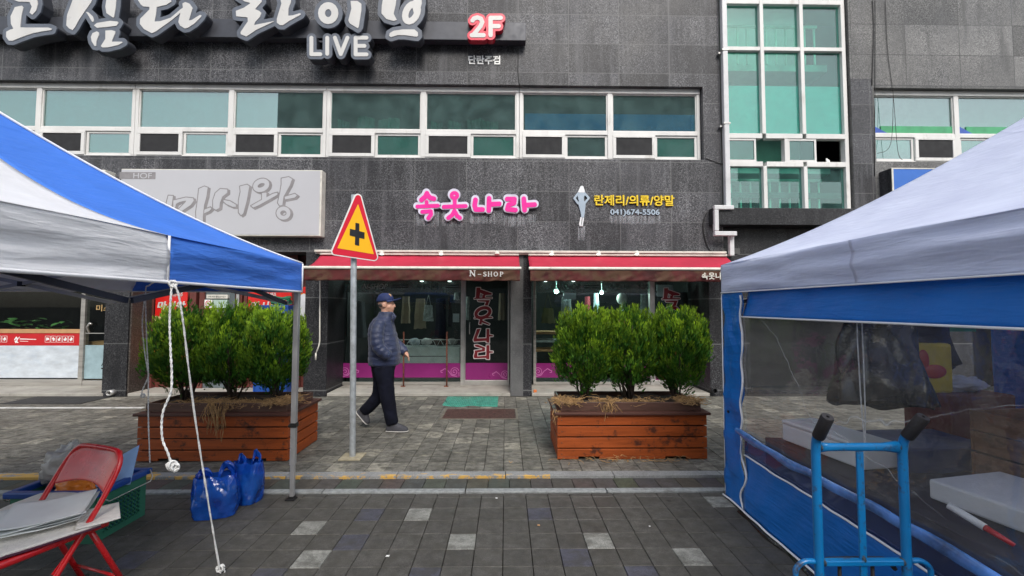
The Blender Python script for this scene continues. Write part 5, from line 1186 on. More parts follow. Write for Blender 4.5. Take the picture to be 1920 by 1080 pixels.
def straw(spots, lab, seed):
    r = random.Random(seed); m = MB()
    for (x, y, z, sx_, sy_, n_, hang) in spots:
        for k in range(n_):
            p = Vector((x+r.gauss(0, sx_), y+r.gauss(0, sy_), z+r.uniform(0,.035))); a = r.uniform(0, 6.28); L = r.uniform(.04,.14); pts = [p]
            for j in range(4):
                a += r.uniform(-.9,.9); d = Vector((math.cos(a)*L/4, math.sin(a)*L/4*.8, r.uniform(-.012,.014)))
                if hang: d = Vector((r.uniform(-.02,.02), -r.uniform(.0,.02) if j < 1 else r.uniform(-.003,.003), -L/4*hang*r.uniform(.5,1.4)))
                pts.append(pts[-1]+d)
            m.tube(pts, r.uniform(.0014,.003), 4, cap=False)
    return tag(m.build('dry_straw', mStraw), lab, 'straw', kind='stuff')
zt = .545; yf = pL[2]
def sp(px, yy): return P(px, 760, yy).x
straw([(sp(395,yf+.12), yf+.14, zt, .06,.04,110,0), (sp(402,yf+.02), yf+.035, zt+.02, .04,.012,26,1.0), (sp(405,yf-.03), yf-.035, zt-.02, .045,.006,40,2.2), (sp(470,yf+.12), yf+.12, zt-.01, .16,.05,240,0), (sp(530,yf+.1), yf+.14, zt+.01, .07,.09,300,0), (sp(440,yf+.03), yf+.03, zt+.02, .1,.01,16,.6), (sp(350,yf+.2), yf+.2, zt-.02,.15,.1,60,0)], 'dry tan straw and roots spilling over the front of the left planter', 3)
yf = pR[2]
straw([(sp(1065,yf+.1), yf+.12, zt, .07,.07,260,0), (sp(1135,yf+.1), yf+.1, zt+.01, .06,.04,110,0), (sp(1143,yf-.03), yf+.0, zt, .035,.02,26,1.0), (sp(1200,yf+.12), yf+.15, zt-.01, .2,.05,110,0), (sp(1290,yf+.12), yf+.14, zt+.01, .06,.08,260,0), (sp(1046,yf), yf+.02, .47,.02,.02,20,1.0), (sp(1180,yf), yf-.06, .003,.35,.02,50,0)], 'dry tan straw lying along the top of the right planter', 4)

# ---------------- warning sign post ----------------
g = G(661, 857); PYs = g.y
mSY = simple('sign_yellow', (.90,.46,.005), .4, var=.04, scale=3); mSR = simple('sign_red', (.62,.008,.03), .4, var=.06, scale=3); mSW = simple('sign_white', (.75,.74,.70), .45, dirt=(6,.58,.3)); mConc = simple('pale_concrete', (.33,.29,.2), .85, var=.2, scale=14, bmp=.4)
spt = thing('warning_sign', 'yellow and red triangular crossroads warning sign on a galvanised pole', 'road sign', (g.x, g.y, 0))
tp_ = P(664, 366, PYs); MB().tube([(g.x, g.y, .003), (tp_.x, g.y, tp_.z)], .031, 18).build('pole', mGal, spt, smooth=True, angle=40)
MB().box(g.x-.11, g.x+.11, g.y-.1, g.y+.1, -.01, .012).build('base', mConc, spt, bevel=.004)
YS2 = PYs - .055
tri = [('P', [(671.3,371.5), (629.0,471.5), (701.5,482)])]
pl = shape('plate', tri, YS2, .012, mSW, spt, grow=7.6, res=.6, back=0, bevel=.001)
shape('red_border', tri, YS2-.012, .0015, mSR, pl, grow=5.6, res=.6, back=.0005)
shape('yellow_field', [('P', [(671.4,384), (633.5,464.8), (700.5,476)])], YS2-.0135, .0015, mSY, pl, grow=.6, res=.5, back=.0010)
shape('crossroads_symbol', [('P', [(666.8,418),(673.8,419.3),(673.5,460.8),(665.8,459)]), ('P', [(656.3,429),(683.6,436),(683.3,448.3),(656,441.5)])], YS2-.015, .0015, mBlack, pl, grow=.2, res=.4, back=.0015)
for z in (P(665,400,PYs).z, P(665,462,PYs).z): MB().box(g.x-.05, g.x+.05, g.y-.05, g.y+.036, z-.014, z+.014).build('clamp', mGal, spt, bevel=.004)

# ---------------- pavement goods at the left ----------------
mRedP = simple('red_enamel', (.55,.01,.015), .3, var=.12, scale=8, coat=.25, dirt=(9,.62,.4), dirt_col=(.14,.03,.02))
fch = Vector((-.30, -.954, 0)); uch = Vector((.954, -.30, 0)); Nn = Vector((-2.02, 2.33, 0)); Cc = Nn - uch*.22
ch = thing('folding_chair', 'red metal folding chair holding a stack of papers at the lower left', 'chair', (Cc.x, Cc.y, -.02))
def cp(u, f, z): return Cc + uch*u + fch*f + Vector((0,0,z-.02))
r_ = .0125
fr = [cp(.205,.47,.0), cp(.21,.22,.42), cp(.215,.12,.60), cp(.205,.06,.72), cp(.165,.04,.775), cp(.1,.035,.79), cp(-.1,.035,.79), cp(-.165,.04,.775), cp(-.205,.06,.72), cp(-.215,.12,.60), cp(-.21,.22,.42), cp(-.205,.47,.0)]
MB().tube(catm(fr, 6), r_, 10).build('front_leg_frame', mRedP, ch, smooth=True)
for s in (1, -1):
    MB().tube([cp(.185*s,.17,.455), cp(.185*s,.10,.30), cp(.19*s,-.03,.0)], r_, 10).build('leg', mRedP, ch, smooth=True)
    MB().bar(cp(.198*s,.17,.46), cp(.198*s,.30,.30), .004, .022).build('hinge_brace', mRedP, ch)
    MB().tube([cp(.19*s-.0,-.03,-.0), cp(.19*s,-.035,.03)], .016, 10).build('rubber_foot', mBlack, ch, smooth=True)
MB().tube([cp(.186,.02,.12), cp(-.186,.02,.12)], .007, 8).build('stretcher', mRedP, ch, smooth=True); MB().tube([cp(.205,.37,.1), cp(-.205,.37,.1)], .007, 8).build('stretcher', mRedP, ch, smooth=True)
def seatf(u, v_):
    a = (u-.5)*2; f = .12+.42*v_; w_ = .195*(1-.12*max(0, v_-.75)*4*max(0,(v_-.75)*4)); return cp(a*w_, f - (.02*a*a if v_ > .9 else 0), .455-.012*math.cos(a*1.5)*math.sin(v_*3.1))
MB().grid(seatf, 14, 14).build('seat', mRedP, ch, smooth=True, solid=.014, bevel=.004)
rim = [cp(.2,.1,.445), cp(.2,.45,.447), cp(.17,.53,.447), cp(.1,.55,.447), cp(-.1,.55,.447), cp(-.17,.53,.447), cp(-.2,.45,.447), cp(-.2,.1,.445)]
MB().tube(catm(rim, 5), .019, 8).build('seat_rim', mRedP, ch, smooth=True)
def backf(u, v_):
    a = (u-.5)*2; z = .60+.185*v_; f = .115-.085*v_; 
    wd = .205*(1-.18*max(0,(v_-.7)/.3)**2) - .008; cut = .03*(1-a*a)*(1-v_)
    return cp(a*wd, f-.03*(1-a*a), z+cut)
MB().grid(backf, 20, 10).build('backrest', mRedP, ch, smooth=True, solid=.018, bevel=.005)
# papers and cloth on the seat
mPap = simple('grey_white_paper', (.86,.88,.86), .75, var=.06, scale=3); mCloth = simple('white_towel', (.84,.80,.75), .95, var=.07, scale=30, bmp=.8, bscale=140); mNavy = simple('navy_cloth', (.015,.016,.035), .9, bmp=.4)
def sheet(nm, cu, cf, z, lu, lf, rot, mat, curl, par, sd, sol=.002):
    cr_, sr_ = math.cos(rot), math.sin(rot)
    def fn(u, v_):
        a, b2 = (u-.5)*lu, (v_-.5)*lf; x, y = a*cr_-b2*sr_, a*sr_+b2*cr_
        e = Vector((a, b2)).length
        return cp(cu+x, cf+y, z + curl*e*e + .006*noise.noise((x*9, y*9, sd)))
    return MB().grid(fn, 16, 16).build(nm, mat, par, smooth=True, solid=sol)
tw = thing('towel', 'white towel spread over the red chair seat beneath the papers', 'towel', cp(0,.33,.47)); sheet('cloth', .02, .30, .480, .41, .39, .25, mCloth, -.06, tw, 1, .008); sheet('cloth_edge', .17, .12, .487, .24, .16, .5, mCloth, .1, tw, 5, .006)
sheet('dark_lining', .03, .31, .474, .42, .40, .25, simple('maroon_lining', (.06,.01,.03), .9), -.06, tw, 1, .004)
ps = thing('paper_stack', 'stack of large pale grey paper sheets curling up on the red chair', 'papers', cp(0,.3,.5))
for k in range(4): sheet('sheet', -.02+.014*math.sin(k*2.1), .24+.012*math.cos(k*3), .503+.0065*k, .34, .31, .58+.16*math.sin(k*2.3), mPaleV if k == 1 else mPap, .35+.1*(k == 5)+.12*(k % 2), ps, k)
wc = thing('folded_cloth', 'folded white cloth on the far corner of the red chair, over a navy one', 'cloth', cp(-.28,.3,.5)); sheet('white_fold', -.26, .16, .51, .22, .26, -.3, mCloth, -.4, wc, 12, .012); sheet('navy_fold', -.25, .32, .485, .16, .2, -.2, mNavy, -.5, wc, 13, .014)
# basket
bx0, bx1, by0, by1 = -3.27, -2.72, 2.86, 3.24; bz1 = .285
mGreenP = simple('green_crate_plastic', (.03,.16,.10), .45, var=.12, scale=5); mBlueP = simple('blue_crate_plastic', (.01,.06,.28), .4, var=.12, scale=5)
bk = thing('crate', 'green perforated plastic crate with a blue one nested in it, behind the red chair', 'crate', ((bx0+bx1)/2, (by0+by1)/2, -.02))
def crate_side(m, A, B, z0, z1, t=.008, cols=16, rows=7, taper=.0):
    A, B = Vector(A), Vector(B); d = (B-A); L = d.length; d.normalize(); nrm = Vector((d.y, -d.x, 0))
    def bx(a, b_, c, e): 
        q = [A+d*a, A+d*b_, A+d*b_+nrm*t, A+d*a+nrm*t]; m.add([(p.x,p.y,c) for p in q]+[(p.x,p.y,e) for p in q], [(0,3,2,1),(4,5,6,7),(0,1,5,4),(1,2,6,5),(2,3,7,6),(3,0,4,7)])
    m0 = .05; bx(0, m0, z0, z1); bx(L-m0, L, z0, z1); hz = (z1-z0); zb, ztp = z0+.04, z1-.07; bx(m0, L-m0, z0, zb); bx(m0, L-m0, ztp, z1)
    cw = (L-2*m0)/cols; rh = (ztp-zb)/rows
    for i in range(cols): bx(m0+i*cw+cw*.0, m0+i*cw+cw*.42, zb, ztp)
    for j in range(rows): bx(m0, L-m0, zb+j*rh, zb+j*rh+rh*.38)
m = MB(); c4 = [(bx0,by0,0),(bx1,by0,0),(bx1,by1,0),(bx0,by1,0)]
for i in range(4): crate_side(m, c4[i], c4[(i+1) % 4], -.02, bz1, cols=14 if i % 2 == 0 else 10)
m.box(bx0, bx1, by0, by1, -.018, -.008); m.build('body', mGreenP, bk)
MB().box(bx0+.02, bx1-.02, by0+.02, by1-.02, -.005, bz1-.03).build('inner_crate', mBlueP, bk)
m = MB(); e = .03; z0, z1 = bz1-.005, bz1+.035
for q in ((bx0-e,bx1+e,by0-e,by0+.015),(bx0-e,bx1+e,by1-.015,by1+e),(bx0-e,bx0+.015,by0+.016,by1-.016),(bx1-.015,bx1+e,by0+.016,by1-.016)): m.box(*q, z0, z1)
m.build('rim', mBlueP, bk, bevel=.008)
for x, s in ((bx1+e+.004, 1), (bx0-e-.004, -1)):
    MB().tube([(x, by0+.0, bz1+.02), (x+.02*s, by0-.0, bz1-.02), (x+.03*s, by0+.03, bz1-.045), (x+.03*s, by1-.03, bz1-.045), (x+.02*s, by1, bz1-.02), (x, by1, bz1+.03)], .004, 8).build('handle', mSteel, bk, smooth=True)
def crumple(nm, c_, rad_, mat, par, amp=.35, sd=1, sub=(36, 26), fz=1):
    def fn(u, v_):
        th = math.pi*v_; a = 2*math.pi*u; d = Vector((math.sin(th)*math.cos(a), math.sin(th)*math.sin(a), math.cos(th)))
        n1 = noise.noise(d*2.2+Vector((sd,0,0))); n2 = abs(noise.noise(d*5+Vector((0,sd,0)))); n3 = abs(noise.noise(d*11+Vector((sd,sd,0))))
        k = 1+amp*n1-.35*amp*n2*2-.15*amp*n3*2
        return (c_[0]+rad_[0]*d.x*k, c_[1]+rad_[1]*d.y*k, c_[2]+rad_[2]*d.z*k*fz)
    return MB().grid(fn, *sub).build(nm, mat, par, smooth=True)
mGreyBag = simple('grey_polythene', (.42,.40,.38), .35, var=.1, bmp=.6, bscale=25); mOrBag = simple('orange_polythene', (.75,.20,.01), .35, bmp=.5); mBlPap = simple('light_blue_paper', (.28,.45,.75), .6, var=.08)
t = tag(crumple('grey_bag', (-3.1, 3.07, .40), (.18,.13,.15), mGreyBag, None, .4, 2), 'crumpled grey plastic bag lying in the crate behind the red chair', 'bag')
t = tag(crumple('orange_bag', (-2.93, 2.93, .31), (.12,.07,.07), mOrBag, None, .3, 4), 'crumpled orange plastic bag in the crate seen through the red chair', 'bag')
t = tag(crumple('dark_cloth', (-3.06, 3.16, .44), (.14,.06,.05), mBagK, None, .3, 6), 'crumpled black cloth behind the grey bag in the crate', 'cloth')
t = thing('paper_wrap', 'light blue folded paper wrapping with a dark band standing in the crate', 'wrapping', (-2.8, 3.05, .3))
def wrapf(u, v_): return (-2.93+.24*u+.01*v_, 2.98+.12*u+.05*v_+.02*math.sin(u*5), .27+.25*v_*(.45+.6*u)+.0*u)
MB().grid(wrapf, 12, 10).build('sheet', mBlPap, t, smooth=True, solid=.004)
MB().grid(lambda u, v_: tuple(Vector(wrapf(.52+.06*u, v_))+Vector((.003,-.006,.0))), 3, 10).build('band', mNavy, t, smooth=True, solid=.002); MB().grid(lambda u, v_: tuple(Vector(wrapf(.0+.1*u, v_))+Vector((.003,-.006,.0))), 3, 10).build('band', mNavy, t, smooth=True, solid=.002)
# two blue carrier bags
m, n, b = newmat('blue_polythene'); v = objco(n); c = ramp(n, noise_(n, v, 7, 4), [(.3, (.004,.05,.42)), (.7, (.02,.20,.85))]); n.links.new(c, b.inputs['Base Color']); b.inputs['Roughness'].default_value = .12; b.inputs['Specular IOR Level'].default_value = 1.0; b.inputs['Coat Weight'].default_value = 1.0; b.inputs['Coat Roughness'].default_value = .06
rg_ = math_(n, 'ABSOLUTE', math_(n, 'SUBTRACT', noise_(n, v, 4, 2, .4, (1, 1, .6)), .5)); bump(n, b, math_(n, 'ADD', math_(n, 'MULTIPLY', rg_, 2.0), noise_(n, v, 6, 2, .4)), .8, .08)
tb = N(n, 'BsdfTransparent'); tb.inputs[0].default_value = (.05,.2,.9,1); mx = N(n, 'MixShader'); mx.inputs[0].default_value = .5; o_ = n.nodes['Material Output']; n.links.new(b.outputs[0], mx.inputs[1]); n.links.new(tb.outputs[0], mx.inputs[2]); n.links.new(mx.outputs[0], o_.inputs[0]); mBagB = m
mCont = simple('dark_contents', (.006,.006,.012), .4)
def carrier(cx, cy, w_, d_, h_, rz, lab, sd, flop):
    t = thing('carrier_bag', lab, 'carrier bag', (cx, cy, -.02), 'blue carrier bags by the planter'); R_ = Matrix.Rotation(rz, 4, 'Z')
    def body(u, v_):
        a = 2*math.pi*u; c_, s_ = math.cos(a), math.sin(a); k = (abs(c_)**3.2+abs(s_)**3.2)**(-1/3.2)
        wd = 1+.10*math.sin(v_*3.0) - .12*max(0, v_-.75)*4*.3; wr = .07*noise.noise((c_*2.5, s_*2.5, v_*4+sd)) + .05*abs(noise.noise((c_*6, s_*6, v_*9+sd)))
        x, y = w_/2*c_*k*(wd+wr), d_/2*s_*k*(wd+wr)*(1-.35*v_*v_); z = h_*v_ + .02*noise.noise((c_*2, s_*2, sd))*v_
        p = R_ @ Vector((x + flop*v_*v_*.04, y, z)); return (cx+p.x, cy+p.y, -.015+p.z)
    MB().grid(body, 64, 34).build('body', mBagB, t, smooth=True)
    m = MB(); m.grid(lambda u, v_: tuple(Vector((cx,cy,0))*(1-.9) + .9*Vector(body(u, v_*.62)) if False else Vector((cx,cy,0)) + (Vector(body(u, v_*.6))-Vector((cx,cy,0)))*.93), 40, 12); m.add([(cx+R_.to_3x3()[0][0]*0, cy, h_*.55)], [])
    m.build('contents', mCont, t, smooth=True)
    MB().ell((cx, cy, h_*.5), (w_*.42, d_*.38, h_*.12)).build('contents', mCont, t, smooth=True)
    for s in (-1, 1):
        def hnd(u, v_):
            a = math.pi*u; x = s*w_*.26 + (w_*.21)*math.cos(a)*(1-.42*v_) ; z = h_*.80 + h_*.52*math.sin(a)**.7*(1-.38*v_)*(1 if s > 0 else .8)
            p = R_ @ Vector((x + flop*.05 + .01*noise.noise((u*5, v_*2, sd)), s*.012+.02*noise.noise((u*4, v_*3, sd+3)), z)); return (cx+p.x, cy+p.y, p.z-.015)
        MB().grid(hnd, 24, 4).build('handle', mBagB, t, smooth=True, solid=.002)
    return t
gA = G(384, 979, -.02); carrier(gA.x, gA.y+.12, .27, .20, .29, .25, 'left blue plastic carrier bag on the pavement, the nearer and squatter one', 1.3, -.3)
gB = G(444, 952, -.02); carrier(gB.x, gB.y+.12, .22, .18, .31, -.2, 'right blue plastic carrier bag standing against its neighbour near the canopy pole', 7.1, .3)

# ---------------- blue hand truck ----------------
mBlueM = simple('blue_enamel', (.003,.165,.43), .35, var=.08, scale=6, coat=.1, dirt=(22,.575,.9), dirt_col=(.045,.028,.022)); mGrip = simple('black_rubber', (.02,.018,.02), .6, bmp=.3, bscale=120)
mRust0 = simple('rusty_weld', (.05,.07,.09), .7, var=.5, scale=60, bmp=.6); HY = 1.70; hx0, hx1 = P(1531,900,HY).x, P(1694,900,HY).x; hz = lambda py: P(1612, py, HY).z
ht = thing('hand_truck', 'bright blue steel hand truck with black rubber grips beside the canopy wall', 'hand truck', ((hx0+hx1)/2, HY, -.02))
for x in (hx0, hx1):
    tube = catm([(x, HY, .02), (x, HY, hz(960)), (x, HY, hz(862)), (x, HY-.001, hz(844)), (x+(.002 if x == hx1 else -.001), HY-.009, hz(822)), (x+(.010 if x == hx1 else -.001), HY-.034, hz(803))], 6)
    o = MB().tube(tube, .0168, 16).build('upright', mBlueM, ht, smooth=True, angle=50)
    a_ = Vector(tube[-1]); d_ = (Vector(tube[-1])-Vector(tube[-8])).normalized(); M_ = d_.to_track_quat('Z', 'Y').to_matrix().to_4x4()
    MB().lathe([(.0005,-.035),(.0205,-.035),(.0228,-.029),(.0228,.070),(.0205,.076),(.006,.0762),(.0055,.066),(.0005,.066)], a_, 20, M_).build('grip', mGrip, ht, smooth=True, angle=35)
MB().loft([[Vector((x, HY+sy*.011*k, hz(838)+sz*.017*k)) for sy, sz in ((-1,-.6),(-1,.6),(-.5,1),(.5,1),(1,.6),(1,-.6),(.5,-1),(-.5,-1))] for x, k in ((hx0+.018,1.1),(hx0+.05,.9),(hx0+.1,.85),((hx0+hx1)/2,.9),(hx1-.08,.9),(hx1-.02,1.35))]).build('crossbar', mBlueM, ht, smooth=True)
MB().box((hx0+hx1)/2-.012, (hx0+hx1)/2+.016, HY-.004, HY+.006, .05, hz(846)).build('centre_bar', mBlueM, ht, bevel=.003)
zc = hz(1055)
MB().box(hx0+.02, hx1-.02, HY-.013, HY+.013, zc-.008, zc+.014).build('crossbar', mBlueM, ht, bevel=.004)
for x, s in ((hx0, -1), (hx1, 1)):
    MB().tube(catm([(x+s*.018, HY, zc+.006), (x+s*.055, HY, zc+.006), (x+s*.088, HY, zc-.015), (x+s*.098, HY, zc-.06), (x+s*.098, HY, .25)], 5), .0105, 10).build('wheel_guard', mBlueM, ht, smooth=True)
    m = MB(); M_ = Matrix.Rotation(rad(90), 4, 'Y'); m.lathe([(.02,-.02),(.09,-.025),(.1,-.012),(.1,.012),(.09,.025),(.02,.02)], (x+s*.06, HY+.06, .085), 24, M_); m.build('wheel', mGrip, ht, smooth=True, angle=40)
    MB().tube([(x+s*.0, HY+.06, .085), (x+s*.1, HY+.06, .085)], .012, 10).build('axle', mSteel, ht, smooth=True)
m = MB()
for x0_, x1_ in ((hx0+.03, (hx0+hx1)/2-.03), ((hx0+hx1)/2+.03, hx1-.03)):
    pass
m.tube(catm([(hx0+.02, HY+.03, zc-.045), (hx0+.05, HY+.035, zc-.012), (hx0+.1, HY+.035, zc-.006), (hx1-.1, HY+.035, zc-.006), (hx1-.05, HY+.035, zc-.012), (hx1-.02, HY+.03, zc-.045)], 6), .009, 8); m.build('folded_bracket', mGrip, ht, smooth=True)
for x in (hx0+.11, hx1-.11): MB().tube([(x, HY+.035, zc-.006), (x, HY+.035, zc-.2)], .007, 8).build('bracket_rod', mGrip, ht, smooth=True)
MB().box(hx0-.02, hx1+.02, HY, HY+.30, .0, .012).build('toe_plate', mBlueM, ht, bevel=.004)

for x, z in ((hx0+.018, hz(838)), (hx1-.018, hz(838)), (hx0+.018, zc+.003), (hx1-.018, zc+.003), ((hx0+hx1)/2, zc+.016)):
    MB().ell((x, HY, z), (.007,.017,.015), nu=10, nv=6).build('weld', mRust0, ht, smooth=True)
# ---------------- goods in the right canopy ----------------
mPurp = simple('dark_purple_cloth', (.022,.018,.035), .85, var=.2, scale=4, bmp=.5, bscale=8); mFoam = simple('white_foam', (.72,.72,.72), .7, var=.06, scale=4, bmp=.3, bscale=60); mWoodC = wood('crate_wood', (.24,.12,.07), (.09,.045,.03))
tx0, tx1, ty0, ty1, tz = RX+.16, RX+1.0, .75, 3.2, .555
tb_ = thing('stall_table', 'low stall table draped in dark purple cloth inside the walled canopy', 'table', ((tx0+tx1)/2, (ty0+ty1)/2, -.02))
def cloth(u, v_):
    x = tx0+(tx1-tx0)*u; y = ty0+(ty1-ty0)*v_; return (x, y, tz + .012*noise.noise((x*5, y*5, 2)))
MB().grid(cloth, 30, 50).build('cloth', mPurp, tb_, smooth=True, solid=.004)
def drape(A, B): return lambda u, v_: (A[0]+(B[0]-A[0])*u + .015*math.sin(u*40)*v_*(A[0] == B[0]), A[1]+(B[1]-A[1])*u + .015*math.sin(u*40)*v_*(A[1] == B[1]), tz - (tz+.0)*v_*.97)
for A, B in (((tx0,ty0),(tx0,ty1)), ((tx0,ty1),(tx1,ty1)), ((tx1,ty0),(tx1,ty1)), ((tx0,ty0),(tx1,ty0))): MB().grid(drape(A, B), 60, 6).build('cloth_side', mPurp, tb_, smooth=True, solid=.003)
def boxthing(nm, lab, cat, c_, s_, rz, mat, grp=None, lid=None, bevel=.012):
    M_ = Matrix.Translation(c_) @ Matrix.Rotation(rz, 4, 'Z'); t = thing(nm, lab, cat, c_, grp)
    MB().box(-s_[0]/2, s_[0]/2, -s_[1]/2, s_[1]/2, 0, s_[2]*(.8 if lid else 1), M_).build('body', mat, t, bevel=bevel)
    if lid: MB().box(-s_[0]/2-.004, s_[0]/2+.004, -s_[1]/2-.004, s_[1]/2+.004, s_[2]*.81, s_[2], M_).build('lid', mat, t, bevel=bevel)
    return t
boxthing('foam_box', 'long white foam box on the dark cloth behind the hand truck handles', 'box', (RX+.42, 2.84, tz+.012), (.28,.60,.15), .17, mFoam, None, True)
boxthing('foam_slab', 'white foam slab at the right edge, in front of the wooden crates', 'foam slab', (RX+.66, 1.96, tz+.012), (.50,.52,.10), .2, mFoam)
def wcrate(c_, rz, lab, s_=(.5,.36,.24)):
    t = thing('wooden_crate', lab, 'crate', c_, 'wooden crates inside the walled canopy'); M_ = Matrix.Translation(c_) @ Matrix.Rotation(rz, 4, 'Z'); w2, d2, h2 = s_[0]/2, s_[1]/2, s_[2]
    for k in range(2):
        z0, z1 = k*h2/2+.003, (k+1)*h2/2-.003
        for q in ((-w2,w2,-d2,-d2+.015),(-w2,w2,d2-.015,d2),(-w2,-w2+.015,-d2+.016,d2-.016),(w2-.015,w2,-d2+.016,d2-.016)): MB().box(*q, z0, z1, M_).build('board', mWoodC, t, bevel=.002)
    MB().box(-w2+.016, w2-.016, -d2+.016, d2-.016, .004, .016, M_).build('bottom', mWoodC, t); return t
cx_, cy_ = RX+1.0, 2.22
wcrate((cx_+.22, cy_+.12, -.02), .12, 'lowest wooden crate of the stack inside the walled canopy'); wcrate((cx_+.22, cy_+.12, .222), .1, 'second wooden crate from the ground in the canopy stack'); wcrate((cx_+.2, cy_+.1, .464), .14, 'third wooden crate from the ground in the canopy stack'); wcrate((cx_+.21, cy_+.1, .706), .08, 'topmost open wooden crate of the stack inside the walled canopy')
boxthing('blue_crate', 'dark blue crate between the foam box and the wooden crates', 'crate', (RX+.88, 2.72, -.02), (.62,.4,.72), .05, simple('dark_blue_plastic', (.012,.03,.13), .5, var=.15))
boxthing('red_box', 'dull red box standing behind the wooden crates', 'box', (RX+1.55, 3.1, -.02), (.5,.34,.95), .05, simple('dull_red_card', (.15,.03,.03), .8))
t = thing('light_stick', 'white and red plastic light stick lying on the dark cloth', 'light stick', (RX+.2, 1.8, tz)); a_ = Vector((RX+.185, 1.90, tz+.10)); b2 = Vector((RX+.235, 1.70, tz+.035))
MB().tube([a_, a_.lerp(b2,.58)], .016, 10).build('tube', mWhite, t, smooth=True); MB().tube([a_.lerp(b2,.58), b2], [.014,.009], 10).build('handle', mRedP, t, smooth=True)
bp_ = thing('hanging_polythene', 'black plastic sheeting hanging like a skirt from the canopy frame', 'plastic sheet', (RX+.44, 2.5, 1.6))
def poly(u, v_):
    a = 2*math.pi*u; wd = .16+.17*v_; k = 1+.22*math.sin(a*5+v_*3)*.5+.25*noise.noise((math.cos(a)*2, math.sin(a)*2, v_*3)); x = RX+.44+wd*k*math.cos(a)*.8; y = 2.5+wd*k*math.sin(a)*.6; z = 1.66-.70*v_-.07*noise.noise((math.cos(a)*1.5, math.sin(a)*1.5, 1))*v_-.05*math.cos(a-1)*v_
    return (x, y, z)
MB().grid(poly, 70, 26).build('sheeting', mBagK, bp_, smooth=True, solid=.002)
jk = thing('hanging_jacket', 'dark navy jacket hanging behind the black plastic sheeting', 'jacket', (RX+1.1, 2.95, 1.7))
def jkf(u, v_):
    a = 2*math.pi*u; wd = .27-.05*math.sin(v_*3.1); k = 1+.1*math.sin(a*6)+.2*noise.noise((math.cos(a)*2, math.sin(a)*2, v_*3+4)); return (RX+1.12+wd*k*math.cos(a), 2.95+wd*.4*k*math.sin(a), 1.75-.62*v_-.03*math.sin(a*3)*v_)
MB().grid(jkf, 60, 20).build('cloth', mNavy, jk, smooth=True, solid=.003)
yb = thing('yellow_sack', 'yellow sack with a red print hanging below the navy jacket', 'sack', (RX+1.15, 3.05, 1.0)); mYS = simple('yellow_sack_plastic', (.70,.52,.03), .5, bmp=.4)
MB().box(RX+.82, RX+1.06, 2.66, 2.72, 1.0, 1.32).build('sack', mYS, yb, bevel=.02); MB().ell((RX+.93, 2.657, 1.14), (.08,.006,.045)).ell((RX+.86, 2.657, 1.21), (.04,.005,.07)).build('print', mRedS, yb, smooth=True)
gb_ = thing('green_banner', 'strip of green banner glimpsed under the canopy top at the right', 'banner', (RX+1.6, 3.3, 1.5)); MB().box(RX+1.45, RX+1.95, 3.30, 3.31, 1.36, 1.62).build('cloth', mGreen, gb_)
wp = thing('white_bundle', 'small white bundle on the red box in the walled canopy', 'bundle', (RX+1.5, 3.0, .93)); crumple('cloth', (RX+1.58, 3.08, .985), (.15,.1,.06), mFoam, wp, .3, 9)
zt_ = 1.62
for dx, lab in ((0, 'left thin white cord hanging inside the clear window'), (.028, 'right thin white cord hanging inside the clear window')):
    a_ = PX(1606, 610, WX+.1); m = MB(); m.tube(catm([(a_.x+dx, a_.y, zt_), (a_.x+dx+.004, a_.y, 1.3), (a_.x+dx+.012-.3*dx, a_.y, 1.0), (a_.x+.024, a_.y, .8)], 8), .0032, 6); tag(m.build('cord', mRope, smooth=True), lab, 'cord')

# ---------------- things around the shop windows ----------------
mRust = simple('rusty_tube', (.20,.06,.03), .7, var=.35, scale=20)
RY_ = GY - .16
rk = thing('display_rack', 'rusty two legged display rack standing on the shop step behind the man', 'rack', (P(798,700,RY_).x, RY_, .055))
for px in (757, 838):
    a_, b2 = P(px-.5, 727, RY_), P(px, 622, RY_); MB().tube([(a_.x, RY_, .058), (b2.x, RY_, b2.z)], .014, 8).build('upright', mRust, rk, smooth=True)
    MB().box(a_.x-.05, a_.x+.03, RY_-.02, RY_+.02, .055, .07).build('foot', mRust, rk)
MB().tube([P(757,668,RY_), P(838,668,RY_)], .008, 8).build('rail', mBlack, rk, smooth=True)
for k in range(4): pass
ct = thing('shop_counter', 'pale grey counter with a zigzag rail just inside the shop window', 'counter', (P(805,700,GY+.3).x, GY+.3, .05)); a_, b2 = P(738, 705, GY+.16), P(862, 651, GY+.16)
MB().box(a_.x, b2.x, GY+.16, GY+.6, .06, b2.z).build('body', simple('pale_grey_laminate', (.48,.52,.50), .5), ct, bevel=.006)
m = MB(); z0, z1 = b2.z+.01, P(800,637,GY+.16).z; m.tube([(a_.x, GY+.17, z1), (b2.x, GY+.17, z1)], .008, 6)
x = a_.x
while x < b2.x-.1: m.tube([(x, GY+.17, z1), (x+.075, GY+.17, z0), (x+.15, GY+.17, z1)], .005, 5); x += .15
m.build('zigzag_rail', mWhite, ct, smooth=True)
for k, px in enumerate((778, 800, 824, 848)):
    g_ = P(px, 642, GY+.4); tag(crumple('cloth_bundle', (g_.x, GY+.38, g_.z+.02), (.12,.1,.07), [mMarb, mWhite, mBrown, mGreyBag][k], None, .35, k+20, (20,14)), ['white bundle on the counter behind the man', 'pale bundle on the shop counter under the hanging bags', 'brown bundle on the shop counter near its right end', 'grey bundle at the right end of the shop counter'][k], 'bundle')
mBeige = simple('beige_cloth', (.36,.29,.21), .9, bmp=.5); mPaleC = simple('pale_cloth', (.50,.56,.55), .9, var=.3, scale=18); mOlive = simple('olive_leather', (.20,.20,.10), .6); mMann = simple('mannequin_plastic', (.55,.57,.53), .4); mGreyC = simple('grey_cloth', (.12,.13,.14), .9, bmp=.5)
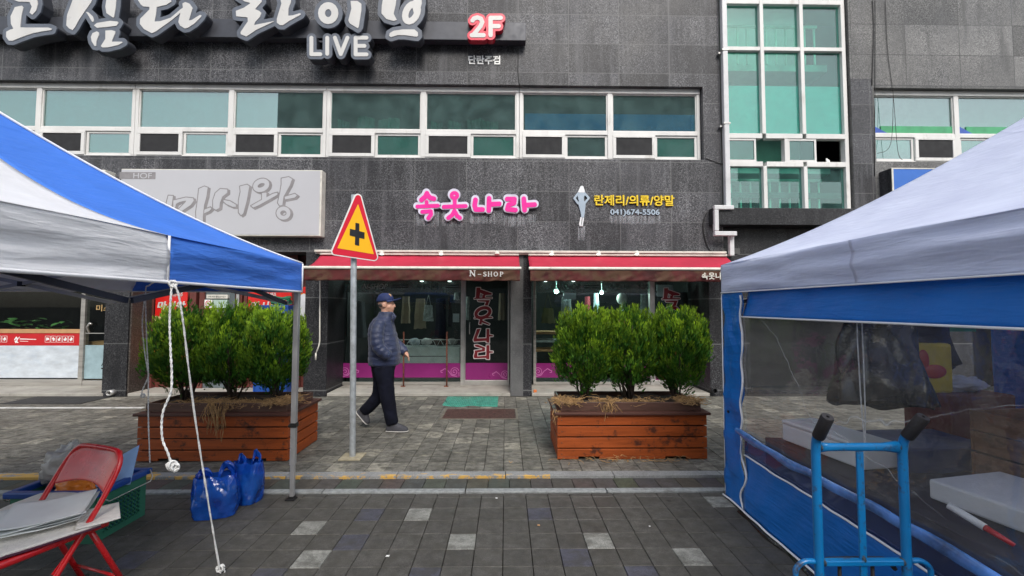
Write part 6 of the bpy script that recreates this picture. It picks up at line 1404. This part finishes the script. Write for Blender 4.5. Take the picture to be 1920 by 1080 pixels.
def hung(nm, lab, cat, px0, px1, py0, py1, Y, mat, sd, handles=None, grp=None):
    a_, b2 = P(px0, py1, Y), P(px1, py0, Y); t = thing(nm, lab, cat, (a_.x, Y, a_.z), grp); cx, w_ = (a_.x+b2.x)/2, (b2.x-a_.x)/2; h_ = b2.z-a_.z
    def fn(u, v_):
        a = 2*math.pi*u; k = (.72+.28*v_)*(1+.12*noise.noise((math.cos(a)*2, v_*3, sd))+.06*math.sin(a*6+sd)); return (cx+w_*k*math.cos(a), Y+.06*k*math.sin(a), b2.z-h_*v_+.02*noise.noise((math.cos(a)*2, sd, 1))*v_)
    MB().grid(fn, 40, 14).build('cloth', mat, t, smooth=True)
    if handles: 
        MB().tube([(cx-w_*.5, Y, b2.z-.01), (cx, Y, b2.z+handles), (cx+w_*.5, Y, b2.z-.01)], .008, 6).build('handle', mat, t, smooth=True)
    return t
hung('hanging_bag', 'pale patterned cloth bag hanging behind the left shop window', 'bag', 793, 813, 572, 602, GY+.35, mPaleC, 3, .2)
hung('hanging_garment', 'beige garment hanging left of the pale patterned bag', 'garment', 776, 800, 560, 616, GY+.5, mBeige, 5)
hung('hanging_garment', 'dark long garment hanging right of the pale patterned bag', 'garment', 815, 838, 560, 640, GY+.55, mNavy, 6)
hung('hanging_garment', 'grey top on a dress form at the left end of the left shop window', 'garment', 650, 688, 565, 632, GY+.4, mGreyC, 7)
hung('hanging_umbrella', 'closed black umbrella hanging beside the window post', 'umbrella', 839, 848, 556, 612, GY+.35, mBlack, 8)
hung('hanging_bag', 'small white tag bag hanging near the door post', 'bag', 851, 861, 548, 562, GY+.3, mPaleC, 9)
hung('handbag', 'olive handbag with long straps hanging in the right shop window', 'handbag', 1014, 1041, 578, 606, GY+.3, mOlive, 11, .3)
hung('hanging_garment', 'dull red garment hanging at the back of the right shop', 'garment', 1095, 1108, 556, 600, GY+.9, simple('dull_red_cloth', (.22,.03,.04), .9), 12)
hung('hanging_garment', 'pale blue garment hanging at the back of the right shop', 'garment', 1112, 1124, 550, 598, GY+.9, mBlueF, 13)
for k, (a0, a1, b0, b1, mt, lb_) in enumerate(((700,716,556,612,mGreyC,'dark grey shirt hanging behind the walking man'),(752,770,556,606,mBeige,'tan jacket hanging right of the walking man'),(872,882,556,600,mPaleC,'pale patterned top hanging behind the left edge of the glass door'),(934,950,550,600,mBeige,'tan top hanging behind the right side of the glass door'),(1052,1072,556,600,mPaleC,'pale patterned top hanging right of the olive handbag'),(1200,1214,552,592,mPaleC,'pale top hanging left of the second glass door'),(1264,1290,548,610,mGreyC,'long grey coat hanging behind the second glass door'))):
    hung('hanging_garment', lb_, 'garment', a0, a1, b0, b1, GY+.28+.07*(k % 3), mt, k+30)
for px0, px1, py0, py1, lb_ in ((1056,1080,540,561,'pale paper sign hung high in the right shop window'), (1232,1262,534,556,'pale paper sign hung high behind the second glass door'), (849,861,588,604,'small white card inside the left shop window near its post')):
    a_, b2 = P(px0, py1, GY+.2), P(px1, py0, GY+.2); tag(MB().box(a_.x, b2.x, GY+.2, GY+.21, a_.z, b2.z).build('paper_sign', mMarb), lb_, 'sign')
mn = thing('mannequin', 'pale child mannequin head and patterned torso in the right shop window', 'mannequin', (P(1170,600,GY+.5).x, GY+.5, .8)); g_ = P(1166, 560, GY+.5)
MB().ell(g_, (.105,.11,.125)).tube([g_-Vector((-.02,0,.1)), g_-Vector((-.03,0,.2))], .05, 12).build('head', mMann, mn, smooth=True)
g2 = P(1173, 600, GY+.5); crumple('torso', (g2.x, GY+.5, g2.z), (.17,.12,.22), mPaleC, mn, .1, 3)
ws = thing('shop_shelf', 'low shelf with folded goods at the left of the right shop window', 'shelf', (P(1020,640,GY+.4).x, GY+.4, .05)); a_, b2 = P(1002, 660, GY+.2), P(1052, 622, GY+.2)
for z, mt in ((b2.z, mTan), (b2.z-.16, mPaleC), (b2.z-.34, mTan)): MB().box(a_.x, b2.x, GY+.2, GY+.6, z-.05, z).build('board', mt, ws, bevel=.006)
for x in (a_.x+.02, b2.x-.04): MB().box(x, x+.03, GY+.22, GY+.25, .06, b2.z-.4).build('leg', mSteel, ws)
bulbs = ((1043,546,.07,'round lit bulb inside the right shop, above the olive handbag'), (1128,548,.055,'round lit bulb inside the right shop, left of the mannequin'))
mBulb = simple('bulb_glass', (.8,1,.95), .3, emit=(.6,1,.88), es=14)
for px, py, s, lab in bulbs:
    g_ = P(px, py, GY+.8); t = thing('light_bulb', lab, 'bulb', g_, 'lit bulbs in the right shop'); MB().ell(g_, (s*.75,s*.75,s*.75)).build('glass', mBulb, t, smooth=True); MB().tube([g_+Vector((0,0,s*.7)), (g_.x, g_.y, SH)], .012, 8).build('stem', mSteel, t, smooth=True)
    ld = bpy.data.lights.new('bulb_light', 'POINT'); ld.energy = 16; ld.shadow_soft_size = .07; ld.color = (.75,1,.92); lo = bpy.data.objects.new('bulb_light', ld); COL.objects.link(lo); lo.parent = t; lo.location = (0, -.14, -.02)
for px, lab in ((700, 'added fill light panel at the left of the left shop'), (820, 'added fill light panel at the right of the left shop')):  # glowing panels and area lights added to brighten the left shop's goods
    g_ = P(px, 520, GY+1.0); t = thing('fill_panel', lab, 'fill light', (g_.x, GY+1.0, SH-.03), 'added fill lights in the left shop'); MB().box(g_.x-.3, g_.x+.3, GY+.95, GY+1.05, SH-.05, SH-.002).build('tube', mLamp, t, bevel=.01)
    ld = bpy.data.lights.new('fill_light', 'AREA'); ld.energy = 6; ld.size = .5; ld.color = (.85,1,.97); lo = bpy.data.objects.new('fill_light', ld); COL.objects.link(lo); lo.parent = t; lo.location = (0,-.45,-.04)
# plants in the left shop window
m, n, b = newmat('houseplant_leaf'); n.links.new(ramp(n, noise_(n, objco(n), 8, 3), [(.3, (.06,.18,.05)), (.7, (.20,.46,.13))]), b.inputs['Base Color']); b.inputs['Roughness'].default_value = .4; mHL = m
for k, px in enumerate((-120, -40, 30, 75, 115)):
    r = random.Random(k); g_ = P(px, 620, GY+.3); t = thing('pot_plant', ['broad leaved pot plant in the left shop window, cut by the photo edge', 'broad leaved pot plant beyond the photo edge in the left shop', 'large broad leaved pot plant at the left of the left shop window', 'broad leaved pot plant in the middle of the left shop window', 'low broad leaved pot plant beside the left shop door'][k], 'plant', (g_.x, GY+.3, .9), 'pot plants in the left shop window')
    m = MB()
    for j in range(17):
        a = r.uniform(0, 6.28); L = r.uniform(.12,.26); el = r.uniform(-.1,1.0); c_ = Vector((g_.x+r.uniform(-.15,.15), GY+.22+r.uniform(-.06,.1), g_.z+r.uniform(-.05,.22))); d = Vector((math.cos(a)*math.cos(el), math.sin(a)*.5*math.cos(el), math.sin(el)*.6)); s_ = d.cross(Vector((0,0,1))).normalized()
        pts = [[c_+d*L*q*1.0+s_*w_*L*sgn - Vector((0,0,q*q*.06)) for sgn in (-1,0,1)] for q, w_ in ((0,.02),(.25,.22),(.55,.27),(.8,.16),(1,.01))]; m.loft(pts, closed=False)
    m.build('leaves', mHL, t, smooth=True); MB().lathe([(.001,0),(.09,0),(.12,.16),(.11,.16),(.001,.13)], (g_.x, GY+.3, g_.z-.2), 18).build('pot', mTan, t, smooth=True, angle=40)
MB().box(-6.9, P(150,620,GY).x, GY+.15, GY+.5, .06, P(100,620,GY+.3).z-.2).build('planter_bench', mTan, bld)
# blue crates with green hose by the pub
cy2 = PY - .28
for k in range(6):
    a_, b2 = P(489, 600, cy2), P(549, 600, cy2); z0 = .055 + k*.253
    t = thing('drinks_crate', ['lowest blue drinks crate by the pub pier', 'second blue drinks crate from the bottom by the pub', 'third blue drinks crate from the bottom by the pub', 'fourth blue drinks crate from the bottom by the pub', 'fifth blue drinks crate from the bottom by the pub', 'topmost blue drinks crate with green hose piled on it'][k], 'crate', ((a_.x+b2.x)/2, cy2, z0), 'stacked blue drinks crates by the pub')
    m = MB(); q = [(a_.x,cy2-.17,0),(b2.x,cy2-.17,0),(b2.x,cy2+.17,0),(a_.x,cy2+.17,0)]
    m.box(a_.x+.01, b2.x-.01, cy2-.16, cy2+.16, z0+.005, z0+.235)
    for y in (cy2-.17,): 
        m.box(a_.x, b2.x, y-.005, y+.012, z0+.2, z0+.248); m.box(a_.x, b2.x, y-.003, y+.012, z0, z0+.03)
        for x in (a_.x, a_.x+.17, b2.x-.19, b2.x-.02): m.box(x, x+.02, y-.004, y+.012, z0+.03, z0+.2)
    m.box(b2.x-.012, b2.x+.003, cy2-.158, cy2+.17, z0, z0+.248)
    m.build('body', mBlueP, t, bevel=.004); MB().box((a_.x+b2.x)/2-.06, (a_.x+b2.x)/2+.05, cy2-.181, cy2-.165, z0+.14, z0+.185).build('hand_hole', mBlack, t)
r = random.Random(2); m = MB(); zz0 = .055+6*.253
for k in range(7):
    pts = [(P(520,600,cy2).x+.06+(.15+.02*r.random())*math.cos(a)+r.uniform(-.02,.02), cy2+(.1)*math.sin(a), zz0+.02+.018*k+.02*math.sin(a*2+k)) for a in [2*math.pi*j/16 for j in range(17)]]; m.tube(pts, .013, 6)
tag(m.build('garden_hose', simple('green_hose', (.02,.16,.08), .4), smooth=True), 'coil of green hose piled on the topmost blue crate', 'hose')
# ---------------- the walking man ----------------
mSkin = simple('skin', (.60,.33,.23), .5, var=.08, scale=25, sub=.1); mJack = None
m, n, b = newmat('navy_quilted_nylon'); v = objco(n); c = ramp(n, noise_(n, v, 9, 4), [(.3, (.014,.022,.060)), (.7, (.022,.033,.085))]); n.links.new(c, b.inputs['Base Color']); b.inputs['Roughness'].default_value = .42; b.inputs['Sheen Weight'].default_value = .2
bump(n, b, noise_(n, v, 26, 4, .65, (1, 1, 1.8)), .5, .02); mJack = m
mTrs = simple('navy_trousers_cloth', (.005,.006,.014), .95, spec=.2, var=.25, scale=10, bmp=.5, bscale=16); mCap = simple('navy_cap_cloth', (.010,.022,.09), .8); mShoe = simple('grey_knit_shoe', (.055,.055,.065), .8, bmp=.4, bscale=200); mSole = simple('pale_sole', (.55,.53,.50), .6); mHair = simple('short_grey_hair', (.07,.06,.055), .9, bmp=.6, bscale=200)
MY = 5.33; MX0 = P(722, 803, MY).x; SM_ = MY/FPX
def mp_(cx, cy, dy=0.0):
    """a point of the man measured on a crop enlarged 3.6 times"""
    return P(640+cx/3.6, 520+cy/3.6+1, MY+dy)
def caps(m, pts, rs, seg=14, flat=None):
    pts = [Vector(p) for p in pts]; m.tube(catm(pts, 5), list(np.interp(np.linspace(0, len(pts)-1, (len(pts)-1)*5+1), range(len(pts)), rs)), seg)
    for p, r in ((pts[0], rs[0]), (pts[-1], rs[-1])): m.ell(p, (r, r, r), nu=seg, nv=8)
m = MB()
hc = mp_(303, 180, -.0)
m.ell(hc+Vector((-.008,0,.022)), (.097,.076,.098)); m.ell(hc+Vector((.034,0,-.035)), (.070,.064,.084)); m.ell(hc+Vector((.055,0,-.088)), (.036,.042,.026))
m.ell(hc+Vector((.092,0,-.012)), (.024,.014,.028)); m.ell(hc+Vector((.104,0,-.024)), (.017,.017,.013)); m.ell(hc+Vector((.085,0,-.052)), (.017,.024,.007)); m.ell(hc+Vector((.084,0,-.062)), (.015,.022,.007)); m.ell(hc+Vector((.078,0,.018)), (.018,.052,.012))
m.ell(hc+Vector((.05,-.05,-.03)), (.03,.02,.028)); m.ell(hc+Vector((.05,.05,-.03)), (.03,.02,.028))
for s in (-1, 1): m.ell(hc+Vector((-.012,s*.076,-.008)), (.020,.009,.032)); m.ell(hc+Vector((.002,s*.074,-.024)), (.008,.008,.014))
caps(m, [hc+Vector((.0,0,-.06)), mp_(300,265)], [.058,.062])
ch_ = mp_(285, 350); caps(m, [mp_(290,275), mp_(280,350), mp_(290,470), mp_(285,570)], [.05,.09,.10,.09], 18)
# far arm swings forward with a relaxed open hand
sh2 = mp_(265, 300, .17); el2 = mp_(345, 425, .22); wr2 = mp_(428, 500, .16); caps(m, [sh2, el2, wr2], [.05,.042,.027])
hd = (mp_(452, 535, .15)-wr2).normalized(); sd_ = Vector((0,1,0)); pn = hd.cross(sd_).normalized()
m.ell(wr2+hd*.035, (.028,.038,.034)); m.ell(wr2+hd*.058, (.023,.040,.027))
for k, (o_, L, cu) in enumerate(((-.032,.066,.30),(-.011,.074,.4),(.011,.070,.5),(.030,.056,.6))):
    L *= .85; p0 = wr2+hd*.070+sd_*o_; d1 = (hd-pn*cu*.3).normalized(); d2 = (hd-pn*cu*1.2).normalized(); caps(m, [p0, p0+d1*L*.5, p0+d1*L*.5+d2*L*.5], [.0105,.0095,.0075], 8)
p0 = wr2+hd*.03-sd_*.03; caps(m, [p0, p0-sd_*.022+hd*.028+pn*.012, p0-sd_*.024+hd*.058+pn*.014], [.014,.0115,.009], 8)
# near arm bends back, the hand sits in the pocket
sh1 = mp_(262, 315, -.15); el1 = mp_(246, 450, -.22); wr1 = mp_(318, 525, -.17); caps(m, [sh1, el1, el1.lerp(wr1,.7)], [.045,.036,.022]); pass
HP1, KN1, AN1 = mp_(285, 600, -.085), mp_(312, 800, -.095), mp_(338, 985, -.09); HP2, KN2, AN2 = mp_(262, 600, .085), mp_(258, 790, .09), mp_(142, 915, .09)
caps(m, [HP1, KN1, AN1], [.09,.06,.035]); caps(m, [HP2, KN2, AN2], [.09,.06,.035])

man = m.build('person', mSkin, None, remesh=.0065, sm=3)
tag(man, 'man in navy quilted jacket and cap walking right past the shop with one hand pocketed', 'person')
def child(mb, nm, mat, **k):
    o = mb.build(nm, mat, None, **k); o.parent = man; return o
# jacket: quilted rings on torso and sleeves
def quilt(m, pts, rs, seg, n_, amp, ry=None, lo=0):
    P_ = catm(pts, n_//(len(pts)-1)); R_ = np.interp(np.linspace(0, len(pts)-1, len(P_)), range(len(pts)), rs); L = 0; out_ = []
    for i, p in enumerate(P_):
        if i: L += (P_[i]-P_[i-1]).length
        out_.append(R_[i]*(1+0) + amp*(abs(math.sin(L/.062*math.pi))**.6-.5))
    m.tube(P_, out_, seg); return P_, out_
m = MB(); rings = []
prof = [  # crop y, back x, front x, half depth
 (226,258,348,.066),(245,250,352,.070),(262,240,345,.085),(285,216,345,.140),(315,198,352,.175),(350,187,362,.195),(390,188,372,.20),(430,190,382,.205),(470,191,390,.205),(510,191,394,.203),(550,190,393,.20),(575,190,390,.195),(588,194,384,.186)]
NR = 64
for i in range(NR+1):
    cy_q = 228 + (588-228)*i/NR; a = [np.interp(cy_q, [q[0] for q in prof], [q[k] for q in prof]) for k in (1,2,3)]
    b0, f0 = mp_(a[0], cy_q), mp_(a[1], cy_q); qd = .007*(abs(math.sin((cy_q-262)/ (33)*math.pi))**.6-.5)*(1 if cy_q > 262 else .3); rg = []
    for k in range(40):
        an = 2*math.pi*k/40; c_, s_ = math.cos(an), math.sin(an); kk = (abs(c_)**2.4+abs(s_)**2.4)**(-1/2.4)
        wr = .007*noise.noise((c_*3, s_*3, cy_q*.035))
        rg.append(Vector(((b0.x+f0.x)/2 + ((f0.x-b0.x)/2+qd+wr)*c_*kk, MY + (a[2]*.93+qd+wr)*s_*kk, b0.z)))
    rings.append(rg)
m.loft(rings)
quilt(m, [mp_(268,298,-.12), mp_(245,350,-.19), mp_(240,420,-.225), mp_(252,468,-.225), mp_(285,505,-.215), mp_(325,528,-.185)], [.07,.078,.076,.074,.066,.056], 20, 55, .009)
quilt(m, [mp_(262,290,.12), mp_(300,350,.20), mp_(345,425,.22), mp_(398,472,.185), mp_(434,507,.16)], [.08,.085,.080,.066,.052], 20, 50, .009)
child(m, 'jacket', mJack, remesh=.0095, sm=2)
m = MB(); m.tube([mp_(345,250,-.062), mp_(352,300,-.05)], .01, 8); m.tube([mp_(341,236,-.0), mp_(362,262,-.03), mp_(356,285,-.03)], [.016,.018,.01], 8); child(m, 'collar_flap', mJack, smooth=True)
m = MB(); zl = []
for k in range(10):
    zl.append(mp_(333-k*1.2, 470+k*7, -.178-.003*k))
# trousers
m = MB()
caps(m, [mp_(285,585,0), mp_(283,610,0)], [.155,.145], 22)
def leg_t(pts, rs, m, ph):
    P_ = catm(pts, 12); R_ = np.interp(np.linspace(0, len(pts)-1, len(P_)), range(len(pts)), rs)
    rg = []
    for i, (p, r) in enumerate(zip(P_, R_)):
        t = (P_[min(i+1,len(P_)-1)]-P_[max(i-1,0)]).normalized(); u_ = Vector((0,1,0)); w_ = t.cross(u_).normalized()
        rg.append([p + (u_*math.cos(a) + w_*math.sin(a))*r*(1+.14*noise.noise((math.cos(a)*1.6, math.sin(a)*1.6+ph, i*.10))+.05*noise.noise((math.cos(a)*2+i*.3, math.sin(a)*3+ph, i*.35))) for a in [2*math.pi*k/18 for k in range(18)]])
    m.loft(rg)
leg_t([mp_(290,590,-.07), mp_(298,700,-.09), mp_(312,800,-.095), mp_(328,900,-.093), mp_(342,985,-.09)], [.125,.105,.088,.082,.076], m, 0)
leg_t([mp_(270,590,.07), mp_(272,700,.085), mp_(255,785,.09), mp_(205,850,.09), mp_(150,905,.09)], [.125,.105,.088,.078,.070], m, 3)
child(m, 'trousers', mTrs, remesh=.011, sm=2)
def shoe(heel, toe, up, y):
    m = MB(); L = (toe-heel).length; d = (toe-heel).normalized(); s_ = Vector((0,1,0)); n_ = s_.cross(d)*-1
    if n_.dot(up) < 0: n_ = -n_
    rg, rs = [], []
    for t, w_, h_ in ((.0,.024,.06),(.04,.038,.11),(.2,.044,.135),(.36,.046,.128),(.5,.050,.108),(.7,.055,.084),(.86,.050,.066),(.96,.038,.05),(1.0,.016,.028)):
        c_ = heel + d*L*t; rg.append([c_ + s_*w_*math.cos(a) + n_*(.018 + (h_-.018)*max(0, math.sin(a))**.7 + (.0 if math.sin(a) >= 0 else .003*math.sin(a))) for a in [2*math.pi*k/20 for k in range(20)]])
        rs.append([c_ + s_*(w_+.004)*math.cos(a) + n_*(.011+.011*math.sin(a)) for a in [2*math.pi*k/20 for k in range(20)]])
    a_ = MB().loft(rg).build('shoe', mShoe, None, smooth=True, subsurf=1); a_.parent = man
    b_ = MB().loft(rs).build('sole', mSole, None, smooth=True); b_.parent = a_
    q = heel+d*L*.45; MB().ell(q+n_*.05-s_*.042, (.014,.003,.005)).build('side_mark', mWhite, a_, smooth=True)
h1 = mp_(303, 1016, -.09); h1.z = .002; t1 = mp_(452, 1016, -.09); t1.z = .002; shoe(h1, t1, Vector((0,0,1)), 0)
h2 = mp_(98, 905, .09); t2 = mp_(176, 992, .09); t2.z = max(.004, t2.z); d_ = (t2-h2).normalized(); shoe(h2, h2+d_*.285 if (h2+d_*.285).z > .0 else t2, Vector((d_.z*-1, 0, d_.x)), 0)
# cap and hair
m = MB(); cc = hc+Vector((-.014,0,.042)); rg = []
for i in range(12):
    th = math.pi/2*i/11.2; k = math.cos(th)**.75; rg.append([cc+Vector((.106*k*math.cos(a), .087*k*math.sin(a), -.022*math.cos(a)*0+.104*math.sin(th)**.95 - .012*(1-math.sin(th))*math.cos(a)*-1)) for a in [2*math.pi*q/28 for q in range(28)]])
m.loft(rg); cp_ = child(m, 'cap', mCap, smooth=True, solid=.004)
def brim(u, v_): 
    a = (u-.5)*2*1.25; r_ = .098+.105*v_*math.cos(a*.85)**.6 if abs(a*.85) < 1.57 else .098; return cc+Vector((r_*math.cos(a), .084*math.sin(a)*(1+.12*v_), .010+.030*v_ - .062*(math.sin(a)**2)*v_))
MB().grid(brim, 20, 8).build('brim', mCap, cp_, smooth=True, solid=.009)
MB().ell(cc+Vector((-.0,0,.084)), (.008,.008,.005)).build('button', mCap, cp_, smooth=True)
q = [(0,0),(5,0),(5,1.4),(3.4,1.4),(3.4,6),(1.6,6),(1.6,1.4),(0,1.4)]
e_ = MB(); 
for A in (([0,0,4.6,1.3]), ([1.6,1.3,3.1,6]),([.2,2.0,1.2,3.4]),([3.6,2.0,4.4,3.4])):
    def ef(u, v_, A=A):
        x = A[0]+(A[2]-A[0])*u; y = A[1]+(A[3]-A[1])*v_; az = .0+(x-2.3)*.085*-1; el = 1.0-y*.085; k = math.cos(el)**.75
        return cc+Vector(((.106*k+.006)*math.cos(az-.55), (.087*k+.006)*math.sin(az-.55), .104*math.sin(el)**.95+.004+.012*(1-math.sin(el))*math.cos(az)))
    e_.grid(ef, 6, 6)
e_.build('emblem', simple('gold_thread', (.55,.32,.12), .6), cp_, smooth=True)
m = MB(); m.ell(hc+Vector((-.030,0,-.005)), (.068,.0765,.040)); child(m, 'hair', mHair, smooth=True)
for s in (-1, 1):
    m = MB(); m.ell(hc+Vector((.082,s*.026,.004)), (.008,.012,.006)); child(m, 'eye', mBlack, smooth=True)
